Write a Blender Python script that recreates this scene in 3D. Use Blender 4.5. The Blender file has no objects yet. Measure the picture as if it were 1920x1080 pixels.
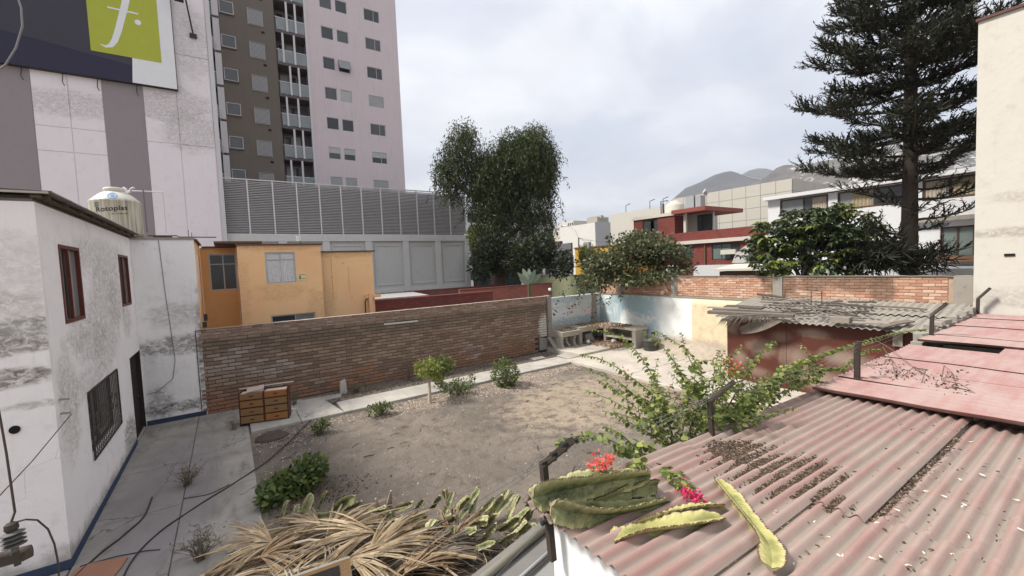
import bpy, bmesh, math, random
import numpy as np
from mathutils import Vector, Matrix, noise as mn

# ---------------------------------------------------------------- camera
S = bpy.context.scene
YAW, PITCH, ROLL, FPX, H = 0.5938, 0.05541, -0.04178, 790.0, 4.4
_fw = Vector((math.sin(YAW)*math.cos(PITCH), math.cos(YAW)*math.cos(PITCH), -math.sin(PITCH)))
_r = Vector((math.cos(YAW), -math.sin(YAW), 0)); _u = _r.cross(_fw)
CR = math.cos(ROLL)*_r + math.sin(ROLL)*_u
CU = -math.sin(ROLL)*_r + math.cos(ROLL)*_u
CAM = Vector((0, 0, H))
cd = bpy.data.cameras.new('camera'); co = bpy.data.objects.new('camera', cd); S.collection.objects.link(co)
cd.sensor_width = 36.0; cd.lens = FPX/1920*36.0; cd.clip_start = 0.05; cd.clip_end = 20000
m3 = Matrix((CR, CU, -_fw)).transposed(); co.matrix_world = Matrix.Translation(CAM) @ m3.to_4x4()
S.camera = co

# ---------------------------------------------------------------- world, sun, exposure
SUN_EL, SUN_AZ = math.radians(50), math.radians(-62)       # azimuth from +Y, clockwise
w = bpy.data.worlds.new('World'); S.world = w; w.use_nodes = True
nt = w.node_tree; nt.nodes.clear()
out = nt.nodes.new('ShaderNodeOutputWorld'); bg = nt.nodes.new('ShaderNodeBackground'); bg.inputs['Strength'].default_value = 0.1
sky = nt.nodes.new('ShaderNodeTexSky'); sky.sky_type = 'NISHITA'; sky.sun_disc = False
sky.sun_elevation = SUN_EL; sky.sun_rotation = SUN_AZ; sky.altitude = 150; sky.air_density = 1.0; sky.dust_density = 2.0
tc = nt.nodes.new('ShaderNodeTexCoord'); sep = nt.nodes.new('ShaderNodeSeparateXYZ'); nt.links.new(tc.outputs['Generated'], sep.inputs[0])
def wm(op, a, b):
    n = nt.nodes.new('ShaderNodeMath'); n.operation = op
    for i, v in enumerate((a, b)):
        if isinstance(v, (int, float)): n.inputs[i].default_value = v
        else: nt.links.new(v, n.inputs[i])
    return n.outputs[0]
zz = wm('ADD', wm('MAXIMUM', sep.outputs[2], 0.0), 0.22)
cmb = nt.nodes.new('ShaderNodeCombineXYZ')
nt.links.new(wm('DIVIDE', sep.outputs[0], zz), cmb.inputs[0]); nt.links.new(wm('DIVIDE', sep.outputs[1], zz), cmb.inputs[1])
def wnoise(scale, detail, off, rough=.55):
    mp = nt.nodes.new('ShaderNodeMapping'); mp.inputs['Location'].default_value = off; nt.links.new(cmb.outputs[0], mp.inputs[0])
    n = nt.nodes.new('ShaderNodeTexNoise'); n.inputs['Scale'].default_value = scale; n.inputs['Detail'].default_value = detail
    n.inputs['Roughness'].default_value = rough; n.inputs['Distortion'].default_value = 0.4
    nt.links.new(mp.outputs[0], n.inputs['Vector']); return n.outputs['Fac']
def wramp(f, stops):
    r = nt.nodes.new('ShaderNodeValToRGB'); r.color_ramp.interpolation = 'LINEAR' if len(stops) == 2 else 'EASE'
    el = r.color_ramp.elements
    while len(el) < len(stops): el.new(0.5)
    for e, (p, c) in zip(el, stops): e.position = p; e.color = (*c, 1) if len(c) == 3 else c
    nt.links.new(f, r.inputs[0]); return r.outputs[0]
def wmix(f, a, b, mode='MIX'):
    n = nt.nodes.new('ShaderNodeMix'); n.data_type = 'RGBA'; n.blend_type = mode
    ca = [i for i in n.inputs if i.type == 'RGBA']; fa = n.inputs[0]
    for s, v in ((fa, f), (ca[0], a), (ca[1], b)):
        if isinstance(v, (int, float)): s.default_value = v
        elif isinstance(v, tuple): s.default_value = (*v, 1)
        else: nt.links.new(v, s)
    return [o for o in n.outputs if o.type == 'RGBA'][0]
cloud = wramp(wnoise(1.1, 7, (2.3, 0.6, 0)), [(0.30, (.66, .70, .79)), (0.44, (.77, .795, .86)), (0.55, (.94, .94, .97)), (0.68, (1.10, 1.09, 1.09))])
fine = wramp(wnoise(4.0, 8, (5.1, 2.2, 1), .6), [(0.3, (.91, .915, .93)), (0.7, (1.04, 1.04, 1.04))])
cloud = wmix(1.0, cloud, fine, 'MULTIPLY')
sc_ = nt.nodes.new('ShaderNodeVectorMath'); sc_.operation = 'SCALE'; sc_.inputs['Scale'].default_value = 4.5
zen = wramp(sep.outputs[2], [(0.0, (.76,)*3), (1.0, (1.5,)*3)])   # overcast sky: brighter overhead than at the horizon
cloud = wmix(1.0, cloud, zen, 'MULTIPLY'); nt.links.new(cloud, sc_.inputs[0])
cover = wramp(wnoise(0.8, 5, (7.7, 1.4, 2)), [(0.35, (.82,)*3), (0.65, (.97,)*3)])
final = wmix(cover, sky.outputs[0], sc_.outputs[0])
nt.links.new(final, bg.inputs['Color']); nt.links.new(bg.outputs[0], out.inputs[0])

sd = bpy.data.lights.new('sun', 'SUN'); sd.energy = 2.9; sd.angle = math.radians(10); sd.color = (1.0, 0.95, 0.87)
so = bpy.data.objects.new('sun', sd); S.collection.objects.link(so)
sdir = Vector((math.sin(SUN_AZ)*math.cos(SUN_EL), math.cos(SUN_AZ)*math.cos(SUN_EL), math.sin(SUN_EL)))
so.rotation_euler = sdir.to_track_quat('Z', 'Y').to_euler(); so.location = (0, 0, 60)
S.view_settings.view_transform = 'Standard'; S.view_settings.look = 'None'
S.view_settings.exposure = 1.2; S.view_settings.gamma = 1.0; S.view_settings.use_curve_mapping = False
S.cycles.max_bounces = 6; S.cycles.diffuse_bounces = 4; S.cycles.use_denoising = True

# ---------------------------------------------------------------- helpers
rnd = random.Random(7)
ORG = {}
def V(*a): return Vector(a)
def at(x, y, **k):
    """the world point seen at pixel x, y of the photograph on the plane X=, Y= or Z=, or at depth D="""
    d = CR*((x-960)/FPX) - CU*((y-540)/FPX) + _fw
    a, v = list(k.items())[0]
    if a == 'D': return CAM + d*v
    i = 'XYZ'.index(a)
    return CAM + d*((v-CAM[i])/d[i])
def tag(o, label=None, cat=None, group=None, kind=None):
    for k, v in (('label', label), ('category', cat), ('group', group), ('kind', kind)):
        if v: o[k] = v
    return o
def thing(name, label, cat, loc=(0, 0, 0), group=None, local=False):
    o = bpy.data.objects.new(name, None); S.collection.objects.link(o)
    o.empty_display_size = .2; o.location = loc
    ORG[o.name] = Vector((0, 0, 0)) if local else Vector(loc)
    return tag(o, label, cat, group)
def place(root, loc, rz=0, rx=0, ry=0):
    root.location = loc; root.rotation_euler = (rx, ry, rz); return root
class MB:
    def __init__(s): s.v = []; s.f = []; s.m = []; s.cm = 0
    def poly(s, *p):
        i = len(s.v); s.v.extend(Vector(q) for q in p); s.f.append(tuple(range(i, i+len(p)))); s.m.append(s.cm)
    def box(s, a, b):
        x0, y0, z0 = (min(a[i], b[i]) for i in range(3)); x1, y1, z1 = (max(a[i], b[i]) for i in range(3))
        s.hexa([(x0, y0, z0), (x1, y0, z0), (x1, y1, z0), (x0, y1, z0), (x0, y0, z1), (x1, y0, z1), (x1, y1, z1), (x0, y1, z1)])
        return s
    def hexa(s, c):
        i = len(s.v); s.v.extend(Vector(q) for q in c)
        for f in ((3, 2, 1, 0), (4, 5, 6, 7), (0, 1, 5, 4), (1, 2, 6, 5), (2, 3, 7, 6), (3, 0, 4, 7)):
            s.f.append(tuple(i+k for k in f)); s.m.append(s.cm)
        return s
    def bar(s, p, q, wd, ht, up=(0, 0, 1)):
        p, q, up = Vector(p), Vector(q), Vector(up); d = (q-p).normalized()
        sx = d.cross(up)
        if sx.length < 1e-4: sx = d.cross(Vector((1, 0, 0)))
        sx.normalize(); sz = sx.cross(d); a = sx*wd/2; b = sz*ht/2
        return s.hexa([p-a-b, p+a-b, q+a-b, q-a-b, p-a+b, p+a+b, q+a+b, q-a+b])
    def tube(s, pts, r, n=6, cap=True):
        pts = [Vector(p) for p in pts]
        if not hasattr(r, '__len__'): r = [r]*len(pts)
        base = len(s.v); ref = None
        for k, p in enumerate(pts):
            d = (pts[min(k+1, len(pts)-1)] - pts[max(k-1, 0)])
            if d.length < 1e-9: d = Vector((0, 0, 1))
            d.normalize()
            if ref is None or abs(ref.dot(d)) > .98: ref = Vector((0, 0, 1)) if abs(d.z) < .9 else Vector((1, 0, 0))
            a = d.cross(ref).normalized(); b = d.cross(a); ref = (a.cross(d)).normalized()
            for j in range(n):
                t = 2*math.pi*j/n; s.v.append(p + a*(r[k]*math.cos(t)) + b*(r[k]*math.sin(t)))
        for k in range(len(pts)-1):
            for j in range(n):
                j2 = (j+1) % n
                s.f.append((base+k*n+j, base+k*n+j2, base+(k+1)*n+j2, base+(k+1)*n+j)); s.m.append(s.cm)
        if cap and n > 2:
            s.f.append(tuple(base+j for j in reversed(range(n)))); s.m.append(s.cm)
            e = base+(len(pts)-1)*n; s.f.append(tuple(e+j for j in range(n))); s.m.append(s.cm)
        return s
    def lathe(s, prof, n=24, c=(0, 0, 0), M=None):
        base = len(s.v); c = Vector(c)
        for (r, z) in prof:
            for j in range(n):
                t = 2*math.pi*j/n; q = Vector((r*math.cos(t), r*math.sin(t), z))
                s.v.append((M @ q if M else q) + c)
        for k in range(len(prof)-1):
            for j in range(n):
                j2 = (j+1) % n
                s.f.append((base+k*n+j, base+k*n+j2, base+(k+1)*n+j2, base+(k+1)*n+j)); s.m.append(s.cm)
        s.f.append(tuple(base+j for j in reversed(range(n)))); s.m.append(s.cm)
        e = base+(len(prof)-1)*n; s.f.append(tuple(e+j for j in range(n))); s.m.append(s.cm)
        return s
    def grid(s, fn, nu, nv):
        b = len(s.v)
        for j in range(nv+1):
            for i in range(nu+1): s.v.append(Vector(fn(i/nu, j/nv)))
        for j in range(nv):
            for i in range(nu):
                k = b+j*(nu+1)+i; s.f.append((k, k+1, k+nu+2, k+nu+1)); s.m.append(s.cm)
        return s
    def mesh(s, name, mats, off=Vector((0, 0, 0)), smooth=False):
        me = bpy.data.meshes.new(name)
        me.from_pydata([v-off for v in s.v], [], s.f)
        for m in (mats if isinstance(mats, (list, tuple)) else [mats]): me.materials.append(m)
        if any(s.m): me.polygons.foreach_set('material_index', s.m)
        if smooth: me.polygons.foreach_set('use_smooth', [True]*len(s.f))
        me.update(); return me
    def build(s, name, mats, parent=None, smooth=False):
        if parent is None:
            n = len(s.v); lo = Vector([min(v[i] for v in s.v) for i in range(3)]); hi = Vector([max(v[i] for v in s.v) for i in range(3)])
            off = Vector(((lo.x+hi.x)/2, (lo.y+hi.y)/2, lo.z))
        else: off = ORG[parent.name]
        o = bpy.data.objects.new(name, s.mesh(name, mats, off, smooth)); S.collection.objects.link(o)
        if parent: o.parent = parent
        else: o.location = off
        ORG[o.name] = off
        return o
def inst(name, me, parent, M):
    """an object that shares a mesh, put at world matrix M under its parent"""
    o = bpy.data.objects.new(name, me); S.collection.objects.link(o)
    if parent: o.parent = parent; o.matrix_basis = Matrix.Translation(-ORG[parent.name]) @ M
    else: o.matrix_basis = M
    return o
def rawmesh(name, vs, fs, mat, parent=None, smooth=False):
    me = bpy.data.meshes.new(name)
    vs = np.asarray(vs, np.float32); fs = np.asarray(fs, np.int32)
    off = ORG[parent.name] if parent else Vector((float(vs[:, 0].mean()), float(vs[:, 1].mean()), float(vs[:, 2].min())))
    vs = vs - np.array(off, np.float32)
    k = fs.shape[1]
    me.vertices.add(len(vs)); me.vertices.foreach_set('co', vs.ravel())
    me.loops.add(fs.size); me.loops.foreach_set('vertex_index', fs.ravel())
    me.polygons.add(len(fs)); me.polygons.foreach_set('loop_start', np.arange(0, fs.size, k, dtype=np.int32))
    if smooth: me.polygons.foreach_set('use_smooth', np.ones(len(fs), bool))
    me.materials.append(mat); me.update(calc_edges=True); me.validate()
    o = bpy.data.objects.new(name, me); S.collection.objects.link(o)
    if parent: o.parent = parent
    else: o.location = off
    ORG[o.name] = off
    return o
def text_mesh(body, size, mat, extrude=0.0, name='lettering', spacing=1.0, offset=0.0, shear=0.0):
    cu = bpy.data.curves.new('lettering', 'FONT'); cu.body = body; cu.size = size; cu.extrude = extrude
    cu.space_character = spacing; cu.offset = offset; cu.shear = shear; cu.align_x = 'LEFT'
    ob = bpy.data.objects.new('lettering_source', cu); S.collection.objects.link(ob)
    dg = bpy.context.evaluated_depsgraph_get(); me = bpy.data.meshes.new_from_object(ob.evaluated_get(dg))
    bpy.data.objects.remove(ob); bpy.data.curves.remove(cu)
    me.materials.clear(); me.materials.append(mat); me.name = name
    return me

# ---------------------------------------------------------------- materials
class G:
    def __init__(s, name):
        s.m = bpy.data.materials.new(name); s.m.use_nodes = True; s.t = s.m.node_tree; s.b = s.t.nodes['Principled BSDF']
        s.P = None
    def nd(s, t): return s.t.nodes.new(t)
    def put(s, sock, v):
        if isinstance(v, (int, float)): sock.default_value = v
        elif isinstance(v, (tuple, list)):
            sock.default_value = (*v, 1) if len(v) == 3 and sock.type == 'RGBA' else v
        else: s.t.links.new(v, sock)
    def pos(s):
        if s.P is None: s.P = s.nd('ShaderNodeNewGeometry').outputs['Position']
        return s.P
    def xyz(s):
        n = s.nd('ShaderNodeSeparateXYZ'); s.put(n.inputs[0], s.pos()); return n.outputs
    def obj(s): return s.nd('ShaderNodeTexCoord').outputs['Object']
    def map(s, v, scale=(1, 1, 1), loc=(0, 0, 0), rot=(0, 0, 0)):
        n = s.nd('ShaderNodeMapping'); s.put(n.inputs[0], v); n.inputs['Scale'].default_value = scale
        n.inputs['Location'].default_value = loc; n.inputs['Rotation'].default_value = rot; return n.outputs[0]
    def noise(s, scale, detail=4, rough=.55, v=None, dist=0):
        n = s.nd('ShaderNodeTexNoise'); s.put(n.inputs['Vector'], v if v is not None else s.pos())
        n.inputs['Scale'].default_value = scale; n.inputs['Detail'].default_value = detail
        n.inputs['Roughness'].default_value = rough; n.inputs['Distortion'].default_value = dist; return n.outputs['Fac']
    def vor(s, scale, v=None, feat='F1', out='Distance'):
        n = s.nd('ShaderNodeTexVoronoi'); n.feature = feat; s.put(n.inputs['Vector'], v if v is not None else s.pos())
        n.inputs['Scale'].default_value = scale; return n.outputs[out]
    def math(s, op, a, b=0.0):
        n = s.nd('ShaderNodeMath'); n.operation = op; s.put(n.inputs[0], a); s.put(n.inputs[1], b); return n.outputs[0]
    def mr(s, v, a, b, c=0., d=1.):
        n = s.nd('ShaderNodeMapRange'); n.interpolation_type = 'SMOOTHSTEP'
        for i, q in enumerate((v, a, b, c, d)): s.put(n.inputs[i], q)
        return n.outputs[0]
    def ramp(s, f, stops):
        r = s.nd('ShaderNodeValToRGB'); el = r.color_ramp.elements
        while len(el) < len(stops): el.new(.5)
        for e, (p, c) in zip(el, stops): e.position = p; e.color = (*c, 1)
        s.put(r.inputs[0], f); return r.outputs[0]
    def mix(s, f, a, b, mode='MIX'):
        n = s.nd('ShaderNodeMix'); n.data_type = 'RGBA'; n.blend_type = mode
        ca = [i for i in n.inputs if i.type == 'RGBA']
        s.put(n.inputs[0], f); s.put(ca[0], a); s.put(ca[1], b)
        return [o for o in n.outputs if o.type == 'RGBA'][0]
    def rand(s):
        a = s.nd('ShaderNodeObjectInfo').outputs['Random']; b = s.nd('ShaderNodeNewGeometry').outputs['Random Per Island']
        return s.math('FRACT', s.math('ADD', a, b))
    def spot(s, c, r, n=None, amt=.5):
        """1 near the world point c, fading at radius r, with a ragged edge"""
        d = s.nd('ShaderNodeVectorMath'); d.operation = 'DISTANCE'
        sc = s.map(s.pos(), scale=tuple(1/q for q in r)); s.put(d.inputs[0], sc); d.inputs[1].default_value = tuple(c[i]/r[i] for i in range(3))
        v = d.outputs['Value']
        if n is not None: v = s.math('ADD', v, s.math('MULTIPLY', s.math('SUBTRACT', n, .5), amt*2))
        return s.mr(v, 1.1, .55)
    def stain(s, c, r, n, n_hi, amt=.75):
        """a grimy patch broken up by two scales of noise"""
        k = s.spot(c, tuple(q*1.25 for q in r), n, amt)
        return s.math('MULTIPLY', k, s.mr(n_hi, .34, .62, .15, 1))
    def soft(s, c, r, n):
        d = s.nd('ShaderNodeVectorMath'); d.operation = 'DISTANCE'
        sc = s.map(s.pos(), scale=tuple(1/q for q in r)); s.put(d.inputs[0], sc); d.inputs[1].default_value = tuple(c[i]/r[i] for i in range(3))
        return s.mr(s.math('ADD', d.outputs['Value'], s.math('MULTIPLY', s.math('SUBTRACT', n, .5), 1.6)), 1.45, .1)
    def bump(s, h, st=.4, dist=.02):
        n = s.nd('ShaderNodeBump'); n.inputs['Strength'].default_value = st; n.inputs['Distance'].default_value = dist
        s.put(n.inputs['Height'], h); s.put(s.b.inputs['Normal'], n.outputs[0])
    def done(s, col, rough=.85, spec=.3, metal=0., alpha=None):
        s.put(s.b.inputs['Base Color'], col); s.put(s.b.inputs['Roughness'], rough)
        s.put(s.b.inputs['Specular IOR Level'], spec); s.put(s.b.inputs['Metallic'], metal); return s.m
def simple(name, c, rough=.7, var=.12, scale=6, spec=.3, metal=0., bump=0., bd=.01, streak=0.):
    """one colour with a mottled, slightly worn surface"""
    g = G(name); n = g.noise(scale, 6, .6)
    col = g.mix(n, tuple(q*(1-var) for q in c), tuple(min(1, q*(1+var)) for q in c))
    if streak:
        st = g.noise(1.0, 6, .65, g.map(g.pos(), (7, 7, .5)))
        col = g.mix(g.mr(st, .5, .78, 0, streak), col, tuple(q*.35 for q in c))
    if bump: g.bump(g.noise(scale*6, 5, .6), bump, bd)
    return g.done(col, rough, spec, metal)
def leafmat(name, dark, mid, light, trans=.25, rough=.55):
    g = G(name); r = g.rand()
    col = g.ramp(r, [(0, dark), (.45, mid), (.85, light), (1, tuple(q*1.15 for q in light))])
    m = g.done(col, rough, .35)
    tr = g.nd('ShaderNodeBsdfTranslucent'); g.put(tr.inputs[0], g.mix(.5, col, light))
    mx = g.nd('ShaderNodeMixShader'); mx.inputs[0].default_value = trans
    g.put(mx.inputs[1], g.b.outputs[0]); g.put(mx.inputs[2], tr.outputs[0])
    o = [n for n in g.t.nodes if n.type == 'OUTPUT_MATERIAL'][0]; g.t.links.new(mx.outputs[0], o.inputs[0])
    return m
def plaster(name, base, dirt, stains=(), peel=None, amount=.5, low=None, crack=True, tint=None, bumpd=.035, streak=.35):
    """painted render: broad mottling, grime, fine cracks, runs, ragged stains; low = (z, height, colour) of rising damp"""
    g = G(name); n1 = g.noise(.7, 7, .62, dist=.6); n2 = g.noise(3.2, 8, .68); n3 = g.noise(26, 4, .6); nA = g.noise(1.5, 9, .72, g.map(g.pos(), (1, 1, 1.8), (5, 1, 8)), 1.2); nB = g.noise(7, 8, .72, g.map(g.pos(), (1, 1, 1.6)), .8)
    col = g.mix(g.mr(n1, .38, .72, 0, amount), base, tuple(b*.80+d*.2 for b, d in zip(base, dirt)))
    col = g.mix(g.mr(n2, .52, .75, 0, amount*.8), col, dirt)
    if tint: col = g.mix(g.mr(g.noise(.5, 3, .5, g.map(g.pos(), loc=(9, 4, 2))), .45, .65, 0, .8), col, tint)
    if streak:
        st = g.noise(1.0, 7, .65, g.map(g.pos(), (6, 6, .45)))
        col = g.mix(g.mr(st, .55, .8, 0, streak), col, tuple(q*.75 for q in dirt))
    for (c, r, sc, am) in stains:
        col = g.mix(g.math('MULTIPLY', g.stain(c, r, nA, nB), am), col, g.mix(nB, sc, tuple(q*.5 for q in sc)))
    if low:
        z = g.xyz()[2]; k = g.mr(g.math('ADD', z, g.math('MULTIPLY', g.math('SUBTRACT', n2, .5), low[1]*2.2)), low[0]+low[1], low[0])
        col = g.mix(g.math('MULTIPLY', k, .85), col, g.mix(n2, low[2], tuple(q*.5 for q in low[2])))
    hgt = g.math('ADD', g.math('MULTIPLY', n1, 1.2), g.math('ADD', g.math('MULTIPLY', n2, .5), g.math('MULTIPLY', n3, .12)))
    if peel:
        k = g.mr(g.noise(1.6, 9, .72, g.map(g.pos(), loc=(3, 7, 1)), dist=.5), peel[0], peel[0]+.035)
        col = g.mix(k, col, g.mix(n2, peel[1], tuple(q*.7 for q in peel[1]))); hgt = g.math('SUBTRACT', hgt, g.math('MULTIPLY', k, .4))
    sp = g.mr(g.vor(7, g.map(g.pos(), loc=(1, 2, 3))), .05, .02, 0, .55)
    col = g.mix(g.math('MULTIPLY', sp, g.mr(n1, .5, .6)), col, tuple(q*.4 for q in dirt))
    if crack:
        c = g.vor(.8, g.map(g.mix(.18, g.pos(), g.nd('ShaderNodeTexNoise').outputs['Color'])), 'DISTANCE_TO_EDGE')
        k = g.math('MULTIPLY', g.mr(c, .004, .0), g.mr(n1, .5, .62))
        col = g.mix(g.math('MULTIPLY', k, .35), col, tuple(q*.4 for q in dirt))
    g.bump(hgt, .5, bumpd)
    return g.done(col, .9, .15)

# ---------------------------------------------------------------- ground and paving
def dirt_mat():
    g = G('dry_earth'); n1 = g.noise(.35, 6, .6, dist=.4); n2 = g.noise(2.6, 8, .7); n3 = g.noise(34, 5, .7); n4 = g.noise(9, 6, .7)
    col = g.mix(g.mr(n1, .38, .62), (.15, .127, .107), (.21, .178, .147))
    tan = g.spot((9.6, 9.6, 0), (3.6, 2.6, 3), n2, .6)
    col = g.mix(g.math('MULTIPLY', tan, .8), col, (.36, .29, .215))
    col = g.mix(g.math('MULTIPLY', g.spot((3.0, 8.2, 0), (2.6, 2.2, 3), n2, .6), .5), col, (.125, .106, .094))
    col = g.mix(g.mr(n2, .46, .68, 0, .75), col, (.112, .092, .076)); col = g.mix(g.mr(g.noise(5.5, 8, .75, g.map(g.pos(), loc=(4, 4, 0)), 1.0), .54, .68, 0, .6), col, (.085, .069, .057))
    col = g.mix(g.mr(n4, .55, .75, 0, .5), col, (.29, .24, .188))
    col = g.mix(g.mr(n3, .56, .72, 0, .6), col, (.11, .088, .07))
    peb = g.vor(46); rn = g.vor(46, out='Color')
    pk = g.math('MULTIPLY', g.mr(peb, .32, .22), g.mr(g.noise(1.3, 4), .48, .60))
    col = g.mix(g.math('MULTIPLY', pk, .55), col, g.mix(rn, (.34, .29, .24), (.2, .165, .14)))
    n5 = g.vor(3.4, g.map(g.mix(.3, g.pos(), g.nd('ShaderNodeTexNoise').outputs['Color'])))
    g.bump(g.math('ADD', g.math('ADD', g.math('MULTIPLY', n3, .5), g.math('MULTIPLY', g.mr(n5, .0, .5), 1.2)), g.math('ADD', g.math('MULTIPLY', n4, 1.2), g.math('MULTIPLY', pk, .4))), .9, .035)
    return g.done(col, .97, .08)
def concrete_mat(name, a, b, dark, stain=.5, shade_spot=None):
    g = G(name); n1 = g.noise(.8, 7, .6, dist=.5); n2 = g.noise(4.5, 8, .68); n3 = g.noise(60, 3)
    v = g.map(g.pos(), (2.2, .6, 1), rot=(0, 0, .5)); n4 = g.noise(1.4, 7, .65, v, .6)
    col = g.mix(g.mr(n1, .35, .65), a, b)
    col = g.mix(g.mr(n4, .48, .72, 0, stain), col, dark)
    if shade_spot: col = g.mix(g.math('MULTIPLY', g.spot(*shade_spot[0], n2, .5), .75), col, shade_spot[1])
    col = g.mix(g.mr(n2, .55, .8, 0, .45), col, tuple(q*.72 for q in dark))
    col = g.mix(g.mr(n3, .6, .75, 0, .25), col, tuple(min(1, q*1.3) for q in b))
    c = g.vor(.42, g.map(g.mix(.25, g.pos(), g.nd('ShaderNodeTexNoise').outputs['Color']), loc=(3, 1, 0)), 'DISTANCE_TO_EDGE')
    k = g.math('MULTIPLY', g.mr(c, .006, .001), g.mr(n1, .46, .56)); col = g.mix(g.math('MULTIPLY', k, .55), col, tuple(q*.35 for q in dark))
    g.bump(g.math('ADD', n2, g.math('MULTIPLY', n3, .3)), .35, .012)
    return g.done(col, .9, .2)
M_DIRT = dirt_mat()
M_PAVE = concrete_mat('yard_concrete', (.235, .216, .194), (.325, .298, .266), (.15, .134, .121), .85, (((-1.3, 11.0, 0), (1.0, 3.6, 2)), (.205, .18, .183)))  # purplish spot along the white house: its shade painted into the concrete colour
M_WALK = concrete_mat('path_concrete', (.33, .31, .275), (.42, .39, .345), (.24, .22, .195), .5)
M_PATIO = concrete_mat('patio_concrete', (.40, .36, .31), (.50, .45, .385), (.30, .265, .225), .5)
M_DARK = simple('dark_void', (.012, .011, .011), .9)
M_EARTH = simple('far_ground', (.20, .18, .15), .95, .3, .05)

b = MB(); b.box((-880, -880, -.9), (3280, 3280, -.12)); tag(b.build('ground', M_EARTH), kind='structure')

def yard_h(x, y):
    return .022*mn.noise(Vector((x*.5, y*.5, 0))) + .016*mn.noise(Vector((x*1.9, y*1.9, 3))) + .011*mn.noise(Vector((x*6, y*6, 3))) - .005
b = MB(); b.grid(lambda u, v: (.2+u*13.1, 1.2+v*15.28, yard_h(.2+u*13.1, 1.2+v*15.28)), 150, 170)
tag(b.build('dirt_yard', M_DIRT, smooth=True), kind='structure')

def slab(parent, pts, z0, z1, mat, name='paving_slab', jit=.006):
    """a cast slab with its own edges; pts run anticlockwise"""
    b = MB(); t = [Vector((p[0], p[1], z1 + rnd.uniform(-jit, jit))) for p in pts]
    c = sum(t, Vector())/len(t)
    top = [p + (c-p).normalized()*.018 for p in t]; rim = [Vector((p.x, p.y, p.z-.012)) for p in t]; bot = [Vector((p.x, p.y, z0)) for p in t]
    b.poly(*top)
    n = len(t)
    for i in range(n):
        j = (i+1) % n; b.poly(rim[i], rim[j], top[j], top[i]); b.poly(bot[i], bot[j], rim[j], rim[i])
    return b.build(name, mat, parent)
pv = thing('pavement', None, None, (-1, 9, 0)); pv['kind'] = 'structure'; del_keys = [pv.pop(k) for k in ('label', 'category') if k in pv]
g_ = .005
xs = [-2.27, -1.0, .25]; ys = [2.0, 5.4, 8.0, 10.3, 12.6, 14.6, 16.49]
for i in range(2):
    for j in range(6):
        sh = .25 if i else 0
        y0, y1 = ys[j]+sh*(j > 0), ys[j+1]+sh*(j < 5)
        slab(pv, [(xs[i]+g_, y0+g_), (xs[i+1]-g_, y0+g_), (xs[i+1]-g_, y1-g_), (xs[i]+g_, y1-g_)], -.1, .03, M_PAVE)
for j in range(2):
    slab(pv, [(-9, 2+j*3.53+g_), (-2.29, 2+j*3.53+g_), (-2.29, 2+(j+1)*3.53-g_), (-9, 2+(j+1)*3.53-g_)], -.1, .03, M_PAVE)
b = MB(); b.box((-9.2, 1.8, -.11), (.22, 16.49, -.02)); b.build('joint_bed', M_DIRT, pv)

pt = thing('path', None, None, (6, 14.5, 0)); pt['kind'] = 'structure'
wx = [.28, 1.55, 2.75, 4.12, 5.05, 6.4, 7.9, 9.35, 10.9, 12.35]
for i in range(len(wx)-1):
    y1 = 15.45 if i < 2 else 14.86+.02*math.sin(i*2)
    y0 = 13.62 + .03*math.cos(i*1.7)
    slab(pt, [(wx[i]+.008, y0+.02), (wx[i+1]-.008, y0+.02*rnd.random()), (wx[i+1]-.008-(.25 if i == 1 else 0), y1), (wx[i]+.008, y1+.01)], -.08, .07, M_WALK, jit=.008)
for (cx, cy, sx, sy) in ((2.3, 15.75, .9, .25), (11.7, 15.45, .35, .22), (1.2, 15.95, .7, .2)):
    slab(pt, [(cx-sx, cy-sy), (cx+sx*.8, cy-sy*1.1), (cx+sx, cy+sy*.7), (cx-sx*.9, cy+sy)], -.05, .045, M_WALK, 'broken_slab')

pa = thing('patio', None, None, (14.5, 9, 0)); pa['kind'] = 'structure'
for (x0, y0, x1, y1, z) in ((12.15, 10.6, 14.4, 14.05, .10), (14.42, 10.6, 16.99, 14.05, .105), (12.1, 7.2, 14.4, 10.58, .10), (14.42, 7.2, 16.99, 10.58, .10), (12.1, 2.5, 16.99, 7.18, .09),
                           (13.05, 14.08, 15.0, 16.49, .20), (15.02, 14.08, 16.99, 16.49, .205)):
    slab(pa, [(x0, y0), (x1, y0), (x1, y1), (x0, y1)], -.1, z, M_PATIO, jit=.003)
slab(pa, [(12.4, 14.06), (13.03, 14.08), (13.03, 15.0), (12.42, 14.9)], -.1, .13, M_WALK, 'step_slab')

# stones and wood chips lying on the soil
def scatter(name, pts, size, mat, kind='stuff', flat=.5):
    vs, fs = [], []
    for p in pts:
        s = size*rnd.uniform(.5, 1.4); a = rnd.random()*6.3; c, sn = math.cos(a), math.sin(a)
        sx, sy, sz = s*rnd.uniform(.6, 1.3), s*rnd.uniform(.4, .8), s*flat*rnd.uniform(.5, 1.2)
        i = len(vs)
        for (u, v, w2) in ((-1, -.6, 0), (1, -.7, 0), (.9, .8, 0), (-.8, .7, 0), (-.6, -.3, 1), (.6, -.4, .9), (.5, .5, 1), (-.5, .4, .8)):
            x, y = u*sx/2, v*sy/2; vs.append((p[0]+x*c-y*sn, p[1]+x*sn+y*c, p[2]+w2*sz))
        for f in ((4, 5, 6, 7), (0, 1, 5, 4), (1, 2, 6, 5), (2, 3, 7, 6), (3, 0, 4, 7)): fs.append([i+k for k in f])
    return tag(rawmesh(name, vs, fs, mat), kind=kind)
def gp(cx, cy, rx, ry, n, z=0.0):
    return [(x, y, yard_h(x, y)+z) for x, y in ((rnd.gauss(cx, rx), rnd.gauss(cy, ry)) for _ in range(n)) if .35 < x < 12.1 and 2 < y < 13.58]
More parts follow.
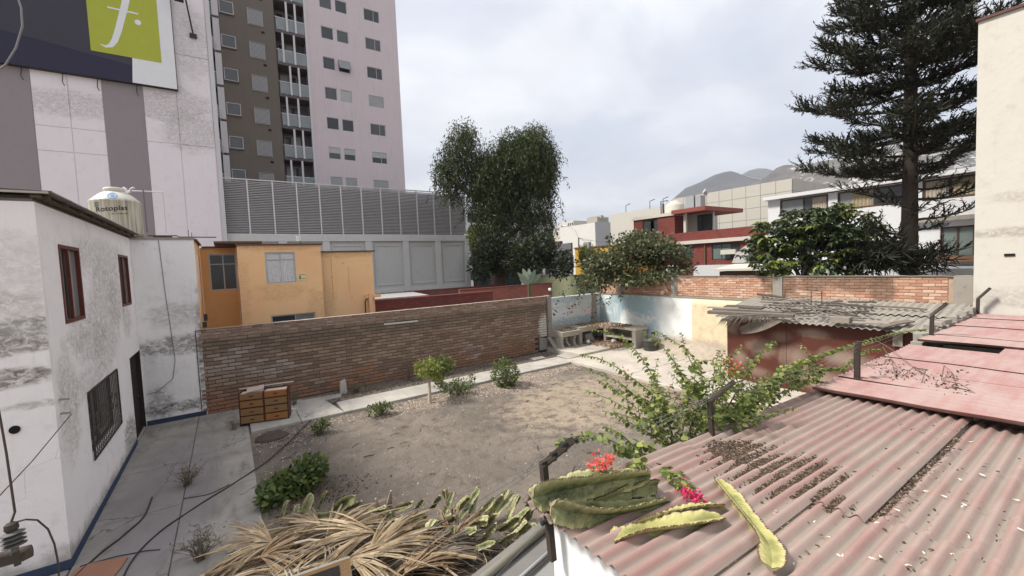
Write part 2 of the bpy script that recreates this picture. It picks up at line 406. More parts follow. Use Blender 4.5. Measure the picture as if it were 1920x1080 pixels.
def isl(name, stops, rough=.9):
    g = G(name); return g.done(g.ramp(g.rand(), stops), rough, .2)
M_CHIP = isl('wood_chips', [(0, (.13, .10, .075)), (.4, (.27, .215, .165)), (.75, (.36, .295, .24)), (1, (.45, .39, .335))])
M_LITTER = isl('dead_leaf_litter', [(0, (.025, .018, .014)), (.55, (.07, .048, .035)), (.9, (.15, .108, .076)), (1, (.28, .21, .15))])
M_PEB = isl('pebbles', [(0, (.12, .10, .09)), (.6, (.25, .215, .185)), (1, (.5, .47, .43))])
chips = gp(4.9, 13.0, .8, .33, 1700) + gp(6.2, 12.9, .7, .33, 1100) + gp(8.4, 12.7, .75, .4, 1900) + gp(9.6, 13.1, .8, .25, 900) + gp(11.3, 13.2, .6, .25, 500) + gp(2.0, 13.2, .7, .25, 450)
scatter('wood_chip_mulch', chips, .05, M_CHIP, flat=.3)
peb = [(x, y, yard_h(x, y)) for x, y in ((rnd.uniform(.3, 12.1), rnd.uniform(3, 13.6)) for _ in range(1900))] + gp(1.0, 12.6, .5, .7, 500) + gp(.6, 9.6, .3, 1.4, 300)
scatter('loose_pebbles', peb, .03, M_PEB, flat=.6)
lit = [(x, y, yard_h(x, y)+.003) for x, y in ((rnd.uniform(2.6, 12.8), rnd.uniform(14.95, 16.45)) for _ in range(1500))] + gp(1.2, 9.0, .6, .35, 500) + gp(.7, 12.9, .35, .3, 260)
scatter('dry_leaf_litter', lit, .045, M_LITTER, flat=.35)

# ---------------------------------------------------------------- brick walls
def brick_mesh(L, h, d, mat, seed, rough=.006):
    r = random.Random(seed); j = lambda s: r.uniform(-s, s); b = MB(); ch = min(h, L)*.10
    def ring(y, i): return [Vector((sx*(L/2-i)+j(rough), y+j(rough*.4), sz*(h/2-i)+j(rough*.6))) for sx, sz in ((-1, -1), (1, -1), (1, 1), (-1, 1))]
    back, mid, fr = ring(d, 0), ring(.006, 0), ring(-.004, ch)
    b.poly(*fr)
    for i in range(4):
        k = (i+1) % 4; b.poly(mid[i], mid[k], fr[k], fr[i]); b.poly(back[i], back[k], mid[k], mid[i])
    return b
def brickwork(root, origin, U, N, spans, courses, L, h, joint, mat, near, limit=300, skip=None, depth=.05, sink=.004):
    """running bond on one face: the `limit` bricks nearest the point `near` are parts, the others one stuff part"""
    U, N = Vector(U), Vector(N); Zv = Vector((0, 0, 1)); R3 = Matrix((U, -N, Zv)).transposed()
    var = [brick_mesh(L-joint*.55, h-joint, depth, mat, q) for q in range(7)]; mes = [m_.mesh('brick', mat) for m_ in var]
    half = [brick_mesh(L/2-joint, h-joint, depth, mat, 20+q) for q in range(3)]; hm = [m_.mesh('brick', mat) for m_ in half]
    items = []
    for c in range(courses):
        for (s0, s1) in spans:
            x = s0; first = True
            while x < s1-.05:
                if first and c % 2: wd = L/2
                else: wd = L
                first = False
                if x+wd > s1+.02: wd = L/2
                if x+wd > s1+.02: break
                u = x+wd/2; z = (c+.5)*h; p = Vector(origin)+U*u+Zv*z
                x += wd
                if skip and skip(u, z): continue
                hb = wd < L*.8
                rr = Matrix.Rotation(rnd.uniform(-.012, .012), 4, 'Y')
                M = Matrix.Translation(p + N*rnd.uniform(-sink, sink*1.6)) @ R3.to_4x4() @ rr
                items.append(((p-near).length, hb, rnd.randrange(3) if hb else rnd.randrange(7), M))
    items.sort(key=lambda t: t[0])
    for (_, hb, q, M) in items[:limit]: inst('brick', (hm if hb else mes)[q], root, M)
    rest = MB()
    for (_, hb, q, M) in items[limit:]:
        src = (half if hb else var)[q]; i = len(rest.v)
        rest.v.extend(M @ v for v in src.v); rest.f.extend(tuple(i+k for k in f) for f in src.f); rest.m.extend([0]*len(src.f))
    if rest.v: tag(rest.build('brick_courses', mat, root), kind='stuff')

def adobe_mat():
    g = G('weathered_brown_brick'); r = g.rand(); n2 = g.noise(3, 7, .68); n3 = g.noise(22, 5, .7); z = g.xyz()[2]; x = g.xyz()[0]
    col = g.ramp(r, [(0, (.175, .12, .087)), (.35, (.235, .164, .12)), (.7, (.285, .203, .15)), (1, (.335, .25, .187))])
    top = g.mr(z, 2.30, 2.44); col = g.mix(top, col, g.ramp(r, [(0, (.22, .15, .115)), (.5, (.31, .215, .165)), (1, (.37, .27, .22))]))
    band = g.math('MULTIPLY', g.mr(z, 1.7, 2.1), g.mr(z, 2.44, 2.34)); col = g.mix(g.math('MULTIPLY', band, .5), col, (.14, .115, .088))
    red = g.math('MULTIPLY', g.mr(g.math('ADD', z, g.math('MULTIPLY', g.math('SUBTRACT', g.noise(.9, 5, .6), .5), 2.4)), .85, .2), g.mr(r, .25, .7, .25, 1))
    col = g.mix(g.math('MULTIPLY', red, .62), col, (.33, .13, .065))
    for c, rr in (((13.0, 16.5, 1.2), (.42, 1, .75)), ):
        col = g.mix(g.math('MULTIPLY', g.spot(c, rr, n2, .35), .9), col, (.62, .58, .53))
    for c, rr, a in (((-.1, 16.5, 1.55), (1.1, 1, .45), .35), ((1.1, 16.5, 1.25), (1.0, 1, .35), .5), ((.5, 16.5, 1.9), (.9, 1, .25), .4), ((8.9, 16.5, .6), (.6, 1, .4), .55)):
        k = g.math('MULTIPLY', g.spot(c, rr, n2, .5), g.mr(r, .45, .8, .1, 1)); col = g.mix(g.math('MULTIPLY', k, a*1.4), col, (.40, .35, .33))
    col = g.mix(g.mr(n3, .5, .75, 0, .5), col, (.12, .09, .072)); col = g.mix(g.mr(n2, .56, .75, 0, .4), col, (.22, .17, .135))
    g.bump(g.math('ADD', n3, g.math('MULTIPLY', n2, .7)), .7, .012); return g.done(col, .95, .1)
M_ADOBE = adobe_mat()
M_MORTAR = simple('brown_mortar', (.06, .047, .038), .95, .3, 7, bump=.5)
M_MORTARL = simple('grey_mortar', (.30, .25, .205), .95, .25, 9, bump=.5)
M_CONC = plaster('rough_concrete', (.30, .275, .24), (.14, .125, .105), amount=.7)
root = thing('brick_wall', 'long weathered brown brick boundary wall behind the dirt yard', 'wall', (6.1, 16.6, 0))
b = MB(); b.box((-.92, 16.518, -.1), (13.18, 16.72, 2.70)); b.build('mortar_core', M_MORTAR, root)
brickwork(root, (0, 16.505, 0.0), (1, 0, 0), (0, -1, 0), [(-.9, 13.17)], 20, .385, .1215, .021, M_ADOBE, Vector((.8, 16.5, 1.3)),
          skip=lambda u, z: (u > 12.55 and z < .75 and u < 13.2) or rnd.random() < .0012)
g = G('pale_upper_brick'); r = g.rand(); col = g.ramp(r, [(0, (.24, .16, .12)), (.5, (.34, .235, .18)), (1, (.42, .30, .24))])
n3 = g.noise(18, 6, .7); col = g.mix(g.mr(n3, .45, .7, 0, .55), col, (.11, .08, .065)); g.bump(n3, .7, .012); M_TOPBRICK = g.done(col, .95, .1)
b = MB(); b.box((-.92, 16.512, 2.43), (13.18, 16.516, 2.72)); b.build('pale_mortar_band', M_MORTARL, root)
tops = MB()
for c in range(3):
    x = -.9 + (.1 if c % 2 else 0)
    while x < 13.0:
        wd = rnd.uniform(.2, .34); hh = .094; z0 = 2.435+c*.108 + rnd.uniform(-.008, .008)
        bm_ = brick_mesh(wd-.02, hh-.012, .06, M_TOPBRICK, rnd.randrange(999), .012); i = len(tops.v)
        tops.v.extend(v+Vector((x+wd/2, 16.497+rnd.uniform(-.01, .01), z0+hh/2)) for v in bm_.v); tops.f.extend(tuple(i+k for k in f) for f in bm_.f); tops.m.extend([0]*len(bm_.f)); x += wd+.012
tag(tops.build('top_courses', M_TOPBRICK, root), kind='stuff')
b = MB(); b.grid(lambda u, v: (-.93+u*14.12, 16.46+v*.29, 2.765+.012*mn.noise(Vector((u*60, v*3, 1)))-.03*abs(v-.5)), 120, 3); b.build('mortar_cap', M_MORTARL, root)
b = MB(); b.box((-.93, 16.48, -.1), (-.91, 16.7, 2.74)); b.build('wall_end', M_MORTAR, root)
pl = thing('white_plank', 'narrow white board fixed flat on the brown brick wall', 'board', (5.7, 16.47, 2.2))
b = MB(); b.bar((5.0, 16.478, 2.27), (6.4, 16.478, 2.25), .012, .07, (0, 0, 1)); b.build('board', simple('white_worn_board', (.52, .5, .46), .8, .3), pl)
b = MB(); b.hexa([(12.6, 16.40, .1), (13.12, 16.40, .1), (13.12, 16.5, .1), (12.6, 16.5, .1), (12.62, 16.42, .72), (13.12, 16.42, .62), (13.12, 16.5, .64), (12.62, 16.5, .74)])
b.build('plaster_plinth', M_CONC, root)
tag(b.build('x', M_CONC), None) if False else None
b = MB(); b.hexa([(13.0, 15.75, .2), (13.32, 15.85, .2), (13.32, 15.87, .2), (13.0, 15.77, .2), (13.0, 16.3, .72), (13.3, 16.36, .68), (13.3, 16.38, .69), (13.0, 16.32, .73)])
tag(b.build('leaning_slab', M_CONC), 'broken concrete slab leaning on the wall beside the laundry sink', 'slab')

# corner wall with the blue and white paint, and its pilaster
M_BLUEWHITE = plaster('blue_white_paint', (.60, .64, .66), (.33, .33, .31), [((14.9, 16.5, 1.25), (3.2, 1, .28), (.36, .47, .52), .95), ((15, 16.5, .85), (3, 1, .3), (.27, .22, .20), .9), ((14.2, 16.5, 2.5), (1.2, 1, .2), (.42, .53, .58), .7)], amount=.55)
root = thing('corner_wall', 'blue and white painted yard wall behind the concrete laundry sink', 'wall', (15, 16.6, 0))
b = MB(); b.box((13.42, 16.5, -.1), (16.98, 16.72, 2.64)); b.build('wall_body', M_BLUEWHITE, root)
b = MB(); b.box((13.42, 16.46, 2.16), (16.3, 16.5, 2.62)); b.build('tie_beam', M_BLUEWHITE, root)
b = MB(); b.box((13.42, 16.475, 1.05), (16.3, 16.5, 1.42)); b.build('painted_band', M_BLUEWHITE, root)
b = MB(); b.box((16.3, 16.42, -.1), (16.62, 16.5, 2.63)); b.build('corner_column', M_CONC, root)
b = MB(); b.box((13.2, 16.40, -.1), (13.42, 16.73, 2.78)); b.build('pilaster', M_CONC, root)

# back wall: painted render below, orange brick above
def backpaint():
    g = G('white_yellow_paint'); n1 = g.noise(.8, 8, .66, dist=.7); n2 = g.noise(2.6, 9, .7); n3 = g.noise(14, 6, .7)
    o = g.xyz(); y, z = o[1], o[2]
    wht = g.mix(g.mr(n2, .5, .75, 0, .6), (.74, .76, .74), (.60, .60, .53))
    yel = g.mix(g.mr(n2, .42, .7), (.66, .57, .39), (.54, .44, .30)); yel = g.mix(g.mr(z, 2.2, 2.5, 0, .75), yel, (.82, .78, .58))
    col = g.mix(g.mr(g.math('ADD', y, g.math('MULTIPLY', g.math('SUBTRACT', n2, .5), .12)), 11.02, 10.98), wht, yel)
    blue = g.math('MULTIPLY', g.mr(n1, .40, .54), g.mr(y, 12.2, 13.4)); blue = g.math('MULTIPLY', blue, g.mr(z, .4, .9))
    col = g.mix(g.math('MULTIPLY', blue, .9), col, (.33, .47, .53)); col = g.mix(g.math('MULTIPLY', g.mr(y, 14.8, 16), g.mr(n2, .4, .55, 0, .7)), col, (.36, .40, .40))
    base = g.mr(g.math('ADD', z, g.math('MULTIPLY', g.math('SUBTRACT', n1, .5), 1.2)), 1.0, .55)
    col = g.mix(g.math('MULTIPLY', base, .9), col, g.mix(n2, (.52, .44, .36), (.33, .27, .22)))
    col = g.mix(g.mr(n3, .6, .72, 0, .35), col, (.36, .31, .26)); sp = g.mr(g.vor(3.1), .06, .03, 0, .8); col = g.mix(g.math('MULTIPLY', sp, g.mr(n1, .5, .6)), col, (.13, .11, .10))
    col = g.mix(g.mr(n1, .58, .7, 0, .35), col, (.45, .39, .31))
    g.bump(g.math('ADD', n2, g.math('MULTIPLY', n3, .4)), .5, .03); return g.done(col, .9, .15)
M_BACKP = backpaint()
def orange_mat(name, stops, dark):
    g = G(name); r = g.rand(); n2 = g.noise(1.2, 7, .68, dist=.4); n3 = g.noise(24, 5, .7)
    col = g.ramp(r, stops); col = g.mix(g.mr(n2, .55, .72, 0, .8), col, dark); col = g.mix(g.mr(n3, .52, .72, 0, .4), col, tuple(q*1.4 for q in dark))
    y = g.xyz()[1]; z = g.xyz()[2]
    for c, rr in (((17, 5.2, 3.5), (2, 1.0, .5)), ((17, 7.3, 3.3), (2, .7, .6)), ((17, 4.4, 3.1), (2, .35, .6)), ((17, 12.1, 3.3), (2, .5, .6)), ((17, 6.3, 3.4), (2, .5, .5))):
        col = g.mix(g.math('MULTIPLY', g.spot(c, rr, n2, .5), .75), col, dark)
    g.bump(g.math('ADD', n3, n2), .6, .01); return g.done(col, .95, .1)
M_OBRICK = orange_mat('orange_brick', [(0, (.36, .19, .13)), (.3, (.46, .265, .18)), (.65, (.52, .325, .23)), (1, (.58, .43, .33))], (.16, .10, .07))
M_OMORT = simple('sandy_mortar', (.40, .29, .21), .95, .3, 8, bump=.5)
root = thing('back_wall', 'white, blue and yellow painted boundary wall topped with orange bricks', 'wall', (17.1, 9.5, 0))
b = MB(); b.box((17.0, 2.47, -.1), (17.24, 16.75, 2.62)); b.build('painted_render', M_BACKP, root)
b = MB(); b.box((17.035, 2.47, 2.625), (17.2, 16.75, 3.54)); b.build('mortar_core', M_OMORT, root)
b = MB(); b.box((16.965, 2.86, 2.60), (17.03, 16.49, 2.66)); b.build('ledge', M_CONC, root)
cols = [(11.72, 12.0), (7.30, 7.62), (14.9, 15.15)]
brickwork(root, (17.02, 0, 2.665), (0, -1, 0), (-1, 0, 0), [(-16.7, -15.16), (-14.89, -12.01), (-11.71, -7.63), (-7.29, -2.86)], 9, .27, .0965, .013, M_OBRICK, Vector((17, 4.0, 3.1)), skip=None, depth=.04)
for (y0, y1) in cols:
    b = MB(); b.box((16.985, y0, 2.662), (17.034, y1, 3.54)); b.build('concrete_column', M_CONC, root)
b = MB(); b.box((16.96, 2.47, 2.2), (17.02, 2.855, 3.56)); b.build('concrete_column', M_CONC, root)
b = MB(); b.grid(lambda u, v: (16.97+v*.28, 2.47+u*14.2, 3.565+.015*mn.noise(Vector((u*50, v*2, 4)))), 110, 2)
b.box((16.985, 2.48, 3.535), (17.22, 16.7, 3.555)); b.build('mortar_cap', M_CONC, root)
# crumbled render heaped along the foot of the back wall
b = MB()
def rub(u, v):
    y = 6.5+u*8; hh = (.42+.25*mn.noise(Vector((y*.8, 0, 2))))*max(0, 1-v*1.0)**1.6*min(1, (1-abs(u-.45)*1.75)*1.6)
    return (17.0-v*1.1, y, .085+max(-.02, hh+.05*mn.noise(Vector((y*3, v*5, 0)))*(1-v)))
b.grid(rub, 70, 10); M_RUB = simple('crumbled_render', (.38, .32, .26), .95, .35, 5, bump=.8, bd=.03)
tag(b.build('rubble_heap', M_RUB, smooth=True), kind='stuff')

# ---------------------------------------------------------------- walls with openings, windows
def holed(b, O, U, Vv, N, w, h, holes, depth=.15, thick=.5, back=True):
    O, U, Vv, N = (Vector(q) for q in (O, U, Vv, N))
    us = sorted({0, w, *[q for r in holes for q in (r[0], r[2])]}); vs = sorted({0, h, *[q for r in holes for q in (r[1], r[3])]})
    us = [q for q in us if 0 <= q <= w]; vs = [q for q in vs if 0 <= q <= h]
    P = lambda u, v, d=0: O+U*u+Vv*v-N*d
    for i in range(len(us)-1):
        for j in range(len(vs)-1):
            cu, cv = (us[i]+us[i+1])/2, (vs[j]+vs[j+1])/2
            if any(r[0] < cu < r[2] and r[1] < cv < r[3] for r in holes): continue
            b.poly(P(us[i], vs[j]), P(us[i+1], vs[j]), P(us[i+1], vs[j+1]), P(us[i], vs[j+1]))
    for (a, c, d, e) in holes:
        for q in ((a, c, d, c), (d, c, d, e), (d, e, a, e), (a, e, a, c)):
            b.poly(P(q[0], q[1]), P(q[2], q[3]), P(q[2], q[3], depth), P(q[0], q[1], depth))
    for q in ((0, 0, w, 0), (w, 0, w, h), (w, h, 0, h), (0, h, 0, 0)):
        b.poly(P(q[0], q[1]), P(q[2], q[3]), P(q[2], q[3], thick), P(q[0], q[1], thick))
    if back: b.poly(P(0, 0, thick), P(w, 0, thick), P(w, h, thick), P(0, h, thick))
    return b
def glass(name, c, rough=.08):
    g = G(name); n = g.noise(1.7, 4); return g.done(g.mix(n, tuple(q*.6 for q in c), c), rough, .45)
M_GLASS = glass('dark_glass', (.055, .06, .065)); M_GLASSG = glass('grey_glass', (.26, .27, .27)); M_GLASSP = glass('pale_blind', (.48, .48, .48), .35)
M_ALU = simple('aluminium', (.42, .42, .42), .45, .1, metal=.3)
def frame_pts(O, U, Vv, N, r, inset, fw, fd, bars_u=(), bars_v=(), mid=None):
    O, U, Vv, N = (Vector(q) for q in (O, U, Vv, N)); b = MB(); P = lambda u, v, d: O+U*u+Vv*v-N*d
    def bx(a, c, d, e, f0, f1):
        b.hexa([P(a, c, f1), P(d, c, f1), P(d, c, f0), P(a, c, f0), P(a, e, f1), P(d, e, f1), P(d, e, f0), P(a, e, f0)])
    a, c, d, e = r; f0, f1 = inset, inset+fd
    bx(a, c, d, c+fw, f0, f1); bx(a, e-fw, d, e, f0, f1); bx(a, c+fw, a+fw, e-fw, f0, f1); bx(d-fw, c+fw, d, e-fw, f0, f1)
    for q in bars_u: bx(q-fw*.4, c+fw, q+fw*.4, e-fw, f0+.003, f1-.003)
    for q in bars_v: bx(a+fw, q-fw*.4, d-fw, q+fw*.4, f0+.006, f1-.006)
    return b
def window(root, O, U, Vv, N, r, inset=.06, fw=.05, fd=.05, bars_u=(), bars_v=(), frame=None, pane=None, name='window'):
    f = frame_pts(O, U, Vv, N, r, inset, fw, fd, bars_u, bars_v).build(name, frame or M_ALU, root)
    O, U, Vv, N = (Vector(q) for q in (O, U, Vv, N)); b = MB(); P = lambda u, v: O+U*u+Vv*v-N*(inset+fd*.6)
    cu = [r[0]+fw*.5, *bars_u, r[2]-fw*.5]
    for i in range(len(cu)-1):
        b = MB(); a, d = cu[i], cu[i+1]; b.poly(P(a, r[1]+fw*.5), P(d, r[1]+fw*.5), P(d, r[3]-fw*.5), P(a, r[3]-fw*.5))
        pm = pane[i % len(pane)] if isinstance(pane, (list, tuple)) else (pane or M_GLASS)
        b.build('pane', pm, f)
    return f
X_, Y_, Z_ = (1, 0, 0), (0, 1, 0), (0, 0, 1)

# ---------------------------------------------------------------- white house on the left
WB, WD = (.86, .825, .825), (.46, .435, .39)
M_WHSIDE = plaster('stained_white_wall', WB, WD, [((-2.27, 12.7, 3.6), (2, 1.3, 1.1), (.36, .34, .29), .5), ((-2.27, 14.1, 4.0), (2, .8, .62), (.42, .40, .34), .5), ((-2.27, 13.0, 4.9), (2, 2.4, .4), (.52, .50, .44), .5),
    ((-2.27, 9.75, 2.45), (2, .5, .9), (.50, .48, .41), .62), ((-2.27, 14.2, .55), (2, .7, .35), (.25, .23, .2), .9), ((-2.27, 15.0, 3.35), (2, .55, .4), (.40, .37, .31), .5), ((-2.27, 10.6, 3.45), (2, .5, .35), (.42, .39, .33), .45), ((-2.27, 11.1, 2.5), (2, 1.1, .3), (.5, .48, .42), .45), ((-2.27, 11.5, 3.2), (2, 1.0, .35), (.42, .40, .35), .45)],
    amount=.32, low=(.13, .30, (.36, .33, .29)), streak=.3)
M_WHEND = plaster('stained_white_end', (.86, .81, .80), (.46, .42, .37), [((-2.95, 9.1, 3.05), (.75, 2, .14), (.20, .175, .14), .95), ((-2.5, 9.1, 3.75), (.7, 2, .16), (.36, .335, .29), .9), ((-2.9, 9.1, 3.5), (.8, 2, .12), (.26, .23, .19), .85), ((-2.4, 9.1, 2.62), (.4, 2, .06), (.32, .29, .25), .5), ((-2.6, 9.1, 4.6), (.9, 2, .5), (.58, .55, .49), .4), ((-2.9, 9.1, 4.0), (.6, 2, .3), (.50, .47, .41), .45)],
    amount=.3, low=(.13, .35, (.45, .41, .37)), streak=.25, bumpd=.06)
M_BLUE = plaster('blue_skirting', (.042, .06, .105), (.09, .092, .095), amount=.35, streak=.2, crack=False)
M_WOODR = simple('red_brown_wood', (.105, .026, .018), .5, .25, 9, bump=.2)
M_IRON = simple('dark_iron', (.035, .03, .028), .6, .3)
M_TIN = simple('corrugated_tin', (.20, .185, .17), .6, .35, 4, metal=.3, bump=.2)
root = thing('white_house', 'stained white plaster house with two brown wood windows and a barred window', 'house', (-5, 12.8, 0))
zt = 5.62
b = MB(); hol = [(.86, 3.72, 2.03, 5.05), (5.52, 3.73, 6.76, 5.09), (1.66, 1.08, 4.12, 2.37), (5.78, .04, 7.34, 2.34)]
holed(b, (-2.27, 9.12, 0), Y_, Z_, X_, 7.37, zt, hol, .2, .24, True); b.build('side_wall', M_WHSIDE, root)
b = MB(); b.poly((-10, 9.117, 0), (-2.272, 9.117, 0), (-2.272, 9.117, zt), (-10, 9.117, zt)); b.poly((-10, 9.12, 0), (-10, 16.49, 0), (-10, 16.49, zt), (-10, 9.12, zt)); b.poly((-10, 16.49, 0), (-2.51, 16.49, 0), (-2.51, 16.49, zt), (-10, 16.49, zt))
b.build('end_wall', M_WHEND, root)
Of = (-2.27, 9.12, 0)
M_PALEG = glass('pale_grey_glass', (.66, .67, .68), .3)
M_CURT = simple('net_curtain', (.42, .42, .41), .9, .2, 3)
for k, r in ((0, hol[0]), (1, hol[1])):
    f = window(root, Of, Y_, Z_, X_, r, -.012, .06, .10, bars_u=(r[0]+.5,), frame=M_WOODR, pane=[M_PALEG, M_GLASSG])
    f['label'] = 'red-brown wooden sliding window'
    b = MB(); y_ = 9.12+r[0]+.36; b.box((-2.312, y_-.018, r[1]+.07), (-2.285, y_+.018, r[3]-.07)); b.build('sash', M_IRON, f)
r = hol[2]
f = window(root, Of, Y_, Z_, X_, r, .12, .05, .05, bars_u=(r[0]+1.2,), frame=M_IRON, pane=M_GLASS)
M_BARM = simple('rusty_grille', (.11, .092, .08), .7, .3, 20)
gm = frame_pts(Of, Y_, Z_, X_, r, -.035, .03, .02).build('window_bars', M_IRON, root)
for i in range(17):
    y = 9.12+r[0]+.1+i*(r[2]-r[0]-.2)/16; b = MB(); b.bar((-2.246, y, r[1]+.03), (-2.246, y, r[3]-.03), .014, .014, (0, 1, 0)); b.build('bar', M_BARM, gm)
b = MB()
for i in (2, 5, 8, 11, 14):
    y = 9.12+r[0]+.1+i*(r[2]-r[0]-.2)/16; zc = r[1]+.62+.1*(i % 2)
    for s in (-1, 1):
        for (dz, rr) in ((.12, .075), (-.12, .075)):
            b.tube([(-2.236, y+s*.06+s*rr*math.cos(t)*.6, zc+dz+rr*math.sin(t)) for t in [q*.55 for q in range(11)]], .008, 4)
for zc in (r[1]+.12, r[1]+.22): b.bar((-2.238, 9.15+r[0], zc), (-2.238, 9.1+r[2], zc), .012, .014)
b.build('scrollwork', M_BARM, gm)
r = hol[3]
dm = frame_pts(Of, Y_, Z_, X_, (r[0], r[1], r[2]+.2, r[3]), .05, .06, .06).build('door', simple('dark_door', (.028, .021, .018), .55, .3), root)
b = MB(); b.hexa([(-2.41, 9.12+r[0]+.06, .05), (-2.37, 9.12+r[0]+.06, .05), (-2.37, 16.47, .05), (-2.41, 16.47, .05), (-2.41, 9.12+r[0]+.06, 2.28), (-2.37, 9.12+r[0]+.06, 2.28), (-2.37, 16.47, 2.28), (-2.41, 16.47, 2.28)])
lf = b.build('door_leaf', simple('dark_door_leaf', (.020, .015, .013), .9, .3), dm)
b = MB(); b.box((-2.46, 16.445, .04), (-2.268, 16.458, 2.345)); b.box((-2.46, 14.905, 2.325), (-2.275, 16.44, 2.338)); b.build('door_lining', bpy.data.materials['dark_door'], dm)
b = MB(); b.box((-2.36, 16.1, 1.0), (-2.33, 16.2, 1.05)); b.build('handle', M_IRON, dm)
b = MB(); b.box((-2.268, 9.121, 0.0), (-2.252, 9.12+hol[3][0]-.02, .155)); b.box((-9.9, 9.104, 0), (-2.252, 9.118, .15)); b.build('blue_skirting', M_BLUE, root)
b = MB(); b.tube([(-2.70, 9.119, 2.30), (-2.70, 9.095, 2.30)], .058, 16); b.build('vent_hole', M_DARK, root)
for z in (2.61, 2.39):
    b = MB(); b.bar((-2.262, 9.28, z), (-2.15, 9.27, z-.01), .02, .03); b.build('wall_hook', M_CONC, root)
# eave: corrugated sheets on rafters
def corr_sheet(p0, U, W, lu, lw, pitch, amp, thick, nper=8, nl=4, wob=0.):
    """corrugated sheet: p0 corner, U along the waves, W across them"""
    p0, U, W = Vector(p0), Vector(U), Vector(W); N = U.cross(W).normalized(); b = MB()
    if N.z < 0: N = -N
    nw = max(4, int(round(lw/pitch*nper)))
    def F(s):
        def f(u, v):
            d = v*lw; q = p0+U*(u*lu)+W*d+N*(amp*math.cos(2*math.pi*d/pitch)+s)
            return q+N*(wob*mn.noise(Vector((q.x*1.3, q.y*1.3, 5)))) if wob else q
        return f
    b.grid(F(0), nl, nw); b.grid(F(-thick), nl, nw)
    def edge(f0, f1, n, swap):
        for i in range(n):
            t0, t1 = i/n, (i+1)/n
            A = (lambda t, s: F(s)(t, f0)) if swap else (lambda t, s: F(s)(f0, t))
            b.poly(A(t0, 0), A(t1, 0), A(t1, -thick), A(t0, -thick))
    b.wave = [math.cos(2*math.pi*lw*(j//(nl+1))/nw/pitch) for j in range((nl+1)*(nw+1))]*2
    edge(0, 0, nw, False); edge(1, 1, nw, False); edge(0, 0, nl, True); edge(1, 1, nl, True)
    return b
def wave_attr(o, b):
    a = o.data.attributes.new('wave', 'FLOAT', 'POINT'); n = len(o.data.vertices); a.data.foreach_set('value', (b.wave+[0.0]*n)[:n]); return o
rf = MB(); rf.box((-9.95, 9.16, zt+.002), (-2.3, 16.45, zt+.05)); rfo = rf.build('roof', M_TIN, root)
for k in range(8):
    y0 = 9.05+k*.95
    corr_sheet((-2.06, y0, 5.765-.002*(k % 2)), (-1, 0, .03), Y_, 6.5, 1.0, .076, .012, .006, 6, 2).build('roof_sheet', M_TIN, rfo)
b = MB()
for k in range(9): b.box((-2.13, 9.2+k*.88, zt+.051), (-6, 9.26+k*.88, zt+.10))
b.box((-2.30, 9.08, zt+.055), (-2.19, 16.5, zt+.098)); b.build('rafters', simple('old_rafters', (.10, .075, .055), .9, .3), rfo)
b = MB(); b.box((-9.9, 9.03, 5.735), (-2.1, 9.07, 5.765)); b.build('fascia', simple('pale_fascia', (.42, .39, .35), .8, .2), rfo)

# white annex between the house and the orange house
M_ANNEX = plaster('annex_white', (.86, .835, .83), (.44, .41, .38), [((-1.3, 16.5, 2.35), (1.2, 1, .28), (.36, .34, .31), .9), ((-1.4, 16.5, .45), (1.1, 1, .16), (.26, .235, .2), .95), ((-.75, 16.5, 1.9), (.16, 1, 2.0), (.22, .2, .18), .8), ((-1.9, 16.5, .6), (.3, 1, .5), (.28, .26, .23), .7), ((-1.2, 16.5, 3.3), (.9, 1, .35), (.5, .47, .44), .6)], amount=.5, bumpd=.05)
root = thing('white_annex', 'tall narrow white plaster wall block left of the orange house', 'house', (-1.5, 17.5, 0))
b = MB(); b.box((-2.6, 16.5, -.1), (-.78, 19.5, 5.6)); b.build('wall', M_ANNEX, root)
b = MB(); b.box((-2.25, 16.482, .02), (-.8, 16.498, .17)); b.build('blue_skirting', M_BLUE, root)
b = MB(); b.box((-2.62, 16.46, 5.602), (-.76, 19.52, 5.66)); b.build('roof_slab', M_CONC, root)
b = MB()
for x, l in ((-.9, 5.9), (-.82, 5.82)): b.tube([(x, 16.6, 5.66), (x+.01, 16.6, l)], .008, 5)
b.tube([(-1.9, 16.9, 5.74), (-1.2, 16.85, 5.74), (-1.15, 16.85, 5.70), (-.2, 17.2, 5.72)], .018, 6); b.tube([(-1.75, 16.7, 5.70), (-1.3, 16.66, 5.70)], .03, 6); b.build('roof_pipes', M_IRON, root)
b = MB(); b.tube([(-1.62, 16.488, 5.58), (-1.57, 16.488, 4.0), (-1.50, 16.486, 2.6), (-1.47, 16.48, 1.9), (-1.56, 16.47, 1.35), (-1.95, 16.47, 1.02), (-2.2, 16.45, .98)], .009, 5)
tag(b.build('wall_cable', simple('grey_cable', (.22, .21, .2), .7)), 'grey cable running down the white annex wall to the door', 'cable')

# ---------------------------------------------------------------- orange house
M_ORANGE = plaster('orange_paint', (.88, .56, .30), (.60, .38, .22), [((1.7, 18.2, 3.75), (.8, 1, .35), (.66, .40, .21), .38), ((1.7, 18.2, 5.45), (1.6, 1, .14), (.5, .31, .18), .38), ((4.2, 18.6, 5.15), (1.3, 1, .16), (.5, .31, .18), .38), ((2.9, 18.2, 3.0), (.35, 1, .7), (.62, .38, .2), .32), ((.5, 18.2, 3.6), (.2, 1, 1.2), (.66, .42, .24), .32), ((3.4, 18.6, 3.2), (.3, 1, .8), (.62, .38, .2), .32)], amount=.3, tint=(.84, .50, .27), streak=.25, bumpd=.015, crack=False)
M_ORANGED = plaster('deep_orange_paint', (.74, .42, .18), (.50, .29, .14), amount=.4, streak=.25, bumpd=.015, crack=False)
M_BROWN = simple('brown_roof_edge', (.13, .075, .05), .8, .3)
M_LACE = simple('lace_curtain', (.58, .58, .58), .9, .3, 12)
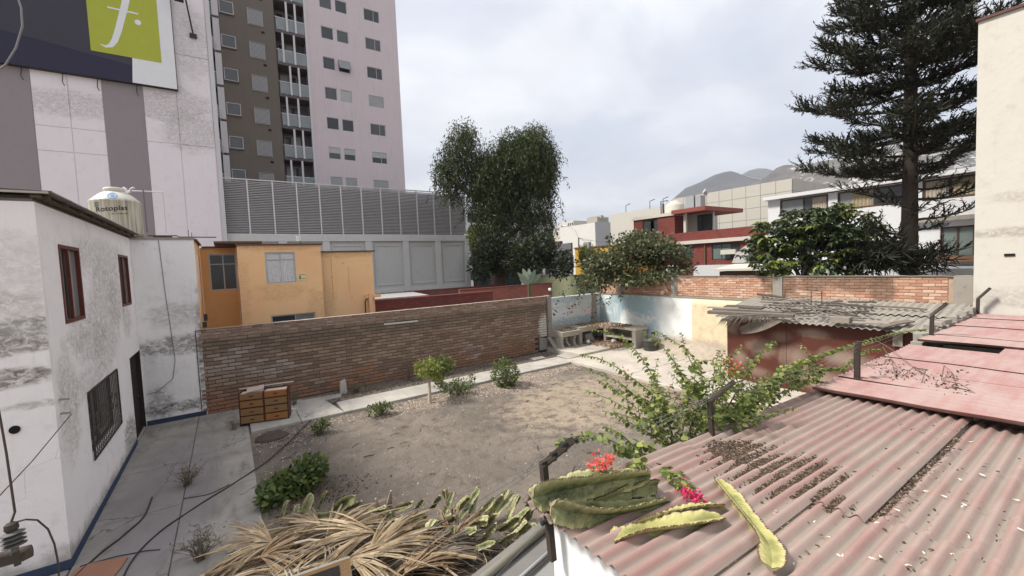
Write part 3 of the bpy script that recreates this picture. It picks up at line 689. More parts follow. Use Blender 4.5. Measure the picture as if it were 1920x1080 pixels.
root = thing('orange_house', 'orange two-storey house behind the brown brick wall', 'house', (2.2, 19, 0))
b = MB(); holed(b, (.37, 18.2, 0), X_, Z_, (0, -1, 0), 2.80, 5.5, [(.86, 4.07, 1.87, 5.24), (.92, 1.5, 2.45, 2.85)], .10, .5, False)
b.poly((.37, 18.2, 0), (.37, 19.75, 0), (.37, 19.75, 5.5), (.37, 18.2, 5.5)); b.poly((3.17, 18.2, 0), (3.17, 22, 0), (3.17, 22, 5.5), (3.17, 18.2, 5.5)); b.poly((.37, 18.2, 5.5), (3.17, 18.2, 5.5), (3.17, 22, 5.5), (.37, 22, 5.5))
b.build('front_wall', M_ORANGE, root)
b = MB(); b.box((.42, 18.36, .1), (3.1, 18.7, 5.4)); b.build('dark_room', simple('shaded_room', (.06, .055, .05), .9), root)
O_ = (.37, 18.2, 0)
f = window(root, O_, X_, Z_, (0, -1, 0), (.86, 4.07, 1.87, 5.24), .02, .045, .05, bars_u=(1.365,), bars_v=(4.96,), pane=M_LACE)
b = MB(); b.grid(lambda u, v: (1.25+u*.95, 18.235+.014*math.sin(u*46+math.sin(v*5)), 4.12+v*.8), 50, 4); b.build('curtain', M_LACE, f)
window(root, O_, X_, Z_, (0, -1, 0), (.92, 1.5, 2.45, 2.85), .04, .05, .05, bars_u=(1.75,), pane=[M_GLASS, M_GLASSG])
b = MB(); holed(b, (-.77, 19.6, 0), X_, Z_, (0, -1, 0), 1.13, 5.5, [(.25, 3.88, 1.12, 5.27)], .08, .3); b.build('recess_wall', M_ORANGED, root)
window(root, (-.77, 19.6, 0), X_, Z_, (0, -1, 0), (.25, 3.88, 1.12, 5.27), .02, .045, .05, bars_u=(.70,), bars_v=(4.88,), pane=M_GLASS)
b = MB(); holed(b, (-.775, 16.74, 0), Y_, Z_, X_, 2.85, 5.58, [(1.0, 3.6, 1.6, 5.2), (.35, 4.3, .6, 5.3)], .08, .12, False); b.build('side_wall', M_ORANGE, root)
window(root, (-.775, 16.74, 0), Y_, Z_, X_, (1.0, 3.6, 1.6, 5.2), .03, .04, .04, bars_u=(1.3,), frame=M_IRON)
window(root, (-.775, 16.74, 0), Y_, Z_, X_, (.35, 4.3, .6, 5.3), .03, .04, .04, frame=M_IRON)
b = MB(); b.box((-.73, 16.55, 2.80), (-.62, 16.72, 2.98)); b.box((-.70, 17.0, 2.98), (-.6, 17.12, 3.2)); b.build('wall_lamp_boxes', M_IRON, root)
b = MB(); holed(b, (3.172, 18.62, 0), X_, Z_, (0, -1, 0), 2.13, 5.22, [], .1, 3.0); b.poly((3.172, 18.62, 5.22), (5.302, 18.62, 5.22), (5.302, 21.6, 5.22), (3.172, 21.6, 5.22)); b.build('side_wing', M_ORANGE, root)
b = MB(); b.box((5.02, 18.45, 2.5), (5.17, 18.6, 3.42)); b.box((4.9, 18.5, 3.22), (5.55, 18.6, 3.36)); b.build('chimney_stub', M_ORANGE, root)
b = MB(); b.box((.33, 18.13, 5.505), (3.23, 22.05, 5.56)); b.box((-.3, 18.5, 5.60), (1.2, 22.1, 5.68)); b.box((3.24, 18.55, 5.225), (5.42, 21.7, 5.27)); b.box((-.8, 16.7, 5.585), (-.70, 19.6, 5.63)); b.box((-.7, 19.52, 5.505), (.36, 19.75, 5.56)); b.build('roof_edge', M_BROWN, root)
b = MB()
for (x, z) in ((3.6, 4.9), (3.6, 4.2), (4.35, 3.3), (4.1, 4.75)): b.tube([(x, 18.618, z), (x, 18.605, z)], .035, 8)
b.tube([(-.1, 19.598, 3.05), (-.1, 19.585, 3.05)], .06, 12); b.build('wall_caps', M_ORANGED, root)
b = MB(); b.tube([(3.62, 18.61, 3.3), (3.62, 18.61, 5.0)], .008, 4); b.tube([(4.28, 18.61, 3.5), (4.28, 18.61, 4.6)], .006, 4); b.build('conduit', M_ORANGED, root)
b = MB(); b.tube([(4.86, 18.55, 2.4), (4.86, 18.5, 3.1), (4.93, 18.5, 3.18)], .025, 6); b.build('drain_pipe', M_IRON, root)
pq = thing('house_number_plate', 'small pale yellow plate with a black figure 5 beside the orange house window', 'sign', (2.43, 18.18, 4.1))
b = MB(); b.box((2.30, 18.18, 4.12), (2.57, 18.197, 4.38)); b.build('plate', simple('cream_plate', (.72, .64, .36), .6, .1), pq)
M_INK = simple('black_ink', (.02, .02, .02), .6, .1)
t5 = text_mesh('5', .15, M_INK, .001, offset=.006); inst('lettering', t5, pq, Matrix.Translation((2.33, 18.178, 4.20)) @ Matrix.Rotation(math.pi/2, 4, 'X'))
b = MB(); b.box((2.32, 18.176, 4.345), (2.55, 18.179, 4.36)); b.box((2.42, 18.176, 4.19), (2.55, 18.179, 4.205)); b.box((2.33, 18.176, 4.155), (2.44, 18.179, 4.16)); b.build('print_lines', M_INK, pq)
lm = thing('roof_floodlight', 'small white floodlight on a stalk above the orange house roof', 'lamp', (2.62, 19.5, 5.58))
b = MB(); b.tube([(2.68, 19.5, 5.57), (2.62, 19.5, 5.75)], .012, 5); b.build('stalk', M_IRON, lm)
b = MB(); b.hexa([(2.52, 19.46, 5.73), (2.63, 19.44, 5.74), (2.63, 19.55, 5.74), (2.52, 19.55, 5.73), (2.50, 19.46, 5.95), (2.66, 19.44, 5.96), (2.66, 19.55, 5.96), (2.50, 19.55, 5.95)]); b.build('lamp_head', simple('white_plastic', (.7, .7, .7), .5), lm)

# low dark red walls of the neighbours
M_REDBR = simple('dark_red_brick_paint', (.22, .065, .05), .85, .3, 3, bump=.3)
def lined_brick(name, a, c, mort, sx=3.4, sz=9.5, axis='x', streak=.3):
    """fine brickwork too far off to build brick by brick"""
    g = G(name); o = g.xyz(); cm = g.nd('ShaderNodeCombineXYZ'); g.put(cm.inputs[0], o[0 if axis == 'x' else 1]); g.put(cm.inputs[1], o[2])
    t = g.nd('ShaderNodeTexBrick'); g.put(t.inputs['Vector'], cm.outputs[0]); g.put(t.inputs['Color1'], a); g.put(t.inputs['Color2'], c); g.put(t.inputs['Mortar'], mort)
    t.inputs['Scale'].default_value = 1; t.inputs['Brick Width'].default_value = 1/sx; t.inputs['Row Height'].default_value = 1/sz; t.inputs['Mortar Size'].default_value = .012
    n = g.noise(1.3, 7, .65); col = g.mix(g.mr(n, .5, .75, 0, .5), t.outputs['Color'], tuple(q*.5 for q in c))
    g.bump(t.outputs['Fac'], -.3, .01); return g.done(col, .9, .15)
M_RB = lined_brick('red_wall_brick', (.24, .075, .06), (.18, .055, .045), (.12, .05, .045)); M_RBY = lined_brick('red_wall_brick_side', (.24, .075, .06), (.18, .055, .045), (.12, .05, .045), axis='y')
M_RBP = lined_brick('pink_red_brick', (.36, .13, .10), (.30, .10, .08), (.2, .10, .085))
def lowwall(name, label, x0, x1, y, z, mat, th=.2, cap=True, z0=0):
    r = thing(name, label, 'wall', ((x0+x1)/2, y, z0)); b = MB(); b.box((x0, y, z0), (x1, y+th, z)); b.build('masonry', mat, r)
    if cap: b = MB(); b.box((x0-.02, y-.03, z+.002), (x1+.02, y+th+.03, z+.06)); b.build('coping', M_REDBR, r)
    return r
lowwall('red_garden_wall', 'dark red brick garden wall right behind the brown wall, beside the orange house', 5.5, 12.2, 20.0, 2.93, M_RB)
lowwall('red_garden_wall', 'low red brick wall under the dark willowy tree', 11.5, 18.6, 22.6, 2.98, M_RBP)
lowwall('brick_side_wall', 'brown brick wall in front of the grey podium wall', 9.6, 17, 26.5, 2.9, lined_brick('brown_far_brick', (.23, .11, .085), (.17, .085, .07), (.13, .09, .08)))
r_ = thing('shed_roof', 'pale sheet roof between the orange house and the red garden wall', 'roof', (7.5, 22.5, 0)); b = MB(); b.hexa([(5.8, 21.2, 2.93), (8.9, 21.2, 2.93), (8.9, 23.5, 3.02), (5.8, 23.5, 3.02), (5.8, 21.2, 2.97), (8.9, 21.2, 2.97), (8.9, 23.5, 3.06), (5.8, 23.5, 3.06)]); b.build('roof_sheet', simple('pale_sheet', (.34, .33, .32), .7, .2), r_)
b = MB(); b.box((5.9, 21.4, 0), (6.1, 23.4, 2.92)); b.box((8.7, 21.4, 0), (8.85, 23.4, 2.92)); b.build('supports', M_CONC, r_)

# ---------------------------------------------------------------- billboard building
M_ADW = plaster('mauve_grey_render', (.80, .74, .76), (.52, .48, .485), [((-2.4, 33.6, 15.2), (2.2, 2, 1.0), (.36, .335, .31), .5), ((-1.2, 33.6, 13.6), (1.4, 2, 1.2), (.38, .36, .33), .5), ((-6.5, 33.6, 14.4), (2.5, 2, .7), (.40, .37, .375), .5), ((-.8, 33.6, 19), (.8, 2, 2), (.42, .40, .39), .5)], amount=.35, streak=.15, crack=False)
M_ADG = plaster('grey_stripe', (.29, .255, .265), (.23, .205, .21), amount=.4, streak=.15, crack=False)
root = thing('billboard_building', 'tall blank building wall with wide grey stripes', 'building', (-7, 36, 0))
b = MB(); b.box((-18, 33.62, 0), (-.02, 44, 27)); b.build('core', M_ADW, root)
def panel(x0, x1, z0, z1, m, name='wall_panel', y=33.58):
    b = MB(); b.box((x0+.02, y, z0+.02), (x1-.02, 33.62, z1-.02)); b.build(name, m, root)
for (x0, x1) in ((-8.05, -6.62), (-6.62, -5.22)):
    for (z0, z1) in ((0, 8.6), (8.6, 11.7), (11.7, 13.05), (13.05, 16.0), (16, 27)): panel(x0, x1, z0, z1, M_ADW)
for (x0, x1) in ((-3.42, -1.82), (-1.82, -.04)):
    for (z0, z1) in ((0, 12.75), (12.75, 18.3), (18.3, 27)): panel(x0, x1, z0, z1, M_ADW)
for (x0, x1) in ((-5.22, -3.42), (-18, -8.05)):
    b = MB(); b.box((x0+.003, 33.572, 0), (x1-.003, 33.62, 27)); b.build('grey_stripe', M_ADG, root)
b = MB(); b.box((-.02, 33.5, 0), (.22, 33.9, 27)); b.build('edge_trim', simple('pale_edge', (.58, .56, .57), .8), root)
bb = thing('billboard', 'huge dark navy billboard with a lime green square and a white letter', 'billboard', (-8, 33.3, 16))
M_NAVY = simple('navy_print', (.030, .027, .055), .65, .12, 1); M_NAVYL = simple('charcoal_print', (.050, .046, .062), .65, .12, 1)
M_LIME = simple('lime_print', (.40, .43, .05), .65, .07, 2); M_WPRINT = simple('white_print', (.74, .74, .75), .65, .06, 2)
b = MB(); b.box((-17.6, 33.32, 15.98), (-1.72, 33.55, 24.5)); b.build('frame', M_IRON, bb)
b = MB(); b.box((-17.58, 33.285, 16.0), (-1.74, 33.318, 24.5)); b.build('navy_sheet', M_NAVY, bb)
b = MB(); b.hexa([(-17.5, 33.278, 18.9), (-3.2, 33.278, 16.9), (-3.2, 33.284, 16.9), (-17.5, 33.284, 18.9), (-17.5, 33.278, 24.4), (-3.2, 33.278, 24.4), (-3.2, 33.284, 24.4), (-17.5, 33.284, 24.4)]); b.build('charcoal_sheet', M_NAVYL, bb)
b = MB(); b.hexa([(-3.81, 33.268, 16.01), (-1.74, 33.268, 16.01), (-1.74, 33.276, 16.01), (-3.81, 33.276, 16.01), (-3.30, 33.268, 24.4), (-1.74, 33.268, 24.4), (-1.74, 33.276, 24.4), (-3.30, 33.276, 24.4)]); b.build('white_sheet', M_WPRINT, bb)
b = MB(); b.box((-5.48, 33.258, 17.44), (-2.39, 33.266, 23.0)); b.build('lime_square', M_LIME, bb)
lg = MB()
ctr = [(-5.05, 17.88, .02), (-4.85, 17.80, .06), (-4.62, 17.9, .11), (-4.42, 18.25, .14), (-4.22, 18.9, .15), (-4.02, 19.7, .155), (-3.82, 20.5, .16), (-3.65, 21.3, .155), (-3.45, 22.0, .14), (-3.2, 22.4, .1), (-2.95, 22.5, .05), (-2.8, 22.4, .02)]
for i in range(len(ctr)-1):
    (x0, z0, w0), (x1, z1, w1) = ctr[i], ctr[i+1]
    def nrm(k):
        a, c = ctr[max(0, k-1)], ctr[min(len(ctr)-1, k+1)]; d = Vector((c[0]-a[0], 0, c[1]-a[1])).normalized(); return Vector((-d.z, 0, d.x))
    n0, n1 = nrm(i), nrm(i+1); p0, p1 = Vector((x0, 33.250, z0)), Vector((x1, 33.250, z1)); q = Vector((0, .007, 0))
    lg.hexa([p0-n0*w0, p1-n1*w1, p1-n1*w1+q, p0-n0*w0+q, p0+n0*w0, p1+n1*w1, p1+n1*w1+q, p0+n0*w0+q])
lg.box((-4.62, 33.246, 20.0), (-3.27, 33.249, 20.09)); lg.tube([(-3.33, 33.257, 19.55), (-3.33, 33.248, 19.55)], .15, 20)
lg.build('letter_mark', M_WPRINT, bb)
b = MB()
for x in (-8.3, -6.75, -5.35, -3.65): b.tube([(x, 33.5, 16.0), (x-.03, 33.42, 15.5), (x+.05, 33.4, 15.3)], .02, 5)
b.build('hanging_cables', M_IRON, bb)
sl = thing('wall_spotlight', 'spotlight on a long bracket arm at the top of the blank wall', 'lamp', (-.8, 33.5, 19.6))
b = MB(); b.tube([(-.72, 33.55, 19.6), (-.95, 32.9, 21.4), (-1.1, 32.7, 22.0)], .05, 6); b.build('arm', M_IRON, sl)
b = MB(); b.box((-.92, 33.45, 19.45), (-.55, 33.56, 19.7)); b.build('bracket', M_IRON, sl)
b = MB(); b.box((-1.5, 32.5, 21.1), (-1.05, 32.8, 21.9)); b.build('lamp_head', M_IRON, sl)

# ---------------------------------------------------------------- grey podium and its louvre screen
M_POD = plaster('grey_podium_render', (.60, .595, .575), (.38, .375, .355), amount=.45, streak=.4)
M_PODD = plaster('grey_podium_bay', (.55, .545, .525), (.36, .35, .33), amount=.5, streak=.3)
root = thing('podium', 'long grey concrete podium wall with recessed bays under the louvre screen', 'building', (9, 36, 0))
b = MB(); b.box((.02, 34.14, 0), (18.4, 46, 7.25)); b.build('wall', M_PODD, root)
px_ = [(.02, .5), (3.2, 3.75), (6.1, 6.6), (9.2, 9.75), (12.25, 12.75), (15.15, 15.65), (18.0, 18.45)]
for (x0, x1) in px_:
    b = MB(); b.box((x0, 33.98, 0), (x1, 34.14, 6.72)); b.build('pilaster', M_POD, root)
b = MB(); b.box((.02, 33.96, 6.722), (18.47, 34.14, 7.27)); b.build('top_beam', M_POD, root)
for i in range(6):
    b = MB(); b.box((px_[i][1]+.002, 34.0, 2.55), (px_[i+1][0]-.002, 34.138, 2.8)); b.build('bay_sill', M_POD, root)
    x0, x1 = px_[i][1]+.2, px_[i+1][0]-.2; zz0, zz1 = 3.15, 6.4
    b = MB(); 
    for q in ((x0, zz0, x1, zz0+.06), (x0, zz1-.06, x1, zz1), (x0, zz0+.06, x0+.06, zz1-.06), (x1-.06, zz0+.06, x1, zz1-.06)): b.box((q[0], 34.09, q[1]), (q[2], 34.139, q[3]))
    b.build('bay_frame', M_POD, root)
for i in (0, 1, 2):     # blockwork showing in the first bays
    for c in range(3):
        for k in range(5):
            x0 = px_[i][1]+.32+k*.44+(.22 if c % 2 else 0)
            if x0+.42 < px_[i+1][0]-.3: b = MB(); b.box((x0, 34.125, 5.4+c*.26), (x0+.41, 34.139, 5.64+c*.26)); b.build('block', M_PODD, root)
ls = thing('louvre_screen', 'long grey metal louvre screen standing on the podium wall', 'screen', (9, 34.2, 7.28))
M_LOUV = simple('louvre_metal', (.47, .445, .44), .55, .15, 3, metal=.2); M_POST = simple('screen_post', (.62, .60, .59), .5, .12, 3, metal=.2)
zb, ztp = 7.28, 10.9
xp = [.05+i*1.513 for i in range(13)]
for i, x in enumerate(xp):
    b = MB(); b.box((x-.045, 34.0, zb), (x+.045, 34.09, ztp)); b.build('post', M_POST, ls)
sm = MB()
for k in range(30):
    z = zb+.06+k*(ztp-zb-.1)/30; sm.hexa([(.05, 34.03, z), (1.46, 34.03, z), (1.46, 34.12, z+.085), (.05, 34.12, z+.085), (.05, 34.022, z+.012), (1.46, 34.022, z+.012), (1.46, 34.112, z+.097), (.05, 34.112, z+.097)])
lm_ = sm.mesh('louvre_panel', M_LOUV)
for i in range(12): inst('louvre_panel', lm_, ls, Matrix.Translation((xp[i]-.0, 0, 0)))
b = MB(); b.box((.0, 33.985, ztp+.002), (18.3, 34.12, ztp+.07)); b.build('top_rail', M_POST, ls)
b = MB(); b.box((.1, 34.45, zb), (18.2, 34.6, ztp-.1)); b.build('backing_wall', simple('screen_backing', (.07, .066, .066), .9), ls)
b = MB()
for k in range(34):
    z = zb+.06+k*(ztp-zb-.1)/34; b.hexa([(18.22, 34.1, z), (18.22, 40, z), (18.14, 40, z+.09), (18.14, 34.1, z+.09), (18.23, 34.1, z+.014), (18.23, 40, z+.014), (18.15, 40, z+.104), (18.15, 34.1, z+.104)])
b.build('side_louvres', M_LOUV, ls)

# ---------------------------------------------------------------- apartment tower
M_TPINK = simple('mauve_tower_paint', (.60, .52, .535), .85, .06, .6, streak=.3); M_TBROWN = simple('brown_tower_paint', (.155, .132, .112), .85, .08, .6, streak=.3)
M_TSLAB = simple('dark_slab_edge', (.12, .10, .105), .8); M_TPOST = simple('grey_pier', (.58, .56, .57), .7, .08); M_RAIL = simple('rail_metal', (.55, .55, .56), .4, metal=.3)
M_BGLASS = glass('balcony_glass', (.26, .29, .30), .12); M_GRILLE = simple('white_grille', (.40, .40, .41), .5, .1)
root = thing('apartment_tower', 'tall apartment tower, brown on one side and mauve on the other', 'building', (8, 45, 0))
TY = 40.0; floors = [10.26+i*2.585 for i in range(9)]
hol = []; wins = []
for k, z0 in enumerate(floors):
    zt_ = z0+2.585
    for (x0, x1, dz) in ((8.16-6.98+.0, 9.17-6.98, 0), (9.45-6.98, 10.45-6.98, 0), (11.92-6.98, 13.34-6.98, 0)):
        hol.append((x0, zt_-1.04, x1, zt_)); wins.append((x0, zt_-1.04, x1, zt_, k))
b = MB(); holed(b, (6.98, TY, 0), X_, Z_, (0, -1, 0), 8.0, 36, hol, .10, .4); b.build('mauve_front', M_TPINK, root)
b = MB(); b.box((6.98, TY+.42, 0), (14.96, 52, 36)); b.build('mauve_body', M_TPINK, root)
M_GLASSMD = glass('dim_curtain_glass', (.10, .105, .11), .15)
pins = {(0, 0): M_GLASSP, (0, 1): M_GLASSP, (0, 2): M_GLASSP, (3, 1): M_GLASSP, (3, 2): M_GLASSP}
for i, (x0, z0, x1, z1, k) in enumerate(wins):
    j = i % 3; m = pins.get((k, j), (M_GLASS, M_GLASS, M_GLASSMD, M_GLASS, M_GLASSMD)[(i*7+k*3) % 5])
    dbl = j == 2
    if k == 4 and j == 1:
        O4 = (6.98, TY, 0); f = frame_pts(O4, X_, Z_, (0, -1, 0), (x0, z0, x1, z1), .03, .05, .05).build('window', M_ALU, root)
        b = MB(); b.hexa([(6.98+x0, TY-.42, z0+.18), (6.98+x1, TY-.42, z0+.18), (6.98+x1, TY-.38, z0+.18), (6.98+x0, TY-.38, z0+.18), (6.98+x0, TY-.03, z1), (6.98+x1, TY-.03, z1), (6.98+x1, TY+.01, z1), (6.98+x0, TY+.01, z1)]); b.build('open_sash', M_GLASSG, f)
        b = MB(); b.poly((6.98+x0+.05, TY+.09, z0), (6.98+x1-.05, TY+.09, z0), (6.98+x1-.05, TY+.09, z1), (6.98+x0+.05, TY+.09, z1)); b.build('pane', M_GLASS, f); continue
    f = window(root, (6.98, TY, 0), X_, Z_, (0, -1, 0), (x0, z0, x1, z1), .03, .05, .05, bars_u=(((x0*.38+x1*.62),) if dbl else ()), pane=m)
    if k in (0, 3) and m is M_GLASSP and not (k == 3 and j == 1):
        b = MB()
        for q in range(9): b.box((6.98+x0+.06, TY+.035, z0+.08+q*.1), (6.98+x1-.06, TY+.05, z0+.14+q*.1))
        b.build('blind_slats', simple('blind_slat', (.33, .33, .33), .6) if False else M_GRILLE, f)
    if k == 1:
        b = MB(); b.box((6.98+x0+.05, TY+.03, z0+.52), (6.98+x1-.05, TY+.045, z1-.06)); b.build('half_blind', M_GLASSP, f)
# brown part
M_GLASSM = glass('mid_grey_glass', (.12, .125, .13))
b = MB(); hol = []
for k, z0 in enumerate(floors):
    zt_ = z0+2.585+.02
    hol.append((.26, zt_-.98, 1.2, zt_-.05))
holed(b, (.62, TY, 0), X_, Z_, (0, -1, 0), 4.0, 36, hol, .10, .4); b.build('brown_front', M_TBROWN, root)
b = MB(); b.box((.62, TY+.42, 0), (4.62, 52, 36)); b.build('brown_body', M_TBROWN, root)
for i, r in enumerate(hol):
    window(root, (.62, TY, 0), X_, Z_, (0, -1, 0), r, .0 if i % 3 else -.12, .05, .06, pane=M_GLASSM if i not in (6, 7) else M_GLASS)
    b = MB(); b.box((.62+r[0], TY-.10, r[1]-.12), (.62+r[2]+.02, TY-.003, r[1]-.06)); b.build('window_sill', M_TSLAB, root)
    z = floors[i]; x0 = 2.72; vb = MB()
    for q in range(12): vb.box((x0+.03, TY-.05, z+1.28+q*.093), (x0+1.04, TY-.035, z+1.335+q*.093))
    vb.box((x0, TY-.06, z+1.22), (x0+.03, TY-.005, z+2.42)); vb.box((x0+1.04, TY-.06, z+1.22), (x0+1.07, TY-.005, z+2.42)); vb.box((x0, TY-.06, z+2.42), (x0+1.07, TY-.005, z+2.45)); vb.box((x0, TY-.06, z+1.19), (x0+1.07, TY-.005, z+1.22)); vb.build('vent_grille', M_GRILLE, root)
    b = MB(); b.box((3.62, TY-.04, z+.72), (3.85, TY-.003, z+.86)); b.build('flue_outlet', M_DARK, root)
# balconies between the two parts
b = MB(); b.box((4.622, TY+1.45, 0), (6.978, 52, 36)); b.build('balcony_back_wall', simple('balcony_wall', (.20, .175, .18), .85), root)
for k, z0 in enumerate(floors):
    zs = z0+1.28
    b = MB(); b.box((4.625, TY-.12, zs-.2), (6.975, TY+1.44, zs)); b.build('balcony_slab', M_TSLAB, root)
    b = MB(); b.box((4.7, TY-.08, zs+.06), (6.95, TY-.06, zs+1.0)); rl = b.build('balcony_glass', M_BGLASS, root)
    b = MB(); b.box((4.64, TY-.10, zs+1.005), (6.96, TY-.04, zs+1.05)); b.build('handrail', M_RAIL, rl)
    fx = [(4.9, 5.5), (5.5, 6.2)]
    for (x0, x1) in fx:
        b = MB(); b.box((x0+.03, TY+1.36, zs+.02), (x1-.03, TY+1.44, zs+2.15)); d = b.build('balcony_door', M_ALU, root)
        b = MB(); b.box((x0+.08, TY+1.34, zs+.1), (x1-.08, TY+1.358, zs+2.08)); b.build('pane', M_GLASS if (k+int(x0*2)) % 3 else M_GLASSP, d)
    for x in ((5.45, 6.1) if k % 2 else (5.05, 5.9)):
        b = MB(); b.box((x, TY-.16, zs), (x+.14, TY-.02, zs+2.38)); b.build('screen_post', M_TPOST, root)
b = MB(); b.box((6.86, TY-.14, 0), (7.05, TY-.004, 36)); b.build('edge_pier', M_TPOST, root)
for k in (2, 3, 5):
    for q in range(3):
        pm = MB(); x, z = 5.0+q*.55, floors[k]+1.28
        pm.lathe([(.10, 0), (.14, .26), (.12, .26)], 8, (x, TY+.25, z)); 
        for s in range(14):
            a = rnd.random()*6.3; l = rnd.uniform(.2, .6); p = Vector((x, TY+.25, z+.25)); e = p+Vector((math.cos(a)*.22, math.sin(a)*.2, l)); pm.bar(p, e, .05, .01)
        tag(pm.build('potted_plant', simple('dull_green', (.035, .05, .025), .7)), 'dark potted plant, %s on the %s planted tower balcony' % (('leftmost', 'in the middle', 'rightmost')[q], {2: 'lowest', 3: 'second lowest', 5: 'highest'}[k]), 'plant', 'pots on the tower balconies')
# recessed corner balconies next to the blank wall
b = MB(); b.box((.23, TY+.9, 0), (.615, 52, 36)); b.box((-.6, TY+.9, 0), (.22, TY+1.2, 36)); b.build('corner_glazing', M_GLASS, root)
for k, z0 in enumerate(floors):
    b = MB(); b.box((-.6, TY-.1, z0+.98), (.615, TY+.89, z0+1.16)); b.build('corner_slab', M_TSLAB, root)
    b = MB(); b.box((-.45, TY-.06, z0+1.2), (.36, TY-.04, z0+2.1)); rl = b.build('corner_balustrade', M_BGLASS, root)
    b = MB(); b.box((-.5, TY-.08, z0+2.102), (.36, TY-.02, z0+2.15)); b.build('handrail', M_RAIL, rl)
    b = MB(); b.box((.38, TY-.2, z0+1.17), (.80, TY-.003, z0+3.56)); b.build('corner_pier', M_TPOST, root)
for k in (1, 2, 4):
    b = MB()
    for q in range(4): b.bar((-.3+q*.1, TY-.25, floors[k]+2.9-.0*q), (.45+q*.03, TY-.3, floors[k]+1.0+q*.12), .03, .03)
    tag(b.build('drying_rack', M_RAIL), 'metal drying rack hung on the %s corner balcony of the tower' % {1: 'lowest racked', 2: 'middle racked', 4: 'topmost racked'}[k], 'rack', 'racks hung on the corner balconies')

# ---------------------------------------------------------------- water tank on the annex roof
tk = thing('water_tank', 'cream plastic rooftop water tank with grime streaks and dark lettering', 'tank', at(222, 437, D=12.9))
g = G('grimy_cream_plastic'); o = g.obj(); n = g.noise(1.0, 7, .65, g.map(g.pos(), (9, 9, .5))); z = g.xyz()[2]; x = g.xyz()[0]
col = g.mix(g.mr(n, .42, .62, 0, .9), (.60, .56, .46), (.30, .27, .19)); up = g.mr(z, 6.78, 6.9)
col = g.mix(g.math('MULTIPLY', g.mr(g.noise(1.0, 6, .6, g.map(g.pos(), (14, 14, .4), (3, 3, 3))), .55, .7), .55), col, (.16, .14, .10)); col = g.mix(up, col, (.62, .59, .51)); M_TANK = g.done(col, .5, .3)
tc_ = at(222, 437, D=12.9); R_ = .60
z0 = tc_.z-.12; zs_ = at(222, 372, D=12.2).z
pr = [(R_*.99, z0), (R_, z0+.1), (R_, (z0+zs_)/2), (R_, zs_-.03), (R_*1.015, zs_), (R_*.99, zs_+.03), (R_*.62, zs_+.24), (R_*.46, zs_+.30)]
b = MB(); b.lathe(pr, 48, (tc_.x, tc_.y, 0)); b.build('tank_body', M_TANK, tk, smooth=True)
b = MB(); b.lathe([(R_*.43, zs_+.29), (R_*.44, zs_+.40), (R_*.41, zs_+.43), (.15, zs_+.45)], 32, (tc_.x, tc_.y, 0)); lid = b.build('lid', simple('cream_lid', (.60, .55, .49), .5), tk, smooth=True)
M_LETT = simple('dark_green_ink', (.03, .04, .038), .6, .1)
def wrap(me, name, x0, zb_, rr, ang0):
    """bend flat lettering round the tank; ang0 = the angle where it starts"""
    vs = [v.co.copy() for v in me.vertices]; sl_ = .12
    for v, c in zip(me.vertices, vs):
        a = ang0 + c.x/rr; v.co = Vector((rr*math.cos(a), rr*math.sin(a), zb_+c.y+c.x*sl_))
    me.update(); o = bpy.data.objects.new(name, me); S.collection.objects.link(o); o.parent = tk; o.location = Vector((tc_.x, tc_.y, 0))-ORG[tk.name]; return o
va = math.atan2(-tc_.y, -tc_.x)
wrap(text_mesh('Rotoplas', .20, M_LETT, .002, offset=.002, spacing=1.05), 'lettering', 0, zs_-.36, R_*1.012, va-.80)
wrap(text_mesh('más y mejor agua', .055, M_LETT, .002), 'lettering', 0, zs_-.43, R_*1.012, va-.20)
for q in range(4): wrap(text_mesh('llll lll'[:6-q//2], .035, simple('faint_ink', (.25, .24, .2), .7) if q == 0 else bpy.data.materials['faint_ink'], .001), 'small_print', 0, zs_-.60-q*.07, R_*1.012, va-.72)
b = MB()
for q in range(3): b.tube([(tc_.x+R_*1.013*math.cos(va-.84+t*.05), tc_.y+R_*1.013*math.sin(va-.84+t*.05), zs_-.2+q*.05+.03*math.sin(t*.6)) for t in range(5)], .009, 4)
b.build('wave_mark', M_LETT, tk)
b = MB(); am = va-.02
def conep(t, r_): return Vector((tc_.x+r_*math.cos(t), tc_.y+r_*math.sin(t), zs_+.03+(R_*.99-r_)/(R_*.37)*.21+.012))
for (ri, ro) in ((.085, .11), (.0, .05)):
    for k in range(20):
        t0, t1 = 2*math.pi*k/20, 2*math.pi*(k+1)/20
        f_ = lambda t, q: conep(am-.1+2.1*q*math.cos(t), R_*.80+1.0*q*math.sin(t))
        b.poly(f_(t0, ri), f_(t1, ri), f_(t1, ro), f_(t0, ro))
b.build('blue_emblem', simple('blue_print', (.12, .30, .58), .6), tk)
b = MB(); pa_, pb_, pc_, pd_ = at(240, 357, D=12.6), at(243, 358, D=12.6), at(305, 360, D=12.8), at(311, 436, D=12.8)
b.tube([pa_, pb_, pc_, pd_], .022, 8); b.tube([at(231, 352, D=12.5), at(236, 355, D=12.5), at(238, 361, D=12.5), at(243, 361, D=12.5), at(246, 354, D=12.5), at(251, 352, D=12.5)], .034, 8); b.build('inlet_pipe', simple('white_pipe', (.62, .6, .6), .5), tk)
b = MB(); b.tube([at(268, 355, D=12.6), at(269, 362, D=12.6), at(276, 436, D=12.7)], .022, 6); b.build('overflow_pipe', simple('grey_pipe', (.17, .16, .16), .6), tk)

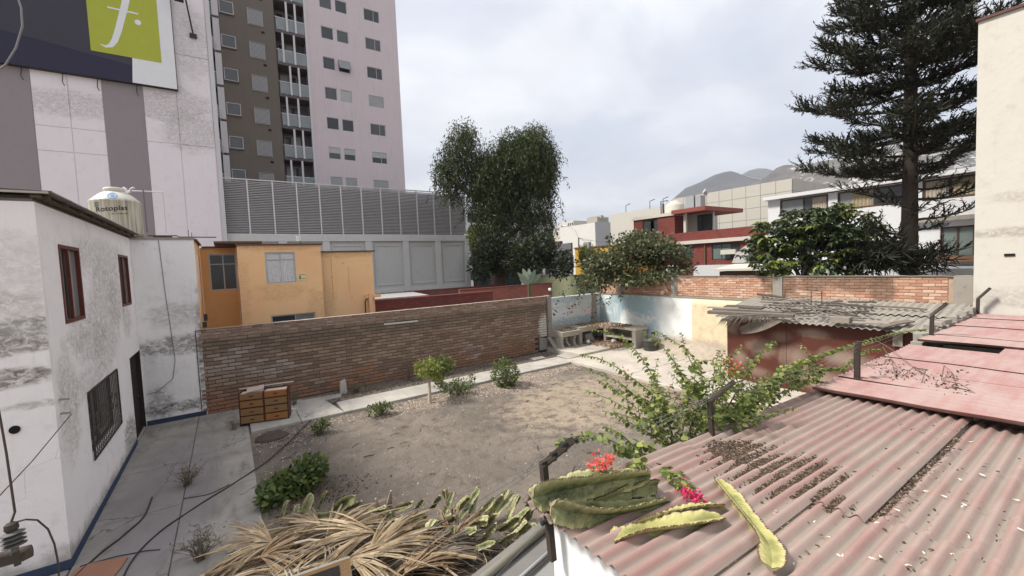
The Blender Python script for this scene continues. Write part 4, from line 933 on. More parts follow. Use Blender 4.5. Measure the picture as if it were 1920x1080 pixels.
# ---------------------------------------------------------------- buildings in the distance, right
def yz(X, x, y): p = at(x, y, X=X); return p.y, p.z
def xbox(root, name, mat, X, x0, x1, yt, yb, depth, proud=0.0, xr=None):
    """box whose front faces -X on the plane X, seen between pixels x0..x1, its top at yt and foot at yb (both read at xr or x0)"""
    xr = x0 if xr is None else xr
    a, c = yz(X, x0, (yt+yb)/2)[0], yz(X, x1, (yt+yb)/2)[0]; b = MB(); b.box((X-proud, a, yz(X, xr, yb)[1]), (X-proud+depth, c, yz(X, xr, yt)[1])); return b.build(name, mat, root)
M_RED = lined_brick('red_tile_front', (.20, .058, .047), (.165, .046, .038), (.12, .045, .038), axis='y', sx=3.0, sz=7.0)
M_CREAM = simple('cream_trim', (.50, .47, .41), .85, .1, 2); M_REDS = simple('red_roof_slab', (.22, .062, .046), .7, .1, 2)
root = thing('red_brick_house', 'red brick house with dark windows and a flat roof beyond the back wall', 'house', (37, 24, 0))
Xr = 36.0
yl, yr = yz(Xr, 1188, 420)[0], yz(Xr, 1265, 420)[0]; zt_ = yz(Xr, 1188, 414)[1]; zm = yz(Xr, 1267, 446)[1]
b = MB(); w0 = (yz(Xr, 1233, 420)[0], yz(Xr, 1205, 420)[0]); zw = (yz(Xr, 1215, 436)[1], zt_-.12)
holed(b, (Xr, yr, zm-2.6), Y_, Z_, (-1, 0, 0), yl-yr, zt_-zm+2.6, [(w0[0]-yr, zw[0]-zm+2.6, w0[1]-yr, zw[1]-zm+2.6)], .15, 6); b.build('upper_wall', M_RED, root)
window(root, (Xr, yr, zm-2.6), Y_, Z_, (-1, 0, 0), (w0[0]-yr, zw[0]-zm+2.6, w0[1]-yr, zw[1]-zm+2.6), .05, .08, .05, bars_u=((w0[0]+w0[1])/2-yr, (w0[0]*1.5+w0[1]*.5)/2-yr), frame=M_IRON)
b = MB(); b.box((Xr-.12, yr, zt_+.003), (Xr+6, yl+.1, zt_+.3)); b.build('cornice', M_CREAM, root)
ye = yz(Xr, 1328, 405)[0]; b = MB(); b.box((Xr-.5, ye, zt_+.05), (Xr+6, yr-.004, zt_+.42)); b.build('roof_slab', M_REDS, root)
ybk = yz(Xr, 1317, 420)[0]; b = MB(); b.box((Xr+1.8, ybk, zm-.2), (Xr+2.0, yr-.01, zt_+.045)); b.build('terrace_back_wall', M_CREAM, root)
b = MB(); b.box((Xr+1.72, ybk+.1, zm+.3), (Xr+1.79, ybk+(yr-ybk)*.55, zt_-.1)); tw = b.build('window', M_IRON, root)
for q in range(3): b = MB(); y0 = ybk+.16+q*(yr-ybk)*.165; b.box((Xr+1.70, y0, zm+.36), (Xr+1.715, y0+(yr-ybk)*.14, zt_-.16)); b.build('pane', M_GLASS, tw)
b = MB(); b.box((Xr+.05, ybk+(yr-ybk)*.60, zm-.1), (Xr+.3, ybk+(yr-ybk)*.68, zt_+.04)); b.build('terrace_pillar', M_CREAM, root)
y2 = yz(Xr, 1400, 440)[0]; zp = yz(Xr, 1325, 432)[1]; zq = yz(Xr, 1325, 449)[1]
b = MB(); b.box((Xr, y2-3, zq), (Xr+.3, yr-.01, zp)); b.build('parapet', M_RED, root)
b = MB(); b.box((Xr-.25, y2-3, zq-.32), (Xr+3, yr-.3, zq-.003)); b.build('white_band', M_CREAM, root)
wy0, wy1 = yz(Xr, 1388, 470)[0], yz(Xr, 1334, 470)[0]; wz0, wz1 = yz(Xr, 1350, 487)[1], yz(Xr, 1350, 456)[1]
v0, v1 = yz(Xr, 1300, 465)[0], yz(Xr, 1275, 465)[0]
Or_ = (Xr+.05, y2-3, 0); holes = [(wy0-y2+3, wz0, wy1-y2+3, min(wz1, zq-.45)), (v0-y2+3, wz0+.3, v1-y2+3, zq-.45)]
b = MB(); holed(b, Or_, Y_, Z_, (-1, 0, 0), yr-.3-y2+3, zq-.325, holes, .15, 6); b.build('lower_wall', M_RED, root)
M_GRG = glass('greenish_glass', (.16, .20, .19))
r = holes[0]; window(root, Or_, Y_, Z_, (-1, 0, 0), r, .05, .08, .05, bars_u=(r[0]+(r[2]-r[0])*.33, r[0]+(r[2]-r[0])*.66), bars_v=((r[1]+r[3]*3)/4,), frame=M_IRON, pane=[M_GLASS, M_GRG, M_GRG])
r = holes[1]; window(root, Or_, Y_, Z_, (-1, 0, 0), r, .05, .08, .05, frame=M_IRON)
b = MB(); yp = yz(Xr, 1322, 470)[0]; b.tube([(Xr-.02, yp, 2.5), (Xr-.02, yp, zq-.34)], .09, 6); b.build('drain_pipe', M_BROWN, root)
b = MB(); b.box((Xr-.35, yz(Xr, 1383, 470)[0], wz0+.45), (Xr-.1, yz(Xr, 1355, 470)[0], wz0+.85)); b.build('window_planter', M_CREAM, root)
q0, q1, q2, q3 = at(1372, 493, X=33), at(1404, 493, X=33), at(1404, 456, X=33), at(1380, 474, X=33); b = MB(); k_ = V(.3, 0, 0); b.hexa([q0, q1, q1+k_, q0+k_, q3, q2, q2+k_, q3+k_]); b.build('stair_side', simple('grey_stair', (.44, .43, .41), .85, .15, 2), root)
b = MB(); ya, yb_ = yz(30, 1440, 490)[0], yz(30, 1300, 505)[0]; b.box((30, ya, 0), (30.3, yb_, yz(30, 1330, 497)[1])); tag(b.build('white_wall', simple('white_far_wall', (.5, .5, .5), .85, .1)), 'white wall in front of the red brick house', 'wall')
b = MB(); yA, yB = yz(27, 1400, 500)[0], yz(27, 1362, 500)[0]; zc_ = yz(27, 1370, 499)[1]; b.hexa([(25.5, yA-2, zc_-.25), (25.5, yB, zc_-.25), (28, yB, zc_), (28, yA-2, zc_), (25.5, yA-2, zc_-.12), (25.5, yB, zc_-.12), (28, yB, zc_+.12), (28, yA-2, zc_+.12)])
cn = thing('canopy', 'pale sloping canopy roof just behind the orange bricks', 'canopy', (27, yA, 0)); b.build('canopy_sheet', M_CREAM, cn); b = MB(); b.box((26, yA-1.9, 0), (27.9, yB-.1, zc_-.3)); b.build('canopy_walls', M_BROWN, cn)
# tank and plant room on its roof
tk2 = thing('water_tank', 'cream water tank on the roof of the red brick house', 'tank', at(1265, 405, X=39.0))
pt_ = at(1265, 404, X=39.0); b = MB(); b.lathe([(.95, pt_.z-.5), (.97, pt_.z), (.97, pt_.z+1.0), (.9, pt_.z+1.12), (.45, pt_.z+1.4), (.4, pt_.z+1.5)], 24, (pt_.x, pt_.y, 0)); b.build('tank_body', M_TANK if False else simple('far_cream_tank', (.52, .49, .42), .6, .12, 2, streak=.4), tk2, smooth=True)
b = MB(); b.tube([(pt_.x-.6, pt_.y+1.2, pt_.z-.5), (pt_.x-.6, pt_.y+1.2, pt_.z+1.6), (pt_.x-.2, pt_.y+.6, pt_.z+1.6)], .06, 5); b.tube([(pt_.x-.8, pt_.y+.8, pt_.z-.5), (pt_.x-.8, pt_.y+.8, pt_.z+1.3)], .1, 5); b.build('pipes', M_IRON, tk2)
ph = thing('plant_room', 'grey rooftop block with air units behind the red brick house', 'building', at(1300, 412, X=42)); pp = at(1300, 412, X=42.5)
b = MB(); b.box((42, pp.y-1.3, 4), (45, pp.y+1.6, pp.z+1.2)); b.build('wall', simple('grey_block', (.36, .36, .36), .85, .08, 2), ph)
b = MB(); b.box((42.3, pp.y-.2, pp.z+1.203), (43.4, pp.y+.8, pp.z+2.6)); b.box((42.3, pp.y-1.0, pp.z+1.203), (43.2, pp.y-.4, pp.z+2.5)); b.build('air_unit', simple('metal_unit', (.28, .29, .3), .5, .2), ph)
# beige panelled hall
M_BEIGE = simple('beige_panel', (.43, .41, .36), .8, .05, 1.5); M_BEIGED = simple('beige_joint', (.30, .285, .25), .9)
hl = thing('beige_hall', 'large beige panelled building with a sloping top edge', 'building', (58, 30, 0))
Xb = 50.0; yR, yL = yz(Xb, 1485, 336)[0], yz(Xb, 1300, 366)[0]; zT = yz(Xb, 1485, 334)[1]; zTL = yz(Xb, 1305, 364)[1]
b = MB(); b.box((Xb+.05, yR+.02, 0), (Xb+40, yL+3, zT-.02)); b.build('core', M_BEIGED, hl)
pw = (yL+3-yR)/9; pm = MB(); pm.hexa([(Xb, .02, .02), (Xb, pw-.02, .02), (Xb+.05, pw-.02, .02), (Xb+.05, .02, .02), (Xb, .02, 1.28), (Xb, pw-.02, 1.28), (Xb+.05, pw-.02, 1.28), (Xb+.05, .02, 1.28)])
pmm = pm.mesh('panel', M_BEIGE); nz = int(zT/1.3)
for i in range(9):
    for j in range(1, nz): inst('panel', pmm, hl, Matrix.Translation((0, yR+i*pw, zT-1.3*(nz-j))))
pm2 = MB(); pm2.box((.02, yR-.03, .02), (2.7, yR+.02, 1.28)); pm2m = pm2.mesh('panel', M_BEIGE)
for i in range(8):
    for j in range(3, nz): inst('panel', pm2m, hl, Matrix.Translation((Xb+.1+i*2.74, 0, zT-1.3*(nz-j))))
sp = thing('roof_spotlight', 'small round spotlight on the beige hall roof edge', 'lamp', at(1328, 362, X=Xb)); p_ = at(1328, 362, X=Xb+.3)
b = MB(); b.tube([(p_.x, p_.y, zTL-.6), p_], .06, 5); b.tube([p_, p_+V(-.4, .3, .3)], [.15, .32], 8); b.build('lamp', M_GRILLE, sp)
ch = thing('cream_warehouse', 'plain cream warehouse left of the red brick house', 'building', (60, 45, 0)); Xc = 60.0
yA, yB = yz(Xc, 1300, 395)[0], yz(Xc, 1144, 403)[0]; b = MB(); b.box((Xc, yA, 0), (Xc+20, yB, yz(Xc, 1200, 394)[1])); b.build('wall', simple('cream_far', (.46, .44, .39), .85, .05, .5), ch)
b = MB(); zc_ = yz(Xc, 1200, 394)[1]
for x in (1170, 1215, 1240): y_ = yz(Xc, x, 390)[0]; b.tube([(Xc+.5, y_, zc_), (Xc+.5, y_, zc_+1.3), (Xc+.5, y_-1.0, zc_+1.5)], .07, 4)
b.build('roof_lamps', M_IRON, ch)
# far pale buildings in the middle
fb = thing('pale_far_building', 'pale box building with rooftop plant beyond the street lamp', 'building', (95, 75, 0)); Xf = 92.0
yA, yB = yz(Xf, 1116, 430)[0], yz(Xf, 1050, 432)[0]; zf = yz(Xf, 1090, 421)[1]; b = MB(); b.box((Xf, yA, 0), (Xf+16, yB, zf)); b.build('wall', simple('pale_far', (.52, .51, .48), .85, .05, .3), fb)
b = MB(); b.box((Xf+3, yA+2, zf+.003), (Xf+8, yA+6.5, zf+2.0)); b.box((Xf+4, yA+1.2, zf+1.6), (Xf+5, yA+7, zf+2.4)); b.build('rooftop_plant', M_BEIGED, fb)
b = MB()
for q in range(5): b.box((Xf-.15, yA+2.0+q*1.5, 5), (Xf-.02, yA+2.9+q*1.5, 9))
b.build('window', M_GLASSG, fb)
b = MB(); b.box((Xf-.1, yA-.02, 0), (Xf+16, yA-.12, zf+.2)); b.build('grey_side', simple('grey_far', (.36, .36, .37), .85), fb)
for k, (x0, x1, yt, lab) in enumerate(((1036, 1052, 425, 'tiny pale building at the foot of the distant town'), (1053, 1075, 417, 'tiny grey rooftop blocks far beyond the street lamp'))):
    fb2 = thing('distant_building', lab, 'building', (180, 120, 0)); b = MB(); p0, p1 = at(x0, yt, X=180+k*20), at(x1, yt, X=180+k*20); b.box((180+k*20, p1.y, 0), (195+k*20, p0.y, p0.z)); b.build('wall', M_CREAM, fb2)
    b = MB(); [b.box((179.9+k*20, p1.y+.4+q*2, p0.z-3), (179.98+k*20, p1.y+1.5+q*2, p0.z-1.3)) for q in range(3)]; b.build('window', M_GLASS, fb2)
wa = thing('white_apartment_block', 'white apartment block with dark windows showing through the willowy tree', 'building', (35, 62, 0)); Yw = 62.0
p0, p1 = at(872, 395, Y=Yw), at(1036, 398, Y=Yw); b = MB(); b.box((p0.x, Yw, 0), (p1.x, Yw+12, p0.z)); b.build('wall', simple('white_block', (.60, .60, .61), .85, .06), wa)
for k in range(5):
    for q in range(7):
        x0 = p0.x+.4+q*(p1.x-p0.x)/7; z0 = p0.z-1.1-k*2.4
        if z0 > 1: b = MB(); b.box((x0, Yw-.08, z0-.75), (x0+(p1.x-p0.x)/7-.9, Yw-.01, z0+.75)); b.build('window', M_GLASS, wa)
yh = thing('yellow_house', 'yellow ochre house with a grey chimney behind the bushes', 'house', (40, 36, 0)); Xy = 44.0
M_YEL = simple('ochre_paint', (.46, .27, .05), .85, .1, 1.5)
yA, yM, yB = yz(Xy, 1175, 470)[0], yz(Xy, 1108, 470)[0], yz(Xy, 1078, 470)[0]; z1, z2 = yz(Xy, 1125, 461)[1], yz(Xy, 1085, 466)[1]
b = MB(); holed(b, (Xy, yA, 0), Y_, Z_, (-1, 0, 0), yB-yA, z2, [(yz(Xy, 1098, 470)[0]-yA, z2-2.2, yz(Xy, 1087, 470)[0]-yA, z2-.4)], .2, 8); b.build('wall', M_YEL, yh)
window(yh, (Xy, yA, 0), Y_, Z_, (-1, 0, 0), (yz(Xy, 1098, 470)[0]-yA, z2-2.2, yz(Xy, 1087, 470)[0]-yA, z2-.4), .05, .1, .05, frame=M_IRON)
b = MB(); b.box((Xy-.5, yz(Xy, 1109, 470)[0], 0), (Xy-.01, yz(Xy, 1098, 470)[0]-.1, z2+.8)); b.build('chimney', simple('grey_render', (.26, .25, .25), .9), yh)
b = MB(); b.box((Xy-.15, yA, z2+.003), (Xy+8, yB+.1, z2+.16)); b.build('roof_edge', M_BROWN, yh)
gs = thing('grey_gable_wall', 'dark grey sloping-topped wall beside the yellow house', 'wall', (36, 34, 0)); Xg = 40.0
yA, yB = yz(Xg, 1071, 470)[0], yz(Xg, 1030, 470)[0]; za, zb_ = yz(Xg, 1071, 455)[1], yz(Xg, 1030, 460)[1]
b = MB(); b.hexa([(Xg, yA, 0), (Xg+.3, yA, 0), (Xg+.3, yB, 0), (Xg, yB, 0), (Xg, yA, za), (Xg+.3, yA, za), (Xg+.3, yB, zb_), (Xg, yB, zb_)]); b.build('wall', simple('slate_grey', (.115, .12, .13), .85), gs)
b = MB(); p_ = at(1046, 457, X=Xg); b.box((Xg-.1, p_.y-.6, p_.z-.3), (Xg+.4, p_.y+.9, p_.z+.35)); b.build('chimney', simple('dark_chimney', (.08, .07, .07), .9), gs)
tl = thing('teal_fence', 'dark teal fence sheet between the grey podium and the willowy tree', 'fence', (20, 33, 0)); p0, p1 = at(886, 470, Y=33), at(925, 470, Y=33)
b = MB(); b.box((p0.x, 33, 0), (p1.x+3, 33.1, p0.z)); b.build('sheet', simple('dark_teal', (.03, .05, .055), .7, .2), tl)
gw = thing('green_garden_wall', 'low pale green garden wall behind the broad-leaved plant', 'wall', (24, 25, 0)); p0, p1, pz = at(985, 520, X=24), at(1115, 515, X=24), at(1040, 517, X=24)
b = MB(); b.box((24, p1.y, 0), (24.2, p0.y, pz.z)); b.build('masonry', simple('pale_green_paint', (.38, .40, .25), .85, .15, 2), gw)
b = MB(); b.box((23.96, p1.y, pz.z+.002), (24.24, p0.y, pz.z+.07)); b.build('coping', M_CONC, gw)
ball = thing('garden_lamp', 'white globe lamp on a thin post by the red garden wall', 'lamp', at(1031, 543, D=22)); p_ = at(1031, 543, D=22)
b = MB(); b.lathe([(.01, -.09), (.07, -.06), (.09, 0), (.07, .06), (.01, .09)], 12, p_); b.build('globe', simple('white_globe', (.75, .74, .7), .3), ball, smooth=True); b = MB(); b.tube([(p_.x, p_.y, 0), (p_.x, p_.y, p_.z-.13)], .03, 5); b.build('post', M_IRON, ball)
st = thing('street_lamp', 'curved street lamp on a pole with wires beyond the yellow house', 'street lamp', at(1085, 470, X=60))
q0, q1, q2, q3, q4 = at(1085, 470, X=60), at(1083, 443, X=60), at(1079, 433, X=60), at(1071, 427, X=60), at(1062, 424, X=60)
b = MB(); b.tube([(q0.x, q0.y, 0), q0, at(1085, 445, X=60)], .16, 6); b.build('pole', simple('grey_pole', (.22, .21, .2), .8), st)
b = MB(); b.tube([q1, q2, q3, q4], .07, 5); b.build('arm', M_ALU, st); b = MB(); b.tube([q4, at(1056, 424, X=60)], [.12, .2], 6); b.build('lamp_head', M_ALU, st)
b = MB()
for (x, y) in ((1110, 452), (1115, 460), (1150, 455)): b.tube([at(1085, 446, X=60), at((1085+x)/2, (446+y)/2+2, X=57), at(x, y, X=54)], .03, 3)
tag(b.build('overhead_wires', M_IRON), 'sagging wires strung from the street lamp pole', 'wires')

# white building behind the pines
M_WHB = plaster('white_building_paint', (.60, .60, .61), (.5, .49, .47), amount=.3, crack=False, streak=.15); M_WBR = simple('brown_window_frame', (.085, .045, .035), .6, .2)
M_DRAPE = simple('yellow_curtain', (.30, .25, .16), .9, .2, 9); M_DRAPE2 = simple('pale_curtain', (.36, .31, .25), .9, .2, 9)
root = thing('white_office_building', 'long white two-storey building with brown window bands behind the tall pine', 'building', (31, 7, 0)); Xw = 28.0
yL = yz(Xw, 1440, 390)[0]; yRr = -2.0; zr_ = yz(Xw, 1640, 345)[1]; W_ = yL-yRr
def wy(x, y=360): return yz(Xw, x, y)[0]-yRr
zb1, zt1 = yz(Xw, 1560, 396)[1], yz(Xw, 1560, 362)[1]
hol = [(wy(1553), zb1, wy(1462), zt1), (wy(1715), zb1, wy(1570), zt1), (wy(1836), zb1, wy(1729), zt1), (.4, zb1, wy(1842), zt1), (wy(1830), yz(Xw, 1790, 482)[1], wy(1764), yz(Xw, 1790, 424)[1])]
b = MB(); holed(b, (Xw, yRr, 0), Y_, Z_, (-1, 0, 0), W_, zr_-.1, hol, .18, .5); b.build('front_wall', M_WHB, root)
b = MB(); b.box((Xw+.51, yRr, 0), (Xw+14, yL, zr_-.1)); b.build('rear_block', M_WHB, root)
b = MB(); b.box((Xw-.35, yRr-.1, zr_-.098), (Xw+14, yL+.15, zr_+.10)); b.build('roof_slab', M_WHB, root)
b = MB(); b.box((Xw-.05, yRr, zt1+.02), (Xw-.004, wy(1462)+yRr, zr_-.1)); b.build('brown_fascia', M_WBR, root)
for i, r in enumerate(hol[:4]):
    n = max(2, int((r[2]-r[0])/1.05)); bu = [r[0]+(r[2]-r[0])*q/n for q in range(1, n)]
    f = window(root, (Xw, yRr, 0), Y_, Z_, (-1, 0, 0), r, .06, .09, .07, bars_u=bu, frame=M_WBR, pane=[M_GLASS, M_GLASSG])
    for q in range(n):
        if (q+i) % 2 == 0 or i == 2:
            y0 = yRr+r[0]+(r[2]-r[0])*q/n; wd = (r[2]-r[0])/n*(.8 if i == 2 else .55)
            b = MB(); b.grid(lambda u, v: (Xw+.085+.014*math.sin(u*34), y0+.12+u*wd, r[1]+.1+v*(r[3]-r[1]-.2)), 36, 2); b.build('curtain', M_DRAPE if (q+i) % 3 else M_DRAPE2, f)
window(root, (Xw, yRr, 0), Y_, Z_, (-1, 0, 0), hol[4], .06, .08, .07, bars_u=((hol[4][0]+hol[4][2])/2,), frame=M_WBR, pane=glass('green_grey_glass', (.22, .26, .25)))
zz_ = yz(Xw, 1790, 409)[1]; b = MB(); b.box((Xw-.3, yRr, zz_-.1), (Xw-.003, wy(1700)+yRr, zz_+.1)); b.build('ledge', M_CONC, root)
zz_ = yz(Xw, 1790, 486)[1]; b = MB(); b.box((Xw-.35, yRr, zz_-.12), (Xw-.003, wy(1762)+yRr, zz_+.16)); b.build('tiled_sill', simple('terracotta_sill', (.26, .14, .085), .7, .15), root)
b = MB(); b.box((Xw-3, yRr, 0), (Xw-.36, wy(1500)+yRr, yz(Xw-3, 1790, 499)[1]-.1)); b.build('front_porch', M_WHB, root)

# tall blank wall at the right edge
M_TALL = plaster('cream_tall_wall', (.57, .545, .485), (.34, .315, .27), amount=.42, streak=.2, bumpd=.03, stains=[((16.68, 1.9, 4.7), (1, .8, .12), (.42, .38, .32), .7), ((16.68, 1.2, 3.0), (1, 1.4, .25), (.5, .46, .4), .6), ((16.68, 1.5, 5.6), (1, .7, .15), (.5, .46, .4), .6)])
zt_ = at(1845, 38, X=16.68).z
root = thing('tall_white_building', 'tall cream-white blank wall rising beside the pink roof', 'building', (19, -1, 0))
b = MB(); b.box((16.68, -9, 0), (22.5, 2.43, zt_)); b.build('wall', M_TALL, root)
b = MB(); b.box((16.62, -9, zt_+.002), (22.55, 2.47, zt_+.07)); b.build('capping', simple('brown_capping', (.12, .06, .05), .8), root)
b = MB(); p_ = at(1893, 478, X=16.68); b.box((16.655, p_.y-.09, p_.z-.03), (16.69, p_.y+.09, p_.z+.035)); b.build('wall_vent', M_DARK, root)

# ---------------------------------------------------------------- hills and haze
M_HILL = None
g = G('bare_hillside'); n1 = g.noise(.004, 8, .65); n2 = g.noise(.02, 8, .7); n3 = g.noise(.12, 6, .7)
col = g.mix(g.mr(n1, .35, .65), (.040, .040, .043), (.075, .070, .066)); col = g.mix(g.mr(n2, .5, .7, 0, .6), col, (.045, .043, .043)); col = g.mix(g.mr(n3, .62, .72, 0, .5), col, (.13, .12, .105)); M_HILL = g.done(col, .95, .05)
g = G('town_hillside'); n3 = g.vor(.11, out='Color'); col = g.mix(g.mr(g.noise(.01, 6, .6), .35, .65), (.055, .048, .042), (.105, .088, .07)); sx = g.nd('ShaderNodeSeparateColor'); g.put(sx.inputs[0], n3)
col = g.mix(g.math('MULTIPLY', g.mr(sx.outputs[0], .72, .76), g.mr(g.noise(.009, 4), .48, .56)), col, (.40, .37, .33)); M_HILL2 = g.done(col, .95, .05)
def hill(name, ridge, D, mat, front=900, back=700, seed=0, rough=14):
    pts = [at(x, y, D=D) for x, y in ridge]; n = 130; b = MB(); acc = [0]
    for i in range(1, len(pts)): acc.append(acc[-1]+(pts[i]-pts[i-1]).length)
    fwh = Vector((_fw.x, _fw.y, 0)).normalized()
    def rp(t):
        s = t*acc[-1]
        for i in range(1, len(pts)):
            if s <= acc[i] or i == len(pts)-1:
                k = (s-acc[i-1])/(acc[i]-acc[i-1]); return pts[i-1].lerp(pts[i], k)
    def f(u, v):
        p = rp(u); d = (v-.55)/.45*back if v > .55 else (v-.55)/.55*front; k = 1-abs(v-.55)/(.45 if v > .55 else .55)
        h = p.z*(k**.9); q = Vector((p.x, p.y, 0))+fwh*d
        am = rough*(1-abs(2*k-1)*.6)*(.35 if k > .97 else 1)
        return Vector((q.x, q.y, -2+h+am*(mn.noise(Vector((q.x*.006, q.y*.006, seed)))+.5*mn.noise(Vector((q.x*.02, q.y*.02, seed))))-(0 if k > .02 else 25)))
    b.grid(f, n, 40); o = b.build(name, mat, smooth=True); return tag(o, kind='structure')
hill('hill', [(1200, 420), (1262, 372), (1285, 352), (1310, 342), (1340, 327), (1358, 322), (1371, 320), (1385, 325), (1400, 331), (1430, 336), (1480, 352), (1560, 395)], 2000, M_HILL, seed=1)
hill('hill', [(1350, 345), (1392, 326), (1405, 319), (1422, 315), (1438, 316), (1455, 321), (1480, 335), (1540, 360)], 2700, M_HILL, seed=4, rough=10)
hill('hill', [(1360, 372), (1410, 345), (1440, 328), (1456, 314), (1472, 308), (1500, 309), (1520, 306), (1545, 300), (1575, 295), (1620, 284), (1700, 268), (1800, 262), (1900, 258), (2050, 262), (2250, 290)], 1500, M_HILL2, seed=9)
b = MB()
for x in range(1370, 1428, 3):
    y = 322+ (x-1370)*.27; 
pts = [at(x, 323.5+(x-1372)*.24+1.2*math.sin((x-1372)*.07), D=1985) for x in range(1372, 1432, 4)]
for i in range(len(pts)-1): b.bar(pts[i], pts[i+1], 6, 5)
tag(b.build('hillside_track', simple('pale_track', (.5, .47, .42), .9)), kind='structure')

hz = MB(); hz.box((-900, -900, -1.1), (3300, 3300, 900)); hzo = hz.build('haze', None); tag(hzo, kind='stuff')
hm_ = bpy.data.materials.new('haze_air'); hm_.use_nodes = True; t_ = hm_.node_tree; t_.nodes.clear(); o_ = t_.nodes.new('ShaderNodeOutputMaterial'); v_ = t_.nodes.new('ShaderNodeVolumePrincipled')
v_.inputs['Color'].default_value = (.80, .85, .95, 1); v_.inputs['Density'].default_value = .00017; t_.links.new(v_.outputs[0], o_.inputs['Volume']); hzo.data.materials.clear(); hzo.data.materials.append(hm_)

# ---------------------------------------------------------------- near corrugated roofs
def onp(x, y, p, n):
    d = CR*((x-960)/FPX) - CU*((y-540)/FPX) + _fw; p, n = Vector(p), Vector(n)
    return CAM + d*((p-CAM).dot(n)/d.dot(n))
RS = .032                                        # fall of the near roof along +X
RP, RN = Vector((1.7, 0, 2.70)), Vector((RS, 0, 1)).normalized()
def rz(x): return 2.70-(x-1.7)*RS
def roofpx(x, y): return onp(x, y, RP, RN)
def red_roof_mat(name, base, dusty, dust_amt, pale, valley):
    g = G(name); o = g.xyz(); n1 = g.noise(.9, 6, .6); n2 = g.noise(5, 7, .68); n3 = g.noise(40, 4, .7); st = g.noise(1.0, 6, .6, g.map(g.pos(), (1.0, 9, 1)))
    col = g.mix(n2, tuple(q*.85 for q in base), tuple(q*1.12 for q in base))
    k = g.mr(g.math('ADD', g.math('MULTIPLY', n1, .5), g.math('MULTIPLY', st, .5)), .40, .60, 0, dust_amt); col = g.mix(k, col, dusty)
    col = g.mix(g.mr(n2, .55, .72, 0, .5), col, pale); col = g.mix(g.mr(n3, .60, .75, 0, .35), col, tuple(q*.35 for q in dusty))
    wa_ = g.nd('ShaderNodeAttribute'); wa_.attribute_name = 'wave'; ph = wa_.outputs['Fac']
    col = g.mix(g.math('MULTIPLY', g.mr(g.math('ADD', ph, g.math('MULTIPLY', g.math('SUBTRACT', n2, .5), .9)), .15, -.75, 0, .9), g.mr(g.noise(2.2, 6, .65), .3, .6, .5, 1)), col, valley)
    g.bump(g.math('ADD', n2, g.math('MULTIPLY', n3, .5)), .25, .006); return g.done(col, .85, .2)
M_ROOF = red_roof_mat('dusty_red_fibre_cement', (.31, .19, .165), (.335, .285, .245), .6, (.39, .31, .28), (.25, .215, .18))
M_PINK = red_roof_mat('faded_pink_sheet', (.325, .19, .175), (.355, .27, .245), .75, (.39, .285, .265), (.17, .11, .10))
M_WHITEW = plaster('white_lime_wash', (.83, .82, .80), (.45, .43, .40), amount=.25, streak=.2, bumpd=.02)
root = thing('corrugated_roof', 'large dusty red corrugated roof close by on the right', 'roof', (4, .5, 0))
XL = roofpx(1620, 985).x; YV = roofpx(1595, 978).y; YV2 = roofpx(1342, 1077).y
PIT = .097; Y0 = 2.32
def sheet(x0, x1, ytop, n, dz, rzt=0, wob=.006, name='roof_sheet'):
    L = x1-x0; U = Vector((1, 0, -RS)); U.normalize()
    b = corr_sheet((x0, ytop, rz(x0)+dz), U, (0, -1, rzt), L, n*PIT, PIT, .0175, .006, 8, 10, wob)
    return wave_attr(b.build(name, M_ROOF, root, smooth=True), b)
yy = Y0
for k, (y_, n_) in enumerate(((Y0, 11.45), (Y0-11*PIT, 10.3), (Y0-21*PIT, 10.3), (Y0-31*PIT, 10.3), (Y0-41*PIT, 10.3))): sheet(1.62+(.03 if k % 2 else 0), XL+.12, y_, n_, .040-.012*(k > 0)+.004*(k == 2), .004)
for k, (y_, n_) in enumerate(((Y0, 14.42), (Y0-14*PIT, 10.3), (Y0-24*PIT, 10.3), (Y0-34*PIT, 10.3), (Y0-44*PIT, 10.3))): sheet(XL-.02 if k else XL-.01, 6.5, y_, n_, (.022, 0, .008, .002, .008)[k], (.016, .004, .004, .004, .004)[k])
b = MB()
for (x, y) in ((698/3.375+960, 905/3.375+760), (1673/3.375+960, 715/3.375+760), (1845-1100+960+0, 735)):
    p = roofpx(x, y)
    if p.x < 7: b.lathe([(.022, .025), (.022, .034), (.011, .04), (.011, .052), (.004, .056)], 10, (p.x, p.y, p.z))
b.build('bolt', simple('rusty_bolt', (.34, .24, .22), .6, .2), root)
b = MB(); b.box((1.74, -4.2, 0), (1.9, 2.2, 2.62)); b.build('end_wall', M_WHITEW, root)
b = MB(); b.box((1.92, 2.06, 0), (6.9, 2.2, 2.44)); b.build('yard_wall', M_WHITEW, root)
b = MB(); b.grid(lambda u, v: (1.735-v*.03, 2.22-u*.0-.0, 1.75+v*.95), 1, 1); b.build('wall_corner', M_WHITEW, root)
root2 = thing('pink_roof', 'faded pink metal roof overlapping the red corrugated roof', 'roof', (11, 0, 0))
def pz(x): return 2.632-(x-6.15)*.0105
def psheet(x0, w, y0, y1, dz, lift=0, wob=.012, tilt=0.0):
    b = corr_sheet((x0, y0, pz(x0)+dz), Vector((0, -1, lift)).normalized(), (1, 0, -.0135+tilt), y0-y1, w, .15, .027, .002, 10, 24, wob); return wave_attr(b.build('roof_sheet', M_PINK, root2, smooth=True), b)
psheet(6.13, .9, 2.30, -4, .018, .022, .03)
for i, (x, w) in enumerate(((6.95, 1.0), (7.9, .98), (8.82, .98), (9.72, .68))): psheet(x, w, 2.29+.02*(i % 2), -4, .012 if i % 2 else .022, 0)
psheet(10.37, .72, 1.22, -4, .0); psheet(11.03, .95, 2.34, -4, .03, .0)
for i, x in enumerate((11.9, 12.8, 13.7, 14.6, 15.5)): psheet(x, 1.0 if i < 4 else 1.12, 2.30, -4, .01 if i % 2 else .026)
